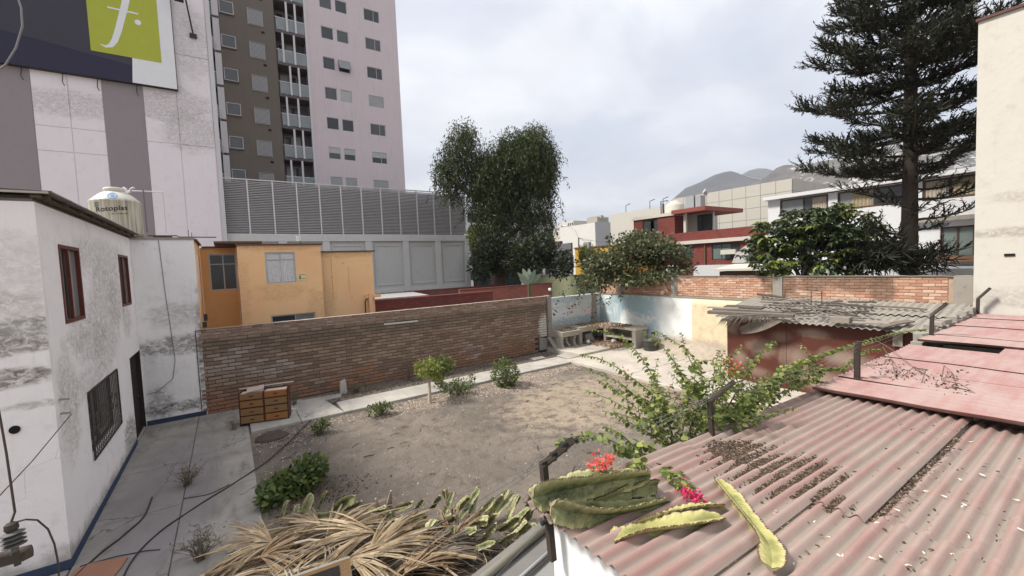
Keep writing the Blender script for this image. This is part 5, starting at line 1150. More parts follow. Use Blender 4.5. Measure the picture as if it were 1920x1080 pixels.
b = MB(); b.box((6.2, 2.1, 0), (16.6, 2.2, 2.42)); b.build('yard_wall', M_CONC, root2)
b = MB(); b.box((6.25, -4.1, 0), (6.35, 2.08, 2.38)); b.build('cross_wall', M_CONC, root2)
b = MB()
for x in (7, 8.6, 10.2, 11.8, 13.4, 15): b.box((x, -4, pz(x)-.13), (x+.06, 2.08, pz(x)-.03))
b.build('rafter', simple('dark_rafter', (.05, .04, .03), .9), root2)
# far boundary kerb with loose masonry between the pink roof and the shed
root = thing('masonry_parapet', 'rough grey masonry parapet along the edge of the pink roof', 'parapet', (14, 2.35, 0))
b = MB(); b.box((11.4, 2.345, 0), (16.62, 2.52, 2.5)); b.build('wall', M_CONC, root)
M_STONE = plaster('grey_masonry', (.30, .275, .24), (.13, .115, .10), amount=.7); x = 11.55; k = 0
while x < 16.4:
    w_ = rnd.uniform(.24, .42); b = brick_mesh(w_-.02, rnd.uniform(.10, .16), .2, M_STONE, k, .02)
    for q in (0,):
        me = b.mesh('block', M_STONE); inst('block', me, root, Matrix.Translation((x+w_/2, 2.345+rnd.uniform(-.03, .02), 2.56+rnd.uniform(-.01, .02))) @ Matrix.Rotation(rnd.uniform(-.15, .15), 4, 'Z'))
    if rnd.random() < .5: inst('block', me, root, Matrix.Translation((x+w_/2+.05, 2.36+rnd.uniform(-.03, .02), 2.69)) @ Matrix.Rotation(rnd.uniform(-.3, .3), 4, 'Z') @ Matrix.Scale(.8, 4))
    x += w_; k += 1

# ---------------------------------------------------------------- litter and cigarette ends on the roof
def corr_z(x, y): return rz(x)+.022+.0175*math.cos(2*math.pi*(Y0-y)/PIT)
def near_valley(y): return abs(((Y0-y)/PIT) % 1-.5) < .5
pts = []
def addlit(px, py, sx, sy, n):
    for _ in range(int(n*(8 if n > 190 else 3))):
        kk = .78 if n > 190 else 1; p = roofpx(rnd.gauss(px, sx*kk), rnd.gauss(py, sy*kk)); ph = math.cos(2*math.pi*(Y0-p.y)/PIT)
        core = n > 190 and abs(p.x-roofpx(px, py).x) < .16 and abs(p.y-roofpx(px, py).y) < .15
        if rnd.random() < (.03+.97*((1-ph)/2)**2.2+(.32 if core else 0)): pts.append((p.x, p.y, corr_z(p.x, p.y)+rnd.random()*.030*(1-ph)/2+.003))
for a in ((1370, 862, 26, 12, 500), (1415, 880, 40, 14, 1300), (1460, 895, 42, 14, 1400), (1500, 885, 30, 12, 700), (1470, 925, 28, 9, 700), (1530, 935, 22, 8, 500), (1350, 850, 14, 8, 260), (1545, 905, 24, 8, 400), (1570, 955, 16, 7, 200), (1390, 845, 30, 8, 300), (1700, 905, 120, 60, 60), (1780, 800, 60, 16, 90), (1650, 1000, 140, 60, 60)): addlit(*a)
for _ in range(700):
    t = rnd.random(); x_ = XL+.03+2.3*t; y_ = Y0-14.45*PIT-abs(rnd.gauss(.012, .02)); pts.append((x_, y_, corr_z(x_, y_)+rnd.random()*.012))
scatter('roof_leaf_litter', pts, .019, M_LITTER, flat=.35)
M_BUTTW = simple('cigarette_paper', (.68, .66, .60), .8, .1); M_BUTTF = simple('cigarette_filter', (.52, .38, .20), .8, .15)
bw = MB(); bw.tube([(-.016, 0, 0), (.006, 0, 0)], .0042, 8); bwm = bw.mesh('paper', M_BUTTW); bf = MB(); bf.tube([(.0065, 0, 0), (.016, 0, 0)], .0043, 8); bfm = bf.mesh('filter', M_BUTTF)
bp = [(1843, 893), (1800, 902), (1770, 933), (1682, 965), (1555, 1012), (1488, 1062), (1527, 982), (1645, 993), (1580, 1055), (1575, 1052), (1636, 1062), (1650, 1056), (1698, 1072), (1702, 1070), (1730, 1041), (1782, 1046), (1788, 1044), (1816, 1009), (1808, 949), (1805, 952), (1737, 924), (1628, 854), (1467, 986), (1474, 984), (1498, 965), (1529, 944), (1536, 941), (1480, 920), (1497, 869), (1426, 887), (1610, 921), (1616, 918), (1360, 1066), (1376, 1057), (1463, 992), (1840, 893), (1765, 848), (1820, 830), (1690, 830), (1600, 860), (1560, 820), (1905, 940), (1915, 1000)]
for (x, y) in bp:
    p = roofpx(x, y); lab = ('spent cigarette end low on the red roof, %s' % ('close to the yellow cactus end' if x < 1560 else 'in the bottom right corner' if x > 1720 else 'below the slanting sheet lap') if y > 1000 else 'spent cigarette end on the red roof by the long yellow cactus stem' if x < 1510 and y > 900 else 'spent cigarette end on the far right part of the red roof' if x > 1760 else 'spent cigarette end lying near the dark leaf litter on the red roof' if y < 930 else 'spent cigarette end in the middle of the red corrugated roof')
    t = thing('cigarette_end', lab, 'cigarette end', (0, 0, 0), 'cigarette ends scattered over the roof', local=True)
    place(t, (p.x, p.y, corr_z(p.x, p.y)+.006), rnd.random()*6.3)
    for n_, m_ in (('paper', bwm), ('filter', bfm)):
        o = bpy.data.objects.new(n_, m_); S.collection.objects.link(o); o.parent = t

# ---------------------------------------------------------------- cut cactus stems
def cactus_mat(name, a, bc, edge):
    g = G(name); at1 = g.nd('ShaderNodeAttribute'); at1.attribute_name = 'ridge'; at2 = g.nd('ShaderNodeAttribute'); at2.attribute_name = 'along'; rdg, alo = at1.outputs['Fac'], at2.outputs['Fac']
    n = g.noise(7, 6, .62); n2 = g.noise(30, 5, .7); col = g.mix(g.mr(n, .35, .65), a, bc); col = g.mix(g.mr(n2, .56, .72, 0, .45), col, edge); st = g.noise(3, 5, .6, g.map(g.obj(), (3, 20, 20)))
    col = g.mix(g.mr(st, .5, .7, 0, .35), col, tuple(q*.55 for q in a)); col = g.mix(g.mr(g.math('ADD', rdg, g.math('MULTIPLY', g.math('SUBTRACT', n, .5), .5)), .25, .95, 0, .8), col, tuple(q*1.25 for q in bc))
    col = g.mix(g.mr(rdg, .62, .96, 0, .75), col, tuple(min(1, q*1.35) for q in edge)); col = g.mix(g.mr(rdg, .97, .998, 0, .8), col, (.10, .075, .045)); rib = g.math('SINE', g.math('MULTIPLY', alo, 6.283*2)); col = g.mix(g.mr(rib, .2, 1, 0, .22), col, tuple(q*.6 for q in a))
    g.bump(g.math('ADD', n2, g.math('MULTIPLY', rib, .6)), .45, .004); return g.done(col, .6, .3)
M_CACT = cactus_mat('cactus_green', (.055, .075, .032), (.27, .275, .125), (.36, .33, .18)); M_CACTY = cactus_mat('cactus_yellow', (.20, .20, .065), (.42, .39, .15), (.36, .29, .16)); M_CACTD = cactus_mat('cactus_dull', (.14, .155, .07), (.37, .37, .18), (.42, .38, .25))
M_CEDGE = simple('cactus_brown_ridge', (.10, .065, .04), .8, .3); M_CCUT = simple('cactus_cut_flesh', (.27, .23, .15), .8, .2)
def cactus(name, label, pts, R, roll, mat, nw=3, group=None, spines=True, wing=(1, 1, 1), seed=0, st=40, taper=.25, thick=.13, cut='cactus'):
    r = random.Random(seed); P = [Vector(p) for p in pts]
    def cur(t):
        s = t*(len(P)-1); i = min(int(s), len(P)-2); k = s-i
        p0, p1, p2, p3 = P[max(i-1, 0)], P[i], P[i+1], P[min(i+2, len(P)-1)]
        return .5*((2*p1)+(p2-p0)*k+(2*p0-5*p1+4*p2-p3)*k*k+(3*p1-p0-3*p2+p3)*k**3)
    root = thing(name, label, 'cactus stem', P[0], group); b = MB(); sp = MB(); ring0 = None; NR = nw*6
    def edge_r(t, w): return R*wing[w % len(wing)]*(1-.10*(abs(math.sin(t*st*.42+w))))*(1+.10*math.sin(t*9+w*2+seed))*min(1, .62+t*4)*(1 if t < 1-taper else max(.10, math.sqrt(max(0, 1-((t-1+taper)/taper)**2))))
    rings = []; RID, ALO = [], []
    cm = cur(.5); dm = (cur(.52)-cur(.48)).normalized(); s1 = dm.cross(Vector((0, 0, 1))).normalized(); s2 = s1.cross(dm); tcm = CAM-cm; roll = roll+math.atan2(tcm.dot(s2), tcm.dot(s1))
    for k in range(st+1):
        t = k/st; c = cur(t); d = (cur(min(1, t+.01))-cur(max(0, t-.01))).normalized(); up = Vector((0, 0, 1)); sx = d.cross(up)
        if sx.length < .05: sx = d.cross(Vector((1, 0, 0)))
        sx.normalize(); sy = sx.cross(d); ring = []
        for w in range(nw):
            th = roll+2*math.pi*w/nw+.12*math.sin(t*5+seed); R_w = edge_r(t, w); e = sx*math.cos(th)+sy*math.sin(th); q = sy*math.cos(th)-sx*math.sin(th); th_ = R*thick
            for (rr, off) in ((.5, -.7), (.93, -.2), (1.0, 0), (.93, .2), (.5, .7)):
                wv = .006*math.sin(k*1.9+w) if rr > .9 else 0
                ring.append(c+e*(R_w*rr)+q*(off*th_+wv))
            RID += [.5, .93, 1, .93, .5, .26]; ALO += [k]*6
            th2 = th+math.pi/nw; e2 = sx*math.cos(th2)+sy*math.sin(th2); ring.append(c+e2*(R_w*.19))
            if spines and k % 1 == 0 and 0 < k < st: 
                p = c+e*(R_w*.985); sp.tube([p-e*.004-d*.004, p+e*.010+d*r.uniform(-.002, .004)], [.0042, .0012], 4, False)
        rings.append(ring)
    b.v = [v for rg in rings for v in rg]
    for k in range(st):
        for j in range(NR):
            j2 = (j+1) % NR; b.f.append((k*NR+j, k*NR+j2, (k+1)*NR+j2, (k+1)*NR+j)); b.m.append(0)
    b.f.append(tuple(st*NR+j for j in range(NR))); b.m.append(0); so_ = b.build('stem', mat, root)
    for nm_, dat in (('ridge', RID), ('along', ALO)): so_.data.attributes.new(nm_, 'FLOAT', 'POINT').data.foreach_set('value', [float(q) for q in dat])
    if spines: tag(sp.build('spines', M_CEDGE, root), kind='stuff')
    c = MB(); c.v = [v*1.0 for v in rings[0]]; cc = cur(0); dd = (cur(.02)-cur(0)).normalized(); c.v = [cc+(v-cc)*.97-dd*.003 for v in c.v]; c.f = [tuple(range(NR))]; c.m = [0]; c.build('cut_end', M_CCUT, root)
    return root
def rp3(lst, h): return [roofpx(x, y)+V(0, 0, hh) for (x, y), hh in zip(lst, h)]
cactus('cactus_stem', 'biggest green cut cactus stem lying at the near corner of the red roof', [at(998, 932, D=2.66), at(1060, 915, D=2.74), at(1130, 902, D=2.84), at(1218, 890, D=2.98)], .14, .4, M_CACT, seed=1, wing=(1, .95, .8), thick=.16, taper=.4)
cactus('cactus_stem', 'curved green cactus stem lying in front of the biggest one', [at(1034, 948, D=2.60), at(1095, 960, D=2.66), at(1165, 960, D=2.76), at(1254, 938, D=2.92)], .118, .35, M_CACT, seed=2, wing=(1, .9, .85), thick=.16, taper=.4)
cactus('cactus_stem', 'short green cactus stem lying between the two long green ones', [at(1112, 944, D=2.80), at(1148, 930, D=2.86), at(1182, 917, D=2.93)], .075, .4, M_CACT, seed=3)
cactus('cactus_stem', 'stubby green cactus tip by the two long green stems', [at(1180, 916, D=2.93), at(1205, 912, D=2.98), at(1232, 907, D=3.03)], .072, .4, M_CACT, seed=5)
cactus('cactus_stem', 'yellow-green cactus stem with a white cut end pointing to the roof edge', rp3([(1150, 1022), (1200, 1015), (1270, 1005), (1356, 985)], [.02, .05, .06, .05]), .092, .05, M_CACTY, seed=6, wing=(1, .95, .6), thick=.15)
cactus('cactus_stem', 'slim yellow-green cactus stem lying behind the white-ended one', rp3([(1190, 1000), (1250, 985), (1300, 972), (1358, 962)], [.05, .055, .055, .045]), .066, .35, M_CACTY, seed=7)
cactus('cactus_stem', 'long yellow cactus stem pointing down the roof on the right', rp3([(1447, 1085), (1440, 1040), (1400, 985), (1345, 912)], [.05, .055, .055, .05]), .082, .2, M_CACTY, seed=8, wing=(1, .9, .9))

# ---------------------------------------------------------------- electric fence posts and wires
M_POSTI = simple('weathered_steel', (.045, .034, .027), .75, .4, 14, bump=.3); M_INS = simple('black_insulator', (.03, .03, .03), .5, .2)
arms = []
def fpost(label, xb, base, kink, tip, X, th=.05, ins=True):
    p0, p1, p2 = at(*base, X=X), at(*kink, X=X), at(*tip, X=X)
    r = thing('fence_post', label, 'post', p0, 'bent electric fence posts along the roofs'); b = MB(); b.bar(p0, p1, th, th, (0, 1, 0)); b.build('upright', M_POSTI, r)
    b = MB(); b.bar(p1-(p2-p1).normalized()*th*.3, p2, th*.95, th*.95, (1, 0, 0)); b.build('arm', M_POSTI, r)
    at_ = [p1.lerp(p2, .18), p1.lerp(p2, .55), p1.lerp(p2, .92), p0.lerp(p1, .42)]
    if ins:
        for q in at_:
            for sgn in (-1, 1):
                im = MB(); prof = []
                for k in range(5): prof += [(.008, .012+k*.011), (.017, .015+k*.011), (.017, .018+k*.011), (.008, .021+k*.011)]
                im.lathe(prof, 8, q, Matrix.Rotation(math.pi/2*sgn, 3, 'Y')); im.build('insulator', M_INS, r)
    arms.append(at_); return r
fpost('leaning bent fence post with black coil insulators at the near roof corner', 0, (1036, 1050), (1019, 872), (1072, 826), 1.66, .042)
fpost('bent rusty fence post among the flowering climber leaves', 0, (1336, 832), (1331, 752), (1376, 716), 3.85, .042, False)
fpost('straight slim fence post wrapped by leafy climber at the pink roof edge', 0, (1607, 716), (1607, 662), (1610, 640), 7.0, .06, False)
fpost('thin bent fence post standing on the grey masonry parapet', 0, (1746, 632), (1748, 590), (1776, 568), 11.75, .06, False)
fpost('farthest bent fence post against the tall cream wall', 0, (1833, 588), (1834, 560), (1857, 540), 16.45, .065, False)
b = MB()
for k in range(3):
    for i in range(4):
        a, c = arms[i][k], arms[i+1][k]; n = 8
        b.tube([a.lerp(c, t/n)-V(0, 0, .10*(1-(2*t/n-1)**2)*(1 if i else .6)) for t in range(n+1)], .0022, 3, False)
# wires from the near post down to the left
def wire(p, q, sag=.03, r=.0022, n=10): b.tube([p.lerp(q, t/n)-V(0, 0, sag*(1-(2*t/n-1)**2)) for t in range(n+1)], r, 4, False)
A = arms[0]
wire(A[0], at(430, 1082, D=2.1), .01); wire(A[1], at(600, 1100, D=1.7), .02); wire(A[0], at(640, 1120, D=1.75), .01); wire(A[3], at(900, 1110, D=2.4), .01)
lp = [at(*q, D=2.8) for q in ((1016, 862), (990, 868), (968, 881), (970, 890), (985, 886), (1000, 868), (996, 878), (988, 888), (989, 880))]; b.tube(lp, .0022, 4, False)
tag(b.build('fence_wires', simple('galvanised_wire', (.13, .125, .12), .5, .2)), 'thin electric fence wires strung between the bent posts', 'wires')
# warning plate hung on the wires
TR, TL, BR = at(655, 1044, D=1.86), at(548, 1081, D=1.74), at(671, 1150, D=1.80); ux = (TL-TR).normalized(); uy = (BR-TR).normalized(); nz_ = ux.cross(uy).normalized()
if nz_.dot(CAM-TR) < 0: nz_ = -nz_
Wd, Hd = .30, .20; pl = thing('warning_plate', 'small worn tan warning plate with a black panel hung on the wires', 'sign', TR)
def plate(u0, v0, u1, v1, d0, d1, m, name):
    b = MB(); c = [TR+ux*u+uy*v+nz_*d for d in (d0, d1) for (u, v) in ((u0, v0), (u1, v0), (u1, v1), (u0, v1))]; b.hexa(c); return b.build(name, m, pl)
plate(0, 0, Wd, Hd, -.003, 0, simple('tan_plate', (.36, .21, .09), .7, .2, 20), 'plate'); plate(.045, .018, Wd-.02, .085, .0005, .002, simple('black_panel', (.035, .03, .026), .6, .3, 20), 'black_panel'); plate(.0, -.004, Wd, .004, .0005, .003, simple('pale_plate_edge', (.5, .46, .38), .7, .2), 'worn_edge')
M_PLT = simple('worn_plate_ink', (.40, .34, .26), .7, .3, 40); rot = Matrix((-ux, -uy, nz_)).transposed().to_4x4()
for (txt, sz, u, v) in (('PELIGRO', .032, .245, .047), ('ALTO VOLTAJE', .026, .268, .076)):
    inst('lettering', text_mesh(txt, sz, M_PLT, .0006, offset=.0006), pl, Matrix.Translation(TR+ux*u+uy*v+nz_*.0028) @ rot)
inst('lettering', text_mesh('ER', .032, M_INK, .0006, offset=.0006), pl, Matrix.Translation(TR+ux*.055+uy*.135+nz_*.0018) @ rot)
b = MB(); c0 = TR+ux*.022+uy*.014+nz_*.001
for q in ((0, .004, .014, .006), (0, .004, .002, .022), (.012, .004, .014, .022), (0, .020, .014, .022)): b.hexa([c0+ux*u+uy*v+nz_*d for d in (0, .0012) for (u, v) in ((q[0], q[1]), (q[2], q[1]), (q[2], q[3]), (q[0], q[3]))])
b.build('small_emblem', M_PLT, pl)

# near insulator on a pipe, bottom left
D0 = 1.12; ip = thing('wire_insulator', 'grey ribbed insulator on a rusty pipe end at the near left', 'insulator', at(30, 1045, D=D0))
b = MB(); b.tube([at(-60, 1066, D=D0-.06), at(0, 1050, D=D0), at(44, 1038, D=D0+.02), at(60, 1032, D=D0+.03)], [.019, .019, .019, .016], 14); b.build('pipe_arm', simple('rusty_pipe', (.07, .054, .044), .8, .4, 30, bump=.4), ip, smooth=True)
ax = (at(34, 985, D=D0)-at(28, 1040, D=D0)).normalized(); base = at(28, 1028, D=D0-.01); tilt = (ax*1.0+CR*-.28).normalized(); Mq = Vector((0, 0, 1)).rotation_difference(tilt).to_matrix()
pr = [(.007, -.008), (.007, .004)]
for k in range(4): z = .006+k*.0105; pr += [(.008, z), (.023, z+.001), (.0235, z+.003), (.009, z+.0085)]
b = MB(); b.lathe(pr, 24, base, Mq); b.build('ribbed_body', simple('grey_porcelain', (.10, .095, .09), .6, .3, 30), ip, smooth=False)
b = MB(); b.lathe([(.011, .047), (.014, .052), (.013, .064), (.007, .069)], 14, base, Mq); b.build('cap', M_POSTI, ip); b = MB(); b.tube([base-tilt*.045, base+tilt*.01], .007, 8); b.build('bolt', M_POSTI, ip)
b = MB(); top = base+tilt*.066; b.tube([top, at(28, 960, D=D0), at(12, 850, D=D0+.02), at(-4, 760, D=D0+.05), at(-30, 600, D=D0+.1)], .0027, 6); b.build('twisted_wire', M_POSTI, ip)
b = MB(); b.tube([top, at(48, 974, D=D0), at(70, 975, D=D0+.02), at(90, 992, D=D0+.03), at(102, 1020, D=D0+.03), at(108, 1050, D=D0+.03), at(111, 1085, D=D0+.03), at(112, 1150, D=D0+.03)], .0023, 6); b.build('wire_loop', M_POSTI, ip)
b = MB(); b.tube([at(-20, 950, D=2.0), at(60, 865, D=4.0), V(-2.14, 9.25, 2.36)], [.004, .006, .008], 4); tag(b.build('stay_wire', M_POSTI), 'thin wire tied to the hook on the white house wall', 'wire')
b = MB(); b.tube([at(-30, 150, D=3), at(10, 122, D=3), at(30, 90, D=3), at(42, 50, D=3), at(40, 15, D=3), at(28, -20, D=3), at(10, -60, D=3)], .006, 6); tag(b.build('overhead_cable', simple('grey_cable2', (.2, .2, .2), .6)), 'looping grey cable in front of the navy billboard', 'cable')

# concrete ledge with a pipe by the near corner
root = thing('concrete_ledge', 'grey concrete ledge with a pipe at the foot of the white end wall', 'ledge', (1.2, 2.3, 0))
p0, p1 = at(1004, 985, Z=2.15), at(870, 1090, Z=2.15); q = (p1-p0); nn = V(q.y, -q.x, 0).normalized()
if nn.dot(V(0, -1, 0)) < 0: nn = -nn
b = MB(); e = q*2.2; w_ = nn*.32; f0 = p0-q*.4; b.hexa([V(f0.x, f0.y, 0), V((f0+e).x, (f0+e).y, 0), V((f0+e+w_).x, (f0+e+w_).y, 0), V((f0+w_).x, (f0+w_).y, 0), f0, f0+e, f0+e+w_, f0+w_]); b.build('ledge', simple('grey_ledge', (.17, .16, .148), .9, .25, 5, bump=.4), root)
b = MB(); b.tube([f0+nn*.12+V(0, 0, .035), f0+e+nn*.12+V(0, 0, .035)], .03, 10); b.build('pipe', simple('painted_pipe', (.20, .185, .145), .6, .2, 9), root, smooth=True)
b = MB(); b.tube([f0+nn*.30+V(0, 0, .012), f0+e+nn*.30+V(0, 0, .012)], .012, 8); b.build('thin_pipe', M_ALU, root, smooth=True)
b = MB(); w2 = nn*1.6; b.hexa([V((f0+w_).x, (f0+w_).y, 0), V((f0+e+w_).x, (f0+e+w_).y, 0), V((f0+e+w2).x, (f0+e+w2).y, 0), V((f0+w2).x, (f0+w2).y, 0), f0+w_-V(0, 0, .03), f0+e+w_-V(0, 0, .03), f0+e+w2-V(0, 0, .05), f0+w2-V(0, 0, .05)]); b.build('ledge_floor', simple('grey_screed', (.24, .24, .23), .9, .15, 5, bump=.2), root)

# ---------------------------------------------------------------- rust-brown shed at the back
g = G('rusty_red_sheet'); n = g.noise(1.6, 5, .55, dist=.8); n2 = g.noise(11, 6, .7); col = g.mix(n, (.07, .021, .013), (.108, .034, .021))
for (c, r, a) in (((14.5, 6.85, 1.30), (1, .55, .32), 1), ((14.5, 5.9, 1.15), (1, .45, .4), .8), ((14.5, 6.3, 1.75), (1, .35, .2), .5), ((14.5, 4.6, 1.3), (1, .65, .28), 1), ((14.5, 5.4, 1.95), (1, .5, .14), .9), ((14.5, 5.2, .55), (1, .9, .38), 1), ((14.5, 7.6, .9), (1, .3, .3), .8), ((14.5, 7.0, .5), (1, .5, .2), .6), ((14.5, 7.85, 1.95), (1, .25, .35), .6), ((14.5, 3.4, 1.1), (1, .4, .4), .6)):
    col = g.mix(g.math('MULTIPLY', g.soft(c, tuple(q*.95 for q in r), n), a*.7), col, (.36, .28, .225))
col = g.mix(g.mr(n2, .58, .75, 0, .4), col, (.06, .02, .012)); g.bump(n2, .15, .004); M_RUST = g.done(col, .6, .3)
root = thing('shed', 'rust-red sheet metal shed with a grey corrugated roof against the back wall', 'shed', (15.6, 5.2, 0))
ed = [8.02, 6.12, 4.3, 2.54]
for i in range(3):
    b = MB(); b.grid(lambda u, v: (14.5+.012*math.sin(u*7+i)+(.006 if i % 2 else 0), ed[i]+(ed[i+1]-ed[i]+.0)*u*.998, .09+v*(2.22-.0)), 10, 6); b.grid(lambda u, v: (14.515+.012*math.sin(u*7+i)+(.006 if i % 2 else 0), ed[i]+(ed[i+1]-ed[i])*u*.998, .09+v*2.22), 10, 6); b.build('wall_sheet', M_RUST, root)
b = MB(); b.box((14.53, 7.96, .09), (16.98, 8.0, 2.3)); b.build('side_sheet', M_RUST, root)
b = MB()
for y in ed[1:3]:
    for k in range(16): b.lathe([(.012, 0), (.008, .008)], 6, (14.492, y+.02, .25+k*.13), Matrix.Rotation(-math.pi/2, 3, 'Y'))
b.build('rivet', M_RUST, root)
M_FC = simple('grey_fibre_cement', (.29, .265, .23), .9, .22, 3, bump=.3, streak=.35)
sl_ = (2.72-2.27)/(16.95-14.2)
for r_i, (x0, x1) in enumerate(((15.55, 16.97), (14.18, 15.72))):
    for k in range(7):
        L = x1-x0; y0 = 8.28-k*.885; nn_ = 5.2 if k < 6 else 2.6
        b = corr_sheet((x0, y0, 2.29+(x0-14.2)*sl_+(.0 if r_i == 0 else -.02)+.006*(k % 2)+(.03 if r_i == 0 else 0)), Vector((1, 0, sl_)), (0, -1, .006), L, nn_*.177, .177, .024, .007, 8, 5, .02); b.build('roof_sheet', M_FC, root, smooth=True)
SP, SN = Vector((14.2, 0, 2.34)), Vector((-sl_, 0, 1)).normalized()
def spx(x, y, h=0): return onp(x, y, SP+V(0, 0, h), SN)
M_OLDW = simple('grey_old_wood', (.16, .135, .112), .9, .4, 7, bump=.4); M_OLDW2 = simple('dark_old_wood', (.095, .08, .068), .9, .4, 7, bump=.4); M_OLDW3 = simple('pale_old_wood', (.26, .225, .19), .9, .3, 7, bump=.4)
def board(label, a, c, wd, ht, h, mat, group='old boards on the shed roof'):
    p, q = spx(*a, h), spx(*c, h); d = q-p; n = 5; b = MB(); sx = d.normalized().cross(SN)*wd/2; sz = SN*ht/2; jj = [rnd.uniform(-.02, .02) for _ in range(n+1)]
    rings = [(p+d*(i/n)+SN*(jj[i]*.6)+sx*(jj[i]*1.5)) for i in range(n+1)]
    for i in range(n): 
        A, B_ = rings[i], rings[i+1]; b.hexa([A-sx-sz, A+sx-sz, B_+sx-sz, B_-sx-sz, A-sx+sz, A+sx+sz, B_+sx+sz, B_-sx+sz])
    return tag(b.build('board', mat), label, 'board', group)
board('thick long grey beam overhanging the left end of the shed roof, nearest the yard', (1328, 585), (1489, 592), .16, .10, .16, M_OLDW)
board('long thin board lying just behind the thick overhanging beam', (1337, 579), (1467, 585), .12, .05, .15, M_OLDW)
board('short pale board under the left end of the thin boards', (1327, 576), (1385, 579), .12, .03, .12, M_OLDW3)
board('dark plank with a rounded end behind the long thin boards', (1360, 574), (1432, 578), .28, .05, .12, M_OLDW2)
board('highest board of the heap, lying against the orange bricks', (1421, 552), (1470, 558), .10, .06, .10, M_OLDW2)
board('very long grey lath along the upper edge of the shed roof', (1428, 561), (1560, 567), .07, .05, .09, M_OLDW)
board('straight grey lath in the middle of the heap of boards', (1446, 572), (1513, 574), .08, .05, .14, M_OLDW)
board('long dark lath at the back right of the shed roof', (1560, 568), (1636, 577), .09, .06, .08, M_OLDW2)
board('pale lath on the right half of the shed roof', (1634, 573), (1738, 580), .06, .04, .07, M_OLDW)
board('wide pale plank lying flat near the front edge of the shed roof', (1600, 603), (1668, 606), .26, .03, .08, M_OLDW3)
board('wide grey plank slanting at the front right of the shed roof', (1650, 612), (1708, 601), .22, .03, .07, M_OLDW)
for i in range(26):
    x, y = rnd.uniform(1410, 1620), rnd.uniform(560, 598); l = rnd.uniform(25, 75); mk = rnd.randrange(3); board('loose '+('long ' if l > 48 else 'short ')+('grey', 'dark', 'pale')[mk]+' stick on the shed roof, %s of the heap, %s' % ('left end' if x < 1480 else 'middle' if x < 1550 else 'right end', 'brick side' if y < 578 else 'yard side'), (x, y), (x+l, y+l*rnd.uniform(-.12, .16)), rnd.uniform(.03, .10), rnd.uniform(.02, .05), rnd.uniform(.06, .16), (M_OLDW, M_OLDW2, M_OLDW3)[mk], 'loose sticks on the shed roof')
b = MB(); p = spx(1577, 601, .1); b.box((p.x-.12, p.y-.22, p.z-.05), (p.x+.12, p.y+.22, p.z+.10)); tag(b.build('clay_block', M_OLDW3), 'pale grey block lying among the boards on the shed roof', 'block')
b = MB()
for k in range(7):
    c = spx(rnd.uniform(1500, 1590), rnd.uniform(578, 595), .14); rr = rnd.uniform(.2, .45); b.tube([c+V(rr*.6*math.cos(t*.5+k), rr*math.sin(t*.5+k)*1.3, .10*math.sin(t*.7+k)+.05) for t in range(9)], .018, 5)
tag(b.build('old_cable_coil', simple('grey_vine', (.15, .13, .115), .9, .3)), 'tangled grey hoses and dry stems on the shed roof', 'hose')
b = MB()
for (x, y0, y1) in ((1472, 566, 541), (1470, 562, 552), (1521, 573, 548), (1541, 574, 549), (1487, 568, 560)): p, q = spx(x, y0, 0), spx(x, y0, 0)+V(0, 0, (y0-y1)*.0185); b.tube([p, q], .012, 4)
b.tube([spx(1472, 566)+V(0, 0, .45), spx(1500, 568)+V(0, 0, .5), spx(1545, 573)+V(0, 0, .44)], .008, 4); tag(b.build('rebar_stubs', M_POSTI), 'thin rusty rods standing up from the shed roof', 'rods')
# dry palm leaf and sheath hanging from the front edge
M_FROND = None
fr = thing('dry_palm_leaf', 'grey dried palm leaf drooping over the left front corner of the shed', 'palm leaf', spx(1420, 592, .1)); b = MB()
for k in range(30):
    t = k/29; a = spx(1372+t*90, 592-t*2, .10)+V(-.1, 0, 0); dr = rnd.uniform(.25, .5)*(1-t*.5); e = a+V(-.22, .28*(1-t)+.06, -dr); m_ = a.lerp(e, .5)+V(-.08, 0, .08)
    s_ = V(0, .028, .01); b.poly(a-s_, a+s_, m_+s_*.9, m_-s_*.9); b.poly(m_-s_*.9, m_+s_*.9, e)
b.build('leaflets', M_OLDW2, fr); b = MB(); b.tube([spx(1368, 592, .1)+V(-.1, 0, 0), spx(1420, 590, .13)+V(-.1, 0, 0), spx(1475, 592, .1)], .03, 6); b.build('stalk', M_OLDW, fr)
b = MB(); a, c = at(1392, 626, X=14.12), at(1475, 598, X=14.1); d = c-a
def sh(u, v): 
    w_ = .34*math.sin(math.pi*min(1, .15+u*.9))**.6; p = a+d*u; return p+V(.05*math.cos((v-.5)*2.4)-.1, 0, 0)+V(0, .25, .75).normalized()*((v)*w_)+V(0, 0, -.12*math.sin(math.pi*u))
b.grid(sh, 14, 6); b.grid(lambda u, v: Vector(sh(u, v))+V(.03, 0, 0), 14, 6); tag(b.build('palm_sheath', simple('grey_sheath', (.15, .128, .105), .9, .35, 7, bump=.5)), 'curved grey palm sheath hanging from the shed eave', 'palm sheath')
b = MB(); p = at(1683, 632, X=14.4); b.box((p.x, p.y-.10, p.z-.25), (p.x+.04, p.y+.10, p.z+.2)); tag(b.build('loose_panel', M_OLDW3), 'small pale panel fixed on the shed wall below the eave', 'panel')

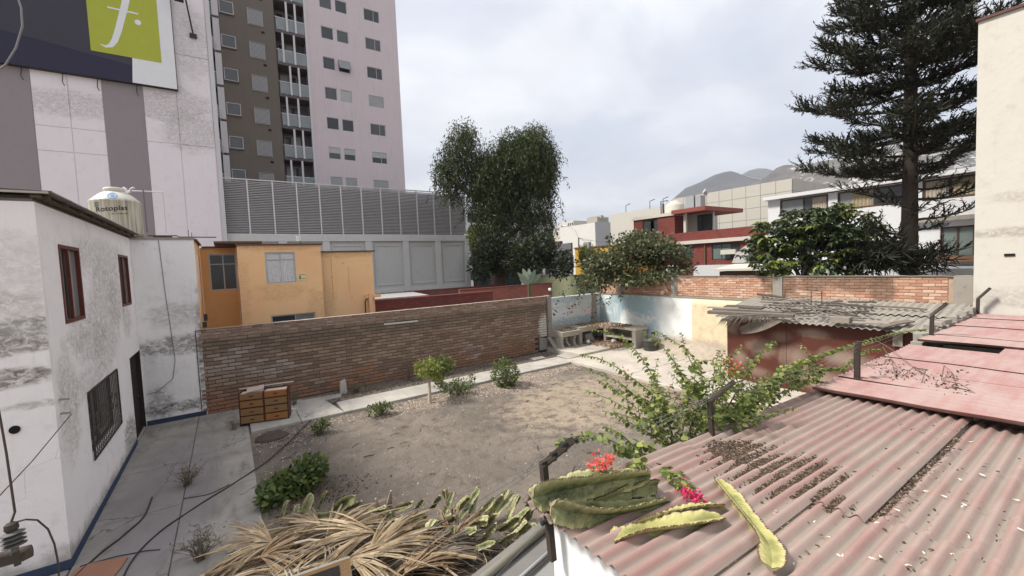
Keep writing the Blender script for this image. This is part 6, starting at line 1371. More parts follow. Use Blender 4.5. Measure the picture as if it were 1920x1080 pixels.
# ---------------------------------------------------------------- things in the yard
# chest of drawers
d0, d1 = Vector((.04, 14.43, .03)), Vector((1.28, 14.12, .03)); Wc = (d1-d0).length; ang = math.atan2(d1.y-d0.y, d1.x-d0.x); Hc, Dc = .98, .46
M_DRW = None; g = G('worn_veneer'); v = g.map(g.obj(), (2, 20, 30)); n = g.noise(1.2, 6, .6, v, .4); rr = g.nd('ShaderNodeObjectInfo').outputs['Random']; col = g.mix(n, (.18, .095, .04), (.28, .16, .07)); col = g.mix(g.mr(rr, .6, .95), col, (.30, .125, .035)); col = g.mix(g.mr(g.noise(9, 5, .7), .6, .75, 0, .4), col, (.13, .08, .04)); M_DRW = g.done(col, .55, .3)
M_DCAR = simple('dark_red_wood', (.085, .028, .02), .6, .3, 8); M_DTOP = simple('bare_board', (.50, .43, .37), .85, .15, 5)
dr = thing('chest_of_drawers', 'old wooden chest with eight drawers standing outside against the brown wall', 'chest of drawers', (0, 0, 0), local=True)
b = MB(); b.box((0, .02, 0), (.025, Dc, Hc)); b.box((Wc-.025, .02, 0), (Wc, Dc, Hc)); b.box((Wc/2-.018, .02, .06), (Wc/2+.018, Dc-.02, Hc-.03)); b.box((.027, Dc-.02, 0), (Wc-.027, Dc, Hc-.01))
for z in (.0, .06, .285, .51, .735): b.box((.027, .022, z), (Wc-.027, Dc-.022, z+.022))
b.build('carcass', M_DCAR, dr)
b = MB(); b.box((.03, .05, Hc-.075), (Wc-.03, Dc-.03, Hc-.05)); b.build('inner_top', M_DTOP, dr)
for c in range(2):
    for r in range(4):
        x0 = .035+c*(Wc/2-.008); x1 = x0+Wc/2-.06; z0 = .088+r*.225; b = MB(); b.hexa([(x0, -.005, z0), (x1, -.005, z0), (x1, .03, z0), (x0, .03, z0), (x0+.005, -.005, z0+.165), (x1-.005, -.005, z0+.165), (x1, .03, z0+.185), (x0, .03, z0+.185)]); q = b.build('drawer', M_DRW, dr)
        b = MB(); xm = (x0+x1)/2; b.box((xm-.06, -.02, z0+.085), (xm+.06, -.006, z0+.105)); b.box((xm-.045, -.012, z0+.07), (xm+.045, -.0055, z0+.084)); b.build('handle', M_DCAR, q)
place(dr, d0, ang, math.radians(-2.5))
def on_d(x, y, z): 
    p = Matrix.Rotation(ang, 3, 'Z') @ Vector((x, y, z)); return p+d0
b = MB(); b.bar(on_d(-.06, Dc+.02, Hc+.02), on_d(Wc+.12, Dc-.03, Hc+.07), .05, .022); tag(b.build('wood_strip', M_DTOP), 'long pale wooden strip lying along the top of the chest', 'board')
b = MB(); b.bar(on_d(.20, .16, Hc+.02), on_d(.64, .20, Hc+.075), .26, .018, (0, -.25, 1)); tag(b.build('small_board', simple('pinkish_board', (.42, .33, .285), .8, .12)), 'small pinkish board lying on top of the chest', 'board')
b = MB(); b.box((1.42, 14.75, .03), (1.55, 14.86, .16)); tag(b.build('paper_scrap', simple('white_scrap', (.6, .58, .54), .8)), 'crumpled white scrap on the paving beside the chest', 'scrap')
# stone stump by the wall
b = MB(); b.hexa([(3.12, 15.9, -.02), (3.36, 15.9, -.02), (3.36, 16.1, -.02), (3.12, 16.1, -.02), (3.14, 15.92, .46), (3.32, 15.92, .5), (3.32, 16.06, .5), (3.14, 16.06, .44)]); b.hexa([(3.19, 15.88, .1), (3.29, 15.88, .1), (3.29, 15.899, .1), (3.19, 15.899, .1), (3.2, 15.88, .4), (3.28, 15.88, .4), (3.28, 15.899, .4), (3.2, 15.899, .4)])
tag(b.build('concrete_stub', plaster('stub_white', (.52, .49, .45), (.24, .22, .19), amount=.6)), 'short whitish concrete stub standing at the foot of the brown wall', 'stub')
# concrete sink and worktops
M_SINK = plaster('stained_concrete', (.36, .33, .285), (.19, .17, .14), amount=.7); M_TOP = plaster('worktop_concrete', (.48, .445, .35), (.27, .245, .18), amount=.7)
root = thing('laundry_sink', 'concrete laundry sink on two curved legs in the yard corner', 'sink', (13.9, 16.0, .2))
zb = .2; b = MB(); b.hexa([(13.35, 15.55, zb+.55), (14.45, 15.55, zb+.55), (14.45, 16.45, zb+.5), (13.35, 16.45, zb+.5), (13.3, 15.5, zb+.80), (14.5, 15.5, zb+.80), (14.5, 16.45, zb+.86), (13.3, 16.45, zb+.86)]); b.box((13.3, 16.3, zb+.862), (14.5, 16.45, zb+1.02)); b.build('basin', M_SINK, root)
b = MB(); b.box((13.42, 15.62, zb+.806), (14.38, 16.2, zb+.83)); b.build('basin_hollow', simple('dark_basin', (.10, .09, .08), .9, .3), root)
for x in (13.45, 14.25):
    b = MB(); pts = [(x, y_) for y_ in (0,)]
    for (z0, z1, w0, w1) in ((0, .18, .30, .20), (.182, .36, .20, .20), (.362, .548, .20, .30)): b.hexa([(x-.07, 15.9-w0, zb+z0), (x+.07, 15.9-w0, zb+z0), (x+.07, 15.9+w0, zb+z0), (x-.07, 15.9+w0, zb+z0), (x-.07, 15.9-w1, zb+z1), (x+.07, 15.9-w1, zb+z1), (x+.07, 15.9+w1, zb+z1), (x-.07, 15.9+w1, zb+z1)])
    b.build('leg', M_SINK, root)
b = MB(); b.tube([(13.85, 15.9, zb+.55), (13.85, 15.85, zb+.3), (13.85, 15.75, zb+.15), (13.85, 15.6, zb+.08)], .06, 8); b.build('drain_pipe', M_SINK, root)
root = thing('concrete_worktop', 'L-shaped concrete worktop on block supports in the yard corner', 'worktop', (16, 15.3, .2))
b = MB(); b.box((14.62, 15.72, zb+.62), (15.98, 16.49, zb+.86)); b.build('short_counter', M_TOP, root)
b = MB(); b.box((15.99, 13.3, zb+.78), (16.97, 16.49, zb+.88)); b.build('long_counter', M_TOP, root)
for (a, c) in (((14.6, 15.70, .1), (14.8, 16.45, zb+.615)), ((16.02, 13.34, .1), (16.9, 13.55, zb+.775)), ((16.02, 15.25, .1), (16.9, 15.40, zb+.775))): b = MB(); b.box(a, c); b.build('support', M_SINK, root)
b = MB(); b.box((16.02, 13.56, zb+.30), (16.9, 15.24, zb+.36)); b.build('shelf', M_TOP, root)
scatter('corner_leaf_litter', [(rnd.uniform(14.9, 16.9), rnd.uniform(13.7, 16.4), .21+rnd.random()*.10) for _ in range(1400)]+[(rnd.uniform(15, 16.9), rnd.uniform(14, 16.4), zb+.89+rnd.random()*.03) for _ in range(700)]+[(rnd.uniform(13.4, 14.4), rnd.uniform(15.6, 16.3), zb+.84) for _ in range(120)], .07, isl('brown_leaf_litter', [(0, (.07, .045, .03)), (.5, (.17, .105, .07)), (1, (.32, .22, .16))]), flat=.4)
for (x, y, s, lab) in ((15.05, 15.6, .13, 'white plastic bottle scrap under the short worktop'), (16.2, 14.9, .15, 'pale crumpled bag under the long worktop')):
    b = MB(); b.lathe([(s*.5, 0), (s, s*.4), (s*.9, s*1.2), (s*.3, s*1.7)], 9, (x, y, .2), Matrix.Rotation(.5, 3, 'X')); tag(b.build('rubbish', simple('white_rubbish', (.55, .54, .52), .6, .3)), lab, 'rubbish')
b = MB(); b.hexa([(15.2, 15.8, .2), (15.8, 15.75, .2), (15.8, 15.95, .2), (15.2, 16.0, .2), (15.3, 15.95, .62), (15.62, 15.9, .66), (15.62, 16.0, .66), (15.3, 16.05, .62)]); tag(b.build('concrete_fragment', M_SINK), 'broken concrete piece under the short worktop', 'fragment')
b = MB(); ty = thing('old_drum', 'squat dark grey drum lying by the end of the worktop', 'drum', (16.4, 12.75, .1))
b.lathe([(.33, 0), (.36, .05), (.36, .44), (.38, .46), (.38, .50), (.33, .52)], 20, (16.35, 12.7, .1)); b.build('drum_body', simple('dark_rubber', (.075, .075, .068), .8, .3, 6), ty, smooth=True)
b = MB(); b.lathe([(.34, .18), (.375, .19), (.375, .215), (.34, .225)], 20, (16.35, 12.7, .1)); b.build('hoop', M_IRON, ty)
# cables, hose, twigs on the ground
M_CABLE = simple('black_cable', (.035, .032, .03), .6, .2)
def gcable(name, label, px, r, z=.04, cat='cable'):
    P = [at(x, y, Z=z) for x, y in px]; Q = []
    for i in range(len(P)-1):
        for t in range(6):
            k = t/6; p0, p1, p2, p3 = P[max(0, i-1)], P[i], P[i+1], P[min(len(P)-1, i+2)]; Q.append(.5*((2*p1)+(p2-p0)*k+(2*p0-5*p1+4*p2-p3)*k*k+(3*p1-p0-3*p2+p3)*k**3))
    b = MB(); b.tube([V(p.x, p.y, z+.004*math.sin(i)) for i, p in enumerate(Q+[P[-1]])], r, 6); return tag(b.build(name, M_CABLE), label, cat)
gcable('black_hose', 'long black cable crossing the concrete and the dirt towards the path', [(225, 1100), (245, 1055), (290, 1005), (360, 955), (440, 905), (500, 865), (545, 825), (580, 790), (612, 766), (636, 750)], .014)
gcable('short_hose', 'short black hose along the pavement beside the white house', [(140, 1082), (185, 1040), (230, 1005), (270, 968), (285, 932)], .016)
gcable('thin_cable', 'thin cable on the concrete joining the long black one', [(345, 935), (395, 925), (430, 908)], .008)
gcable('thin_cable', 'thin cable on the concrete in front of the tan shell of dry weeds', [(150, 1062), (200, 1048), (260, 1035), (300, 1030)], .008)
b = MB()
for k in range(90):
    x, y = rnd.uniform(.6, 11.8), rnd.uniform(4.5, 13.3); a = rnd.gauss(.4, .7); l = rnd.uniform(.06, .3)*(2 if k % 13 == 0 else 1); z = yard_h(x, y)+.012; b.tube([(x, y, z), (x+.5*l*math.cos(a), y+.5*l*math.sin(a)+.02, z+.008), (x+l*math.cos(a), y+l*math.sin(a), z)], rnd.uniform(.004, .010), 4)
tag(b.build('fallen_twigs', simple('dark_twig', (.075, .058, .045), .9, .3)), kind='stuff')
b = MB(); b.grid(lambda u, v: (.75+math.cos(u*6.283)*v*.42, 13.05+math.sin(u*6.283)*v*.3, -.01+.16*(1-v*v)+.05*mn.noise(Vector((math.cos(u*6.283)*v*3, math.sin(u*6.283)*v*3, 1)))), 24, 8); tag(b.build('earth_mound', simple('dark_soil', (.095, .075, .06), .97, .4, 14, bump=.9, bd=.03), smooth=True), 'small dark heap of earth in front of the chest of drawers', 'mound')
c0 = [at(x, y, Z=.05) for x, y in ((140, 1068), (170, 1056), (205, 1049), (240, 1044), (228, 1062), (215, 1078), (205, 1110), (120, 1110))]
b = MB(); b.poly(*[V(p.x, p.y, .052) for p in c0]); n_ = len(c0)
for i in range(n_): p, q = c0[i], c0[(i+1) % n_]; b.poly(V(p.x, p.y, .031), V(q.x, q.y, .031), V(q.x, q.y, .052), V(p.x, p.y, .052))
tag(b.build('terracotta_sheet', simple('terracotta_layer', (.27, .135, .085), .85, .2, 5, bump=.3)), 'broken orange terracotta layer on the pavement by the house corner', 'tile sheet')

# ---------------------------------------------------------------- foliage
nr = np.random.default_rng(11)
def unit(a): return a/np.maximum(np.linalg.norm(a, axis=1, keepdims=True), 1e-9)
def leaf_arrays(P, D, s, wr=.4, fold=.25, curl=.0):
    """folded four-point leaves: P bases, D directions, s lengths"""
    n = len(P); D = unit(D); up = nr.normal(size=(n, 3))*.6+np.array([0, 0, 1.0]); S_ = unit(np.cross(D, up)); U_ = np.cross(S_, D); s = np.asarray(s).reshape(-1, 1)
    m = P+D*s*.45; L = m+S_*s*wr*.5+U_*s*fold*.3; R = m-S_*s*wr*.5+U_*s*fold*.3; T = P+D*s-U_*s*curl
    vs = np.stack([P, R, T, L], 1).reshape(-1, 3); i = np.arange(n)*4
    fs = np.concatenate([np.stack([i, i+1, i+2], 1), np.stack([i, i+2, i+3], 1)]); return vs, fs
def clumps(ell, n, shell=.62):
    """points in a union of ellipsoids (centre, radii, weight), denser towards the skin"""
    out = []; wts = np.array([e[2] if len(e) > 2 else e[1][0]*e[1][1]*e[1][2] for e in ell], float); wts /= wts.sum()
    for e, k in zip(ell, nr.multinomial(n, wts)):
        d = unit(nr.normal(size=(k, 3))); r = shell+(1-shell)*nr.random((k, 1))**.7; r = np.where(nr.random((k, 1)) < .22, r*nr.random((k, 1)), r)
        r = r*(1+.16*np.sin(d[:, :1]*7+e[0][0])*np.cos(d[:, 2:]*6+e[0][1])); out.append(np.array(e[0])+d*r*np.array(e[1]))
    return np.concatenate(out)
M_BARK = simple('grey_brown_bark', (.12, .095, .075), .95, .35, 9, bump=.8, bd=.02); M_STEM = simple('woody_stem', (.15, .115, .085), .9, .3, 12); M_GSTEM = simple('green_stem', (.10, .095, .045), .8, .3, 12)
def epx(x, y, D, rx, ry, rd=None):
    c = at(x, y, D=D); k = D/FPX; return (tuple(c), (rx*k, (rd or rx)*k, ry*k))
# willowy pepper tree
M_PEP = leafmat('pepper_leaf', (.024, .033, .015), (.050, .066, .026), (.10, .12, .042), .25, .6)
c_ = at(935, 520, D=32); root = thing('pepper_tree', 'large dark willowy tree with drooping foliage beside the louvre screen', 'tree', (c_.x, c_.y, 0))
ell = [epx(862, 300, 32, 40, 56), epx(1000, 300, 31.5, 50, 62), epx(835, 315, 32, 28, 38), epx(868, 252, 32, 36, 30), epx(845, 345, 32, 30, 22), epx(985, 300, 32, 58, 62), epx(1018, 320, 32, 32, 50), epx(960, 268, 32, 34, 32), epx(1000, 252, 32, 34, 22), epx(930, 340, 32, 52, 62), epx(925, 420, 31.5, 36, 70), epx(985, 390, 32, 48, 50), epx(1030, 370, 32, 18, 44), epx(955, 470, 31.5, 44, 40), epx(880, 385, 32, 16, 30), epx(912, 325, 32, 34, 40), epx(905, 372, 32, 34, 40), epx(1022, 285, 32, 24, 30), epx(940, 275, 32, 22, 26), epx(815, 330, 32, 12, 22), epx(917, 295, 32, 24, 42), epx(912, 310, 31.5, 32, 34), epx(950, 300, 31.6, 26, 40), epx(1035, 420, 31.5, 14, 40)]
P0 = clumps(ell, 4300, .45); vs_, ds_, ss_ = [], [], []
for p in P0:
    L = nr.uniform(.5, 1.5); n = int(L*15); t = np.linspace(0, 1, n)[:, None]; sw = nr.normal(size=(1, 3))*np.array([.35, .35, .1]); path = p+np.array([0, 0, -L])*t+sw*t*(1-t*.3)*1.2+nr.normal(size=(n, 3))*.05
    d = nr.normal(size=(n, 3))*.8+np.array([0, 0, -.9]); vs_.append(path); ds_.append(d); ss_.append(nr.uniform(.16, .34, n))
P1 = clumps(ell, 16000, .3); vs_.append(P1); ds_.append(nr.normal(size=P1.shape)+np.array([0, 0, -.5])); ss_.append(nr.uniform(.2, .36, len(P1)))
v_, f_ = leaf_arrays(np.concatenate(vs_), np.concatenate(ds_), np.concatenate(ss_), .26, .2); rawmesh('crown', v_, f_, M_PEP, root)
b = MB(); T = lambda x, y, D=32: at(x, y, D=D); g0 = Vector((c_.x, c_.y, -.2))
b.tube([g0, T(932, 500), T(936, 440), T(945, 380), T(965, 320), T(985, 270)], [.75, .6, .5, .38, .25, .1], 9)
for q in ([T(936, 440), T(905, 380), T(880, 330), T(865, 270)], [T(940, 410), T(985, 360), T(1015, 320), T(1030, 300)], [T(945, 380), T(930, 320), T(940, 270)], [T(905, 380), T(850, 340), T(830, 310)], [T(934, 460), T(970, 430), T(1000, 400)]): b.tube(q, [.3, .2, .14, .06][:len(q)], 6)
b.build('trunk', M_BARK, root, smooth=True)
def bush(name, label, cat, ell, n, size, mat, stems, wr=.5, group=None, up=.3, shell=.55, stem_mat=None, per=1, dz=0, leaf_mesh=0, fold=.25, sr=.03):
    c = ell[0][0]; root = thing(name, label, cat, (c[0], c[1], stems[0][0].z if stems else 0), group)
    P = clumps(ell, n, shell)
    if per > 1: P = np.repeat(P, per, 0)+nr.normal(size=(len(P)*per, 3))*np.array(ell[0][1]).mean()*.10
    d = nr.normal(size=P.shape)+np.array([0, 0, up]); C0 = np.array(c); d += unit(P-C0)*.7
    s = nr.uniform(size*.6, size*1.25, len(P)); 
    if leaf_mesh:
        lm_ = [leaf_shape(.5+.1*k, mat, k) for k in range(3)]; dist = np.linalg.norm(P-np.array(CAM), axis=1); order = np.argsort(dist); top = order[:leaf_mesh]
        for i in top: inst('leaf', lm_[int(i) % 3], root, orient(P[i], d[i], s[i]))
        k = order[leaf_mesh:]; P, d, s = P[k], d[k], s[k]
    if len(P):
        v, f = leaf_arrays(P, d, s, wr, fold); o = rawmesh('foliage', v, f, mat, root)
        if leaf_mesh: o['kind'] = 'stuff'
    b = MB()
    for q in stems: b.tube(q, [sr*(1-.7*i/(len(q)-1)) for i in range(len(q))], 5)
    if stems: b.build('trunk' if 'tree' in name else 'stem', stem_mat or M_STEM, root)
    return root
def leaf_shape(w, mat, seed, curl=.15):
    b = MB(); r = random.Random(seed)
    pr = [(0, .02), (.18, .32), (.42, .5), (.68, .38), (.88, .15), (1, 0)]
    for i, (t, h) in enumerate(pr): 
        z = -curl*t*t; e = h*w; b.v += [Vector((e, t, z+.10*h)), Vector((0, t, z)), Vector((-e, t, z+.10*h))]
    for i in range(len(pr)-1):
        k = i*3; b.f += [(k, k+1, k+4, k+3), (k+1, k+2, k+5, k+4)]; b.m += [0, 0]
    return b.mesh('leaf', mat, smooth=True)
def orient(p, d, s):
    d = Vector(d).normalized(); up = Vector((rnd.gauss(0, .5), rnd.gauss(0, .5), 1)); x = d.cross(up)
    if x.length < .05: x = Vector((1, 0, 0))
    x.normalize(); z = x.cross(d); return Matrix.Translation(Vector(p)) @ Matrix((x, d, z)).transposed().to_4x4() @ Matrix.Scale(float(s), 4)
M_DKL = leafmat('dark_shrub_leaf', (.016, .022, .012), (.03, .04, .02), (.055, .068, .03), .2); M_MIDL = leafmat('mid_green_leaf', (.035, .055, .014), (.075, .11, .026), (.15, .19, .05), .3); M_LIME = leafmat('lime_leaf', (.075, .10, .015), (.16, .20, .03), (.29, .32, .07), .35)
M_BOUG = leafmat('climber_leaf', (.06, .09, .022), (.14, .19, .045), (.28, .32, .09), .35, .5); M_OLIVE = leafmat('dusty_leaf', (.035, .042, .02), (.08, .092, .042), (.17, .18, .09), .25)
bush('evergreen_bush', 'dark bush at the left foot of the willowy tree', 'bush', [epx(905, 495, 30, 26, 34), epx(925, 470, 30, 28, 40)], 2600, .28, M_DKL, [[V(c_.x-1, c_.y-1, 0), at(910, 500, D=30), at(915, 470, D=30)]], .45)
bush('evergreen_bush', 'broad dark bush filling the space right of the willowy tree trunk', 'bush', [epx(985, 485, 29, 40, 36), epx(1015, 470, 29.5, 30, 34), epx(1050, 495, 29, 28, 30)], 5200, .28, M_DKL, [[V(at(1000, 520, D=29).x, at(1000, 520, D=29).y, 0), at(1000, 500, D=29), at(1010, 460, D=29)]], .45)
bush('leafy_bush', 'yellow-green bush peeping out between the podium and the willowy tree', 'bush', [epx(893, 445, 36, 16, 24)], 900, .3, M_LIME, [[V(at(893, 445, D=36).x, at(893, 445, D=36).y, 0), at(893, 450, D=36), at(893, 435, D=36)]], .45)
bush('palm_bush', 'spiky yellow-green plant in front of the yellow house', 'bush', [epx(1108, 500, 34, 16, 30), epx(1095, 485, 34, 10, 22)], 700, .55, M_LIME, [[V(at(1105, 510, D=34).x, at(1105, 510, D=34).y, 0), at(1105, 500, D=34), at(1105, 480, D=34)]], .16, up=.9)
# broad-leaved plant (large banana-like leaves)
bp_ = at(992, 532, D=25); root = thing('broad_leaved_plant', 'grey-green plant with a few broad upright leaves behind the red wall', 'plant', (bp_.x, bp_.y, 2.2)); M_AGA = simple('grey_green_leaf', (.16, .20, .14), .6, .2, 4)
for k, (dx, dy) in enumerate(((-22, -18), (-12, -26), (0, -26), (12, -24), (24, -16), (16, -8), (-18, -6))):
    e = at(992+dx, 530+dy, D=25+.2*(k % 3)); b = MB(); d = e-bp_; sx = d.cross(V(-.5, -.8, 0)).normalized()*.16
    b.grid(lambda u, v: bp_+d*u+sx*((v-.5)*2*math.sin(math.pi*(.08+.9*u))**.8)+V(0, 0, .05*abs(v-.5)), 7, 2); b.build('leaf', M_AGA, root, smooth=True)
b = MB(); b.tube([V(bp_.x, bp_.y, 0), bp_], .1, 6); b.build('stalk', M_GSTEM, root)

# tall araucaria pine behind the back wall
M_ARA = leafmat('pine_needle', (.011, .014, .010), (.024, .028, .019), (.055, .058, .036), .10, .7); M_ARAB = simple('pine_bark', (.075, .06, .05), .95, .4, 6, bump=.8, bd=.03)
ax_, ay_ = 21.0, 4.70; root = thing('araucaria_tree', 'very tall dark pine with whorled spiky branches behind the back wall', 'tree', (ax_, ay_, 0))
b = MB(); b.tube([(ax_, ay_, -.2), (ax_, ay_, 4), (ax_+.02, ay_, 9), (ax_, ay_+.03, 13), (ax_, ay_, 19)], [.34, .26, .20, .15, .05], 10); b.build('trunk', M_ARAB, root, smooth=True)
br = MB(); TP, TD, TL_ = [], [], []
zl = 4.3; w_i = 0
while zl < 17:
    dense = 1.0 if zl > 6.8 else .5
    Lb = 3.4 if 6.8 < zl < 9.6 else 3.1 if 9.6 <= zl < 11.8 else (2.3 if zl <= 6.8 else max(.5, 2.9-(zl-11.8)*.42)); nb = 7 if zl > 6.8 else 4; a0 = rnd.random()*6.3
    for k in range(nb):
        a = a0+2*math.pi*k/nb+rnd.uniform(-.25, .25); L = Lb*rnd.uniform(.55, 1.12); dh = Vector((math.cos(a), math.sin(a), 0)); z0 = zl+rnd.uniform(-.42, .42); pts_ = []; dro = rnd.uniform(-.24, .02)
        for q in range(9):
            t = q/8; pts_.append(Vector((ax_, ay_, z0))+dh*(L*t)+V(0, 0, L*(dro*t+.26*t*t)+rnd.uniform(-.02, .02)))
        br.tube(pts_, [.055*(1-.8*q/8) for q in range(9)], 4)
        subs = [(pts_, L, .12)]
        for q in range(int(L*3.0*dense)):
            t = rnd.uniform(.22, .92); i_ = min(7, int(t*8)); p = pts_[i_].lerp(pts_[i_+1], t*8-i_); tang = (pts_[i_+1]-pts_[i_]).normalized(); side = tang.cross(V(0, 0, 1)).normalized()*(1 if q % 2 else -1)
            l2 = rnd.uniform(.45, 1.05)*(1.15-t*.6); d2 = (tang*.7+side*rnd.uniform(.5, 1.0)).normalized(); sp_ = [p+d2*(l2*u/8)+V(0, 0, l2*(rnd.uniform(-.12, .02)*u/8+.3*(u/8)**2)) for u in range(9)]
            br.tube(sp_[::2], .012, 3, False); subs.append((sp_, l2, .1))
        for (pp_, l_, t0_) in subs:
            nt_ = max(3, int(l_*11.5*dense))
            for q in range(nt_):
                t = t0_+(1-t0_)*((q+rnd.random())/nt_)**.75; s = min(7.99, t*8); i = min(7, int(s)); p = pp_[i].lerp(pp_[i+1], s-i); tang = (pp_[i+1]-pp_[i]).normalized(); side = tang.cross(V(0, 0, 1)).normalized()*(1 if q % 2 else -1)
                d = (tang*rnd.uniform(.4, 1.1)+side*rnd.uniform(.1, .9)+V(0, 0, rnd.uniform(-.35, .8))).normalized(); TP.append(p); TD.append(d); TL_.append(rnd.uniform(.22, .58))
    zl += rnd.uniform(.48, .72) if zl > 6.8 else .8; w_i += 1
    if 8.9 < zl < 9.4: zl = 9.75
br.build('branches', M_ARAB, root)
TP, TD, TL_ = np.array([tuple(p) for p in TP]), np.array([tuple(p) for p in TD]), np.array(TL_); VS, FS, off = [], [], 0
n = len(TP); ndl = 15
tt = np.tile(np.linspace(.05, 1, ndl), n)[:, None]; PP = np.repeat(TP, ndl, 0); DD = np.repeat(TD, ndl, 0); LL = np.repeat(TL_, ndl)[:, None]
curve = np.array([0, 0, 1.0])*.22*LL*tt*tt; base_ = PP+DD*LL*tt+curve; nd_ = unit(unit(nr.normal(size=base_.shape))*.8+DD*1.0); v_, f_ = leaf_arrays(base_-nd_*.02, nd_, nr.uniform(.10, .2, len(base_)), .24, .1)
tp2 = TP+TD*TL_[:, None]+np.array([0, 0, 1.0])*.22*TL_[:, None]; v2, f2 = leaf_arrays(TP, tp2-TP, np.linalg.norm(tp2-TP, axis=1)*1.05, .10, .1)
rawmesh('crown', np.concatenate([v_, v2]), np.concatenate([f_, f2+len(v_)]), M_ARA, root)
# sprays right in front at its foot
bush('pine_sapling', 'dark spiky young pine shoot in front of the tall pine trunk', 'tree', [epx(1640, 480, 15.5, 50, 22), epx(1720, 490, 15.2, 40, 18)], 420, .5, M_ARA, [[V(20.3, 5.2, 0), at(1660, 490, D=15.5), at(1665, 465, D=15.5)]], .10, up=.25, per=4)

# large-leaved tree hanging over the back wall
M_BIG = leafmat('large_dark_leaf', (.016, .026, .013), (.038, .056, .024), (.075, .10, .04), .2, .38); M_BIGY = leafmat('young_yellow_leaf', (.06, .085, .012), (.12, .16, .022), (.20, .24, .05), .35, .4)
Db = 16.6; root = thing('broadleaf_tree', 'big dark large-leaved tree with yellow-green shoots hanging over the back wall', 'tree', (19.0, 7.3, 0))
ell = [epx(1545, 460, Db, 62, 46), epx(1460, 445, Db, 46, 36), epx(1500, 420, Db, 48, 28), epx(1600, 435, Db, 48, 38), epx(1430, 465, Db, 36, 26), epx(1520, 505, Db-.6, 46, 22), epx(1445, 495, Db-.3, 36, 18), epx(1650, 475, Db-.5, 44, 28), epx(1610, 500, Db-.6, 44, 18), epx(1420, 440, Db, 20, 20), epx(1560, 400, Db, 40, 18)]
P = clumps(ell, 800, .68); P = np.repeat(P, 9, 0); cen = P.copy(); n = len(P); ang_ = np.tile(np.linspace(0, 2*np.pi, 10)[:-1], n//9)+np.repeat(nr.random(n//9)*6, 9)
d = np.stack([np.cos(ang_), np.sin(ang_), nr.uniform(-.9, .1, n)], 1); P = P+d*.04; s = nr.uniform(.17, .31, n); cy_ = np.repeat(nr.random(n//9) < .15, 9)
cpts = [np.array(at(x, y, D=Db-.7)) for x, y in ((1440, 450), (1490, 480), (1455, 500), (1415, 455), (1560, 470), (1660, 480), (1600, 495), (1505, 455))]
for cpt in cpts[:7]: cy_ |= (np.linalg.norm(cen-cpt, axis=1) < .42) & np.repeat(nr.random(n//9) < .75, 9)
dist = np.linalg.norm(P-np.array(CAM), axis=1); order = np.argsort(dist); lmd = [leaf_shape(.42+.06*k, M_BIG, k, .25) for k in range(3)]; lmy = [leaf_shape(.42+.06*k, M_BIGY, k, .25) for k in range(3)]
for i in order[:300]: inst('leaf', (lmy if cy_[i] else lmd)[i % 3], root, orient(P[i], d[i], s[i]))
k = order[300:]
for sel, m, nm in ((~cy_[k], M_BIG, 'foliage'), (cy_[k], M_BIGY, 'young_foliage')):
    kk = k[sel]; v, f = leaf_arrays(P[kk], d[kk], s[kk], .42, .35, .15); tag(rawmesh(nm, v, f, m, root), kind='stuff')
b = MB(); b.tube([(19, 7.3, -.1), (19, 7.3, 2.6), (18.95, 7.35, 4.0), (18.9, 7.4, 5.2)], [.2, .16, .12, .05], 7)
for q in ([(19, 7.3, 2.9), at(1480, 480, D=Db), at(1430, 450, D=Db)], [(19, 7.3, 3.0), at(1580, 470, D=Db), at(1640, 460, D=Db)], [(19, 7.3, 3.3), at(1510, 440, D=Db), at(1490, 410, D=Db)], [(19, 7.3, 3.0), at(1510, 500, D=Db-.5), at(1500, 528, D=Db-.8)]): b.tube(q, [.09, .06, .02], 5)
for cpt in cen[::9][::4]: b.tube([Vector((18.95, 7.33, 4.0)).lerp(Vector(cpt), .55)-V(0, 0, .15), Vector(cpt)], [.02, .008], 3, False)
b.build('trunk', M_BARK, root, smooth=True)

# climber over the yard corner
ell = [epx(1190, 470, 21.5, 56, 26), epx(1150, 500, 21, 50, 30), epx(1240, 480, 21.5, 56, 26), epx(1200, 445, 22, 40, 14), epx(1110, 530, 20.6, 38, 22), epx(1230, 515, 20.5, 60, 14), epx(1145, 448, 22, 12, 10), epx(1280, 500, 21, 28, 18), epx(1195, 525, 20.4, 60, 12), epx(1130, 500, 20.8, 40, 36), epx(1215, 470, 21, 60, 34)]
root = bush('climbing_bougainvillea', 'dusty overgrown climber spilling over the far corner of the yard walls', 'climber', ell, 12500, .19, M_OLIVE, [[V(18.0, 15.6, 0), V(18.0, 15.6, 2.8), at(1165, 505, D=22.3), at(1180, 470, D=22)], [V(18.0, 14.2, 0), V(17.8, 14.2, 2.8), at(1230, 505, D=22), at(1250, 470, D=22)], [at(1165, 520, D=21), at(1120, 500, D=20.8), at(1090, 540, D=20.3)]], .6, shell=.35, sr=.06)
root['label'] = 'dusty overgrown climber spilling over the far corner of the yard walls'
P, d, s = [], [], []
for (pxs, D) in (([(1130, 530), (1125, 555), (1115, 585), (1108, 600)], 20.0), ([(1100, 535), (1085, 555), (1078, 575), (1060, 590)], 19.9), ([(1160, 530), (1150, 548), (1140, 565), (1132, 575)], 20), ([(1085, 530), (1060, 545), (1045, 565), (1038, 590)], 19.8), ([(1180, 530), (1168, 545), (1160, 568)], 20), ([(1300, 505), (1290, 520), (1268, 535)], 19.5), ([(1210, 520), (1205, 540)], 19.8)):
    Q = [np.array(at(x, y, D=D)) for x, y in pxs]
    for i in range(len(Q)-1):
        for t in np.linspace(0, 1, 16): P.append(Q[i]*(1-t)+Q[i+1]*t+nr.normal(size=3)*.07); d.append(nr.normal(size=3)); s.append(nr.uniform(.08, .16))
v, f = leaf_arrays(np.array(P), np.array(d), np.array(s), .65, .3); rawmesh('hanging_sprays', v, f, M_DKL, root)
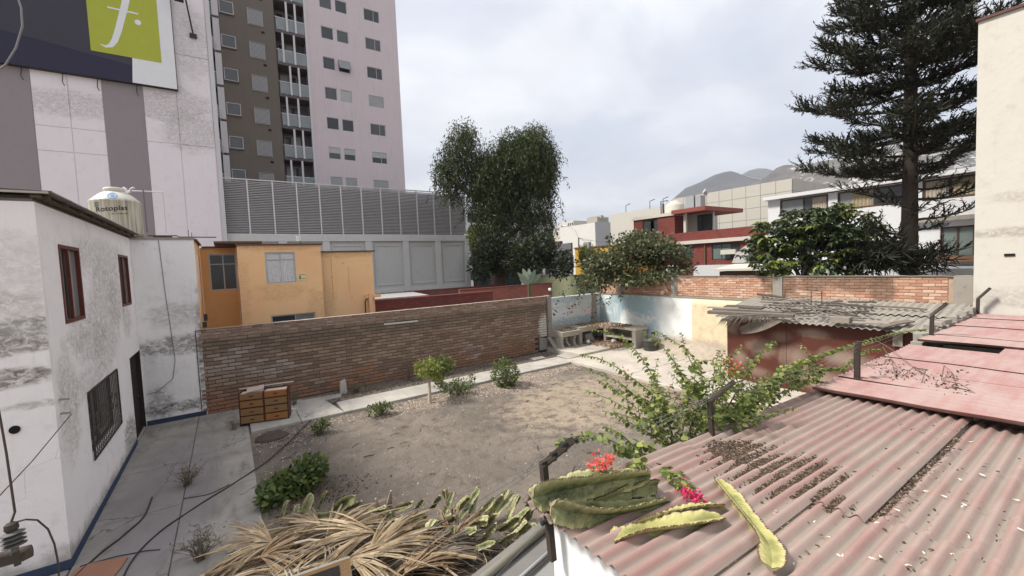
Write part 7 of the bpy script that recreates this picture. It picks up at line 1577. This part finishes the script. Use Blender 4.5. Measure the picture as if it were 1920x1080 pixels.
M_REDF = leafmat('red_bract', (.30, .02, .03), (.45, .04, .05), (.55, .08, .08), .3)
P = np.concatenate([np.array(at(x, y, D=D))+nr.normal(size=(n, 3))*.12 for x, y, D, n in ((1068, 580, 19.9, 8), (1102, 580, 19.9, 14), (1190, 485, 20.3, 16), (1250, 488, 20.1, 20))])
v, f = leaf_arrays(P, nr.normal(size=P.shape), nr.uniform(.06, .12, len(P)), .8, .3); tag(rawmesh('red_flowers', v, f, M_REDF, root), kind='stuff')

# foreground bougainvillea: arching shoots with paired leaves
root = thing('bougainvillea', 'leafy bougainvillea with long arching shoots rising between the yard and the red roof', 'climber', (3.9, 3.1, 0))
sm_ = MB(); LP, LD, LS = [], [], []
def shoot(pts, r0=.009, dens=48, ls=.084, t0=.1, bare=0):
    Q = [at(x, y, D=D) for x, y, D in pts]; C_ = []
    for i in range(len(Q)-1):
        p0, p1, p2, p3 = Q[max(0, i-1)], Q[i], Q[i+1], Q[min(len(Q)-1, i+2)]
        for q in range(8): k = q/8; C_.append(.5*((2*p1)+(p2-p0)*k+(2*p0-5*p1+4*p2-p3)*k*k+(3*p1-p0-3*p2+p3)*k**3))
    C_.append(Q[-1]); n = len(C_); sm_.tube(C_, [r0*(1-.8*i/n) for i in range(n)], 5)
    Lt = sum((C_[i+1]-C_[i]).length for i in range(n-1)); m = int(Lt*dens)
    for q in range(m):
        t = t0+(1-t0)*q/m; s = t*(n-1); i = min(n-2, int(s)); p = C_[i].lerp(C_[i+1], s-i); tg = (C_[i+1]-C_[i]).normalized(); a = q*2.4; sd = tg.cross(V(0, 0, 1)).normalized(); u = sd.cross(tg)
        d = tg*.35+sd*math.cos(a)+u*math.sin(a)*.7+V(0, 0, -.55); LP.append(tuple(p)); LD.append(tuple(d)); LS.append(ls*rnd.uniform(.6, 1.2)*(1.05-.55*t))
    return C_
SH = [[(1265, 850, 4.3), (1240, 760, 4.5), (1180, 705, 4.7), (1130, 675, 4.9), (1088, 664, 5)], [(1258, 840, 4.3), (1215, 770, 4.5), (1160, 718, 4.7), (1098, 692, 4.9)], [(1250, 830, 4.3), (1200, 785, 4.4), (1150, 752, 4.6), (1098, 732, 4.8)],
      [(1262, 820, 4.4), (1240, 740, 4.6), (1215, 690, 4.8), (1185, 650, 5), (1150, 626, 5.2), (1110, 618, 5.3)], [(1275, 830, 4.4), (1290, 740, 4.6), (1270, 690, 4.8), (1240, 648, 5), (1203, 621, 5.2)], [(1285, 830, 4.4), (1312, 750, 4.6), (1316, 705, 4.8), (1290, 660, 5), (1240, 626, 5.1), (1222, 622, 5.2)],
      [(1255, 840, 4.2), (1205, 805, 4.3), (1166, 785, 4.4), (1150, 770, 4.4)], [(1245, 870, 4.0), (1190, 848, 3.7), (1135, 822, 3.4), (1085, 818, 3.1), (1042, 832, 3.0)], [(1250, 865, 4.0), (1205, 850, 3.9), (1165, 815, 3.8), (1133, 800, 3.7)], [(1245, 855, 4.0), (1200, 830, 3.9), (1170, 850, 3.6), (1150, 838, 3.5)],
      [(1290, 830, 4.2), (1380, 770, 4.4), (1430, 722, 4.8), (1500, 682, 5.4), (1590, 648, 6.3), (1690, 622, 8), (1735, 618, 8.6)], [(1350, 790, 4.4), (1392, 715, 4.6), (1415, 675, 4.8), (1440, 648, 5), (1455, 642, 5)], [(1300, 820, 4.3), (1400, 792, 4.6), (1470, 772, 5), (1530, 750, 5.5), (1555, 752, 5.5)],
      [(1330, 800, 4.4), (1420, 756, 4.8), (1500, 722, 5.2), (1540, 700, 5.8), (1525, 688, 5.8)], [(1400, 745, 4.6), (1480, 702, 5.2), (1545, 692, 6), (1575, 690, 6)], [(1240, 850, 4), (1246, 870, 3.6), (1262, 895, 3.25), (1290, 925, 3.0)], [(1238, 845, 4), (1240, 872, 3.5), (1255, 890, 3.2), (1275, 912, 3.02)], [(1250, 850, 4), (1262, 872, 3.6), (1280, 895, 3.2), (1300, 922, 3.0)], [(1225, 850, 4), (1215, 865, 3.6), (1200, 868, 3.4), (1180, 872, 3.3)], [(1280, 810, 4.3), (1245, 770, 4.4), (1200, 745, 4.5), (1150, 728, 4.7), (1120, 712, 4.8)], [(1265, 820, 4.2), (1225, 795, 4.2), (1180, 782, 4.3), (1130, 770, 4.4)], [(1335, 810, 4.3), (1345, 745, 4.5), (1370, 695, 4.7), (1380, 685, 4.7)], [(1320, 820, 4.4), (1335, 745, 4.6), (1340, 690, 4.8), (1350, 655, 4.9)],
      [(1340, 800, 4.5), (1440, 740, 5), (1470, 690, 5.4), (1560, 660, 6.2), (1640, 640, 7.2)], [(1300, 815, 4.6), (1350, 770, 4.8), (1410, 760, 5.0), (1450, 770, 5.1)], [(1280, 800, 4.7), (1300, 730, 4.9), (1340, 710, 5), (1360, 700, 5)], [(1570, 700, 6.4), (1620, 660, 6.9), (1650, 655, 7.1)]]
for q in SH: shoot(q)
for k in range(84):
    x, y = rnd.gauss(1305, 60), rnd.gauss(790, 38); D = rnd.uniform(4.1, 5.0); a = rnd.uniform(-2.6, -.4); l = rnd.uniform(40, 100); y = min(y, 850-(x-1230)*.33)
    shoot([(x, y, D), (x+l*.5*math.cos(a), y+l*.5*math.sin(a), D+.1), (x+l*math.cos(a)+10, y+l*math.sin(a)+6, D+.15)], .006, 54, .075, 0)
for k in range(30):
    x = rnd.uniform(1390, 1540); y = 770-(x-1400)*.45+rnd.uniform(-25, 20); D = 4.8+(x-1400)*.006; a = rnd.uniform(-2.6, -.4); l = rnd.uniform(30, 70); shoot([(x, y, D), (x+l*.5*math.cos(a), y+l*.5*math.sin(a), D), (x+l*math.cos(a)+10, y+l*math.sin(a)+10, D)], .005, 54, .072, 0)
for (x, y) in ((1265, 850), (1280, 840), (1300, 825), (1330, 812)): p = at(x, y, D=4.3); sm_.tube([V(3.9+rnd.uniform(-.2, .4), 3.1+rnd.uniform(-.1, .3), 0), p.lerp(V(3.9, 3.1, 1.2), .5), p], [.025, .018, .01], 6)
sm_.build('stems', M_GSTEM, root)
LP, LD, LS = np.array(LP), np.array(LD), np.array(LS); order = np.argsort(np.linalg.norm(LP-np.array(CAM), axis=1)-LS*30); lmB = [leaf_shape(.72+.06*k, M_BOUG, k, .12) for k in range(4)]
for i in order[:300]: inst('leaf', lmB[i % 4], root, orient(LP[i], LD[i], LS[i]))
k = order[300:]
def leaf6(P, D, s, w):
    n = len(P); D = unit(D); up = nr.normal(size=(n, 3))*.5+np.array([0, 0, 1.0]); S_ = unit(np.cross(D, up)); U_ = np.cross(S_, D); s = s.reshape(-1, 1); V_ = [P, P+D*s*.3+S_*s*w*.46+U_*s*.05, P+D*s*.65+S_*s*w*.36+U_*s*.04, P+D*s-U_*s*.1, P+D*s*.65-S_*s*w*.36+U_*s*.04, P+D*s*.3-S_*s*w*.46+U_*s*.05, P+D*s*.45]
    vs = np.stack(V_, 1).reshape(-1, 3); i = np.arange(n)*7; fs = np.concatenate([np.stack([i+6, i+a, i+(a+1 if a < 5 else 0)], 1) for a in range(6)]); return vs, fs
v, f = leaf6(LP[k], LD[k], LS[k], .8); tag(rawmesh('foliage', v, f, M_BOUG, root), kind='stuff')
M_CORAL = leafmat('coral_bract', (.62, .07, .05), (.75, .12, .09), (.80, .22, .17), .35); M_MAG = leafmat('magenta_bract', (.45, .01, .07), (.62, .02, .12), (.70, .06, .2), .35)
def cluster(label, x, y, D, n, r, m, sz=.032):
    c = np.array(at(x, y, D=D)); P = c+nr.normal(size=(n, 3))*r; v, f = leaf6(P, unit(P-c)+nr.normal(size=P.shape)*.5, nr.uniform(sz*.7, sz*1.2, n), .8); o = rawmesh('flower_cluster', v, f, m, root); o['label'] = label; o['kind'] = 'stuff'
cluster('coral flower cluster', 1120, 872, 2.95, 130, .027, M_CORAL, .024); cluster('coral flower cluster', 1142, 862, 2.95, 70, .017, M_CORAL, .024); cluster('magenta flower cluster', 1289, 928, 2.95, 130, .024, M_MAG, .02); cluster('magenta flower cluster', 1308, 934, 2.9, 90, .018, M_MAG, .02)
cluster('red flower tips', 1372, 690, 4.7, 60, .05, M_CORAL, .03); cluster('red flower tips', 1168, 698, 4.8, 18, .03, M_CORAL, .03); cluster('red flower tips', 1640, 660, 7.1, 16, .05, M_CORAL); cluster('magenta flower cluster', 1543, 727, 5.6, 14, .03, M_MAG); cluster('red flower tips', 1275, 745, 4.4, 26, .12, leafmat('rusty_leaf', (.2, .06, .04), (.28, .11, .06), (.3, .18, .08), .3), .035)
dbm = MB(); root = thing('dry_branch', 'dry leafless climber branch lying across the pink roof', 'branch', at(1640, 665, Z=2.72))
def pinkpt(x, y, h=.04): p = at(x, y, Z=2.62); return V(p.x, p.y, pz(p.x)+.02+h)
for q in ([(1640, 640), (1670, 665), (1720, 700), (1765, 722)], [(1655, 655), (1672, 690), (1680, 718)], [(1660, 690), (1640, 700), (1625, 690)], [(1765, 722), (1800, 738), (1830, 748)], [(1765, 722), (1770, 700), (1785, 705), (1792, 725)], [(1690, 718), (1712, 704), (1740, 700)], [(1720, 700), (1735, 712), (1728, 726)], [(1770, 740), (1790, 745), (1820, 742)]):
    dbm.tube([pinkpt(x, y, .05+.05*math.sin(i*1.7)) for i, (x, y) in enumerate(q)], .006, 4)
dbm.build('stems', M_STEM, root); P = np.array([tuple(pinkpt(rnd.gauss(x, 14), rnd.gauss(y, 7), .03)) for x, y in ((1680, 705), (1710, 705), (1770, 730), (1800, 742), (1785, 708), (1660, 690)) for _ in range(26)]); v, f = leaf_arrays(P, nr.normal(size=P.shape), nr.uniform(.03, .06, len(P)), .6, .4); rawmesh('withered_leaves', v, f, M_LITTER, root)

# shrubs in the yard
def stemsat(x, y, hs): return [[V(x, y, -.02), V(x+dx*.5, y+dy*.5, h*.6), V(x+dx, y+dy, h)] for dx, dy, h in hs]
x, y = 5.24, 12.85; root = bush('standard_shrub', 'small lollipop shrub with a bare pale trunk and drooping yellow-green leaves', 'shrub', [((x+.02, y, 1.15), (.46, .46, .32)), ((x+.30, y, .85), (.20, .22, .36))], 720, .13, M_LIME, [[V(x, y, -.05), V(x+.02, y, .5), V(x+.03, y, 1.2)], [V(x+.02, y, .7), V(x-.2, y, 1.15)], [V(x+.02, y, .75), V(x+.25, y+.1, 1.1)]], .42, up=-.9, stem_mat=simple('pale_trunk', (.42, .37, .30), .9, .2, 9), sr=.075)
bush('rounded_shrub', 'loose mid-green shrub behind the lollipop shrub', 'shrub', [((6.2, 14.1, .82), (.55, .5, .40))], 900, .13, M_MIDL, stemsat(6.2, 14.0, ((0, 0, .8), (.2, .1, .9), (-.2, 0, .8))), .42, up=-.3)
bush('rounded_shrub', 'tight round green shrub on the wood chips beside the path', 'shrub', [((8.15, 12.75, .48), (.48, .48, .52))], 1500, .11, M_MIDL, stemsat(8.15, 12.75, ((0, 0, .6), (.2, .1, .5), (-.2, 0, .5))), .42, up=-.6, shell=.75)
bush('low_shrub', 'low spreading green shrub between the lollipop shrub and the round one', 'shrub', [((6.35, 12.95, .28), (.55, .4, .26)), ((6.95, 13.1, .42), (.16, .16, .26)), ((5.75, 13.0, .4), (.22, .2, .2))], 620, .11, M_MIDL, stemsat(6.35, 12.95, ((.3, .1, .4), (-.3, 0, .4), (0, 0, .3))), .42)
bush('low_shrub', 'little leafy green plant at the edge of the path', 'shrub', [((3.6, 12.75, .2), (.42, .26, .16))], 300, .11, M_MIDL, stemsat(3.6, 12.75, ((.2, 0, .2), (-.2, 0, .2))), .5)
bush('low_shrub', 'small upright leafy plant by the black cable near the chest of drawers', 'shrub', [((1.85, 12.4, .18), (.26, .2, .16)), ((2.0, 12.4, .30), (.12, .12, .12))], 260, .10, M_MIDL, stemsat(1.85, 12.4, ((.15, 0, .4), (-.15, 0, .3))), .5)
bush('leafy_shrub', 'biggest leafy shrub in the yard, at the corner of the concrete', 'shrub', [((.80, 9.35, .24), (.58, .38, .24)), ((1.2, 9.55, .34), (.32, .28, .26)), ((.5, 9.15, .2), (.36, .26, .2))], 1000, .14, M_MIDL, stemsat(.9, 9.6, ((.3, -.1, .4), (-.3, -.3, .3), (0, -.2, .4))), .62, up=.1, leaf_mesh=300)
M_DRYW = simple('dry_weed', (.16, .13, .095), .9, .35, 20)
def weed(label, x, y, h, r, n, leaf=True):
    t = thing('dry_weed', label, 'weed', (x, y, .03)); b = MB(); P = []
    for k in range(n):
        a = rnd.random()*6.3; e = V(x+math.cos(a)*r*rnd.random(), y+math.sin(a)*r*rnd.random(), .03+h*rnd.uniform(.4, 1)); m_ = V(x, y, .03).lerp(e, .5)+V(rnd.gauss(0, .03), rnd.gauss(0, .03), h*.08); b.tube([V(x+rnd.gauss(0, .04), y+rnd.gauss(0, .04), .02), m_, e], [.006, .004, .002], 4, False)
        for q in range(4): f_ = m_.lerp(e, rnd.random()); g2 = f_+V(rnd.gauss(0, .07), rnd.gauss(0, .07), rnd.uniform(0, .09)); b.tube([f_, g2], [.003, .0015], 3, False); P.append(tuple(g2))
    b.build('stems', M_DRYW, t); P = np.array(P); v, f = leaf_arrays(P, nr.normal(size=P.shape), nr.uniform(.02, .05, len(P)), .5, .3); rawmesh('leaves', v, f, M_OLIVE, t)
weed('dry grey weed growing from a joint in the pavement beside the white house', -.98, 11.15, .42, .36, 46); weed('dry brown weed at the left edge of the palm frond heap', -.62, 8.05, .42, .40, 52); weed('tuft of dead grass beside the whitish concrete stub', 3.6, 15.75, .3, .4, 40); weed('dead twiggy plant against the brown wall behind the lollipop shrub', 5.7, 16.0, .7, .3, 26); weed('thin dry weed beside the chest of drawers', -.12, 14.3, .3, .18, 16); weed('dry weed behind the right end of the chest of drawers', 1.6, 15.6, .55, .3, 22)
P = np.array(gp(1.0, 8.9, .5, .22, 700)+[(rnd.gauss(3.6, .8), rnd.gauss(15.75, .25), 0) for _ in range(600)]); v, f = leaf_arrays(P, nr.normal(size=P.shape)*.6+np.array([0, 0, .8]), nr.uniform(.05, .14, len(P)), .08, .1); tag(rawmesh('dead_grass', v, f, simple('dead_grass_blade', (.20, .15, .085), .9, .3, 20)), kind='stuff')

# ---------------------------------------------------------------- heap of dried palm fronds and cactus
def frondmat(name, a, c, d):
    g = G(name); r = g.rand(); n = g.noise(1.0, 5, .6, g.map(g.obj(), (3, 3, 3))); col = g.ramp(r, [(0, a), (.5, c), (1, d)]); col = g.mix(g.mr(n, .5, .72, 0, .5), col, tuple(q*.55 for q in a)); return g.done(col, .75, .25)
FM = [frondmat('straw_frond', (.17, .118, .066), (.29, .215, .13), (.43, .34, .225)), frondmat('tan_frond', (.13, .085, .05), (.24, .16, .095), (.36, .26, .165)), frondmat('grey_frond', (.11, .088, .07), (.20, .165, .13), (.33, .28, .225))]
def frond(label, p, az, tilt, L, spread, n, mat, seed, droop=.5, fold=0.0):
    """a dried fan palm leaf: stalk, and a fan of long folded leaflets"""
    r = random.Random(seed); t = thing('palm_frond', label, 'palm frond', p, 'dried palm fronds in the heap')
    fx = V(math.cos(az)*math.cos(tilt), math.sin(az)*math.cos(tilt), math.sin(tilt)); sd = V(-math.sin(az), math.cos(az), fold).normalized(); up = fx.cross(sd)
    if up.z < 0: up = -up
    b = MB(); p = Vector(p); b.tube([p-fx*(L*.75)-V(0, 0, .10), p-fx*L*.3, p], [.022, .018, .014], 6); b.build('stalk', mat, t)
    b = MB()
    n = int(n*1.55); lump = r.uniform(0, 6)
    for k in range(n):
        if r.random() < .08: continue
        a = (k/(n-1)-.5)*spread+r.gauss(0, .03)+.10*math.sin(k*.45+lump); l = L*(1-.25*(abs(a)/(spread/2))**2)*r.uniform(.6, 1.1)*(.55 if r.random() < .08 else 1); d = fx*math.cos(a)+sd*math.sin(a); w = d.cross(up).normalized()*(L*.013*r.uniform(.6, 1.25)); ph = r.uniform(0, .12); dr = droop*r.uniform(.4, 1.5); tw = r.gauss(0, .20)+.25*math.sin(k*.21+lump); dr *= 1+.5*math.sin(k*.33+lump); pts_ = []
        for q in range(6):
            s = q/5; c = p+d*(l*s)+up*(L*.06*math.sin(s*3))+V(0, 0, -dr*l*s*s*.55)+sd*(tw*s*s*l*.5); c.z = max(c.z, .045+.02*r.random()); pts_.append((c, (.25+1.6*s if s < .45 else 1.0*(1-((s-.45)/.55)**1.5))))
        for q in range(5):
            (c0, w0), (c1, w1) = pts_[q], pts_[q+1]; h0, h1 = up*(L*.009*w0), up*(L*.009*w1)
            b.poly(c0-w*w0, c1-w*w1, c1+h1, c0+h0); b.poly(c0+h0, c1+h1, c1+w*w1, c0+w*w0)
    b.build('leaflets', mat, t); return t
def hpt(x, y, z): return at(x, y, Z=z)
Lb_ = 'dried straw-coloured fan palm frond lying in the garden waste heap'
named = [((600, 985), .42, 'wide straw palm frond fanning left at the far left of the heap', 2.75, .05, 1.35, 2.0, 44, 0), ((560, 1000), .34, 'dark-edged palm frond reaching the pavement at the left of the heap', 3.6, .0, 1.25, 1.6, 38, 1), ((610, 1015), .55, 'large pale palm frond fanning to the right in the middle of the heap', .35, .05, 1.5, 1.7, 46, 0),
         ((650, 1050), .60, 'straw palm frond under the tan warning plate', -.5, .05, 1.3, 1.8, 42, 0), ((850, 1010), .42, 'palm frond fanning upward right of the heap centre', .9, .15, 1.0, 1.8, 36, 1), ((800, 1040), .45, 'grey-pink palm frond pointing at the concrete ledge', .1, .05, 1.2, 1.7, 38, 2), ((520, 1040), .35, 'palm frond spreading over the pavement edge at the lower left', 3.9, -.05, 1.3, 1.7, 40, 1)]
named += [((705, 1000), .62, 'pale wide palm frond sweeping left over the middle of the heap', 2.9, .08, 1.45, 1.5, 46, 0), ((690, 1040), .62, 'long tan palm frond sweeping right behind the warning plate', .25, .04, 1.5, 1.5, 44, 0), ((760, 1075), .5, 'tan palm frond at the bottom of the heap right of the plate', .5, .1, 1.1, 1.8, 40, 1)]
for i, ((x, y), z, lab, az, tl, L, sp_, n, m) in enumerate(named): frond(lab, hpt(x, y, z), az, tl, L, sp_, n, FM[m], i, .5)
A_, B_ = V(-.05, 7.75, 0), V(3.55, 4.95, 0); pd = V(-.61, -.79, 0)
for k in range(46):
    s, t = rnd.random(), rnd.random()**.8; p = A_.lerp(B_, s)+pd*(.25+t*2.0); p.z = .15+.5*rnd.random()*(1-.4*t); mi = rnd.choice((0, 0, 1, 1, 2))
    az_ = rnd.choice((rnd.gauss(2.7, .6), rnd.gauss(.2, .6), rnd.gauss(4.2, .8), rnd.gauss(-.6, .5))); dirn = 'left' if math.cos(az_+.6) < -.35 else 'right' if math.cos(az_+.6) > .35 else 'to the yard' if math.sin(az_+.6) > 0 else 'to the camera side'
    frond('%s palm frond fanning %s, heap %s, %s' % (('straw-yellow', 'tan', 'greyish')[mi], dirn, 'left end' if s < .33 else 'middle' if s < .66 else 'right end', 'yard side' if t < .4 else 'ledge side'), p, az_, rnd.uniform(-.1, .22), rnd.uniform(.75, 1.3), rnd.uniform(1.1, 2.0), rnd.randrange(24, 38), FM[mi], 100+k, rnd.uniform(.3, .8), rnd.uniform(-.5, .5))
def hc(label, px, zs, R, roll, mat, seed, grp='cut cactus stems in the waste heap', sp=True): cactus('cactus_stem', label, [hpt(x, y, z) for (x, y), z in zip(px, zs)], R, roll, mat, seed=seed, group=grp, st=22, spines=sp, thick=.17)
Hc_ = 'cut dull green cactus stem stuck in the top of the waste heap'
hc('upright pale cactus stem at the left end of the waste heap', [(560, 978), (572, 955), (583, 925)], [.25, .45, .7], .10, 1.0, M_CACTD, 31); hc('cactus stem leaning left of the upright pale one', [(545, 985), (556, 965), (560, 945)], [.2, .35, .5], .08, .3, M_CACTD, 32)
hc('long green cactus stem lying flat along the top of the heap', [(570, 972), (610, 968), (670, 968)], [.38, .4, .38], .10, .9, M_CACTD, 33); hc('green cactus stem rising to the right above the flat one', [(615, 965), (640, 945), (666, 930)], [.4, .55, .7], .11, .8, M_CACT, 34); hc('small cactus stub in front of the flat green one', [(618, 990), (622, 975), (624, 968)], [.4, .5, .58], .07, .5, M_CACTD, 35)
hc('arching pale-edged cactus stem in the middle of the heap', [(752, 1010), (755, 985), (775, 970), (800, 970)], [.3, .5, .6, .5], .085, .6, M_CACTD, 36); hc('dark cactus stem between the arching one and the thick one', [(760, 1015), (775, 992), (795, 975)], [.3, .5, .55], .08, 1.2, M_CACTD, 37); hc('thick cactus stem with a pale bright edge in the middle of the heap', [(788, 1018), (800, 998), (818, 975)], [.3, .5, .6], .10, .4, M_CACTD, 38)
for i, (x, y, dx, dy) in enumerate(((832, 965, 14, -34), (850, 960, 22, -22), (868, 965, 24, -38), (884, 962, 10, -40), (895, 965, 26, -26), (915, 962, 22, -26), (925, 970, 30, -36), (838, 940, -3, -16), (880, 985, 28, -12), (940, 990, 26, -16), (962, 985, 24, -24), (985, 975, 14, -24), (815, 985, 24, -14), (845, 985, 6, -14), (700, 972, 40, 4), (990, 945, 8, -20), (905, 985, 20, -16), (640, 958, 30, -14), (690, 960, 26, -6), (745, 955, 22, -10), (775, 962, 16, -20), (810, 950, 12, -16), (855, 1000, 30, -4), (930, 955, 18, -30), (955, 965, 14, -28), (975, 1000, 24, -12), (870, 985, 34, -6), (600, 950, 10, -22), (530, 965, 8, -20), (860, 1015, 26, -18), (905, 1010, 20, -22), (940, 1015, 24, -14), (965, 1005, 18, -20), (985, 990, 10, -28), (890, 1030, 30, -10), (835, 1020, 14, -26), (700, 985, 26, -18))):
    cm_ = rnd.choice((M_CACTD, M_CACTD, M_CACT)); lean = 'lying flat' if abs(dy) < 9 else 'upright' if abs(dx) < 13 else 'leaning right'; hue = 'pale' if cm_ is M_CACTD else 'dark green'; far_ = 'at the yard edge' if y < 968 else 'set back in the fronds' if y > 990 else 'halfway in'
    hc('%s cut cactus stem %s, %s, %s' % (hue, lean, far_, 'left end of the heap' if x < 650 else 'above the arching stem' if x < 815 else 'right of arching stem' if x < 870 else 'beside the near post' if x > 935 else 'short of the post'), [(x-dx*.2, y-dy*.2), (x+dx*.6, y+dy*.6), (x+dx*1.3, y+dy*1.3)], [.25, .42, .60], rnd.uniform(.045, .075), rnd.random()*3, cm_, 50+i)
M_SNAG = simple('grey_snag', (.34, .29, .25), .9, .3, 12, bump=.4)
for lab, q in (('tall pale dead stump sticking up from the heap', [((735, 975), .2), ((730, 945), .5), ((733, 920), .85)]), ('forked dead stump left of the tall pale one', [((715, 978), .2), ((709, 955), .45), ((704, 935), .7)]), ('pale bent dead stem lying across the top of the heap', [((665, 965), .35), ((700, 968), .4), ((735, 975), .35)])):
    b = MB(); b.tube([hpt(x, y, z) for (x, y), z in q], [.06, .05, .015], 7); tag(b.build('dead_stem', M_SNAG), lab, 'stem')
P = np.array([tuple(A_.lerp(B_, rnd.random())+pd*rnd.uniform(-.1, 2.6)+V(0, 0, rnd.uniform(.03, .35))) for _ in range(2600)]); v, f = leaf_arrays(P, nr.normal(size=P.shape)*np.array([1, 1, .25]), nr.uniform(.12, .4, len(P)), .05, .2); tag(rawmesh('palm_leaf_debris', v, f, FM[1]), kind='stuff')
b = MB(); b.grid(lambda u, v: tuple(A_.lerp(B_, u*1.1-.05)+pd*(v*3.0)+V(0, 0, .03+.30*math.sin(math.pi*min(1, v*1.2+.05))*min(1, u*6)*min(1, (1-u)*6)+.05*mn.noise(Vector((u*20, v*16, 0))))), 40, 24); tag(b.build('heap_core', simple('dark_compost', (.06, .047, .036), .97, .4, 8, bump=.9, bd=.04), smooth=True), kind='stuff')
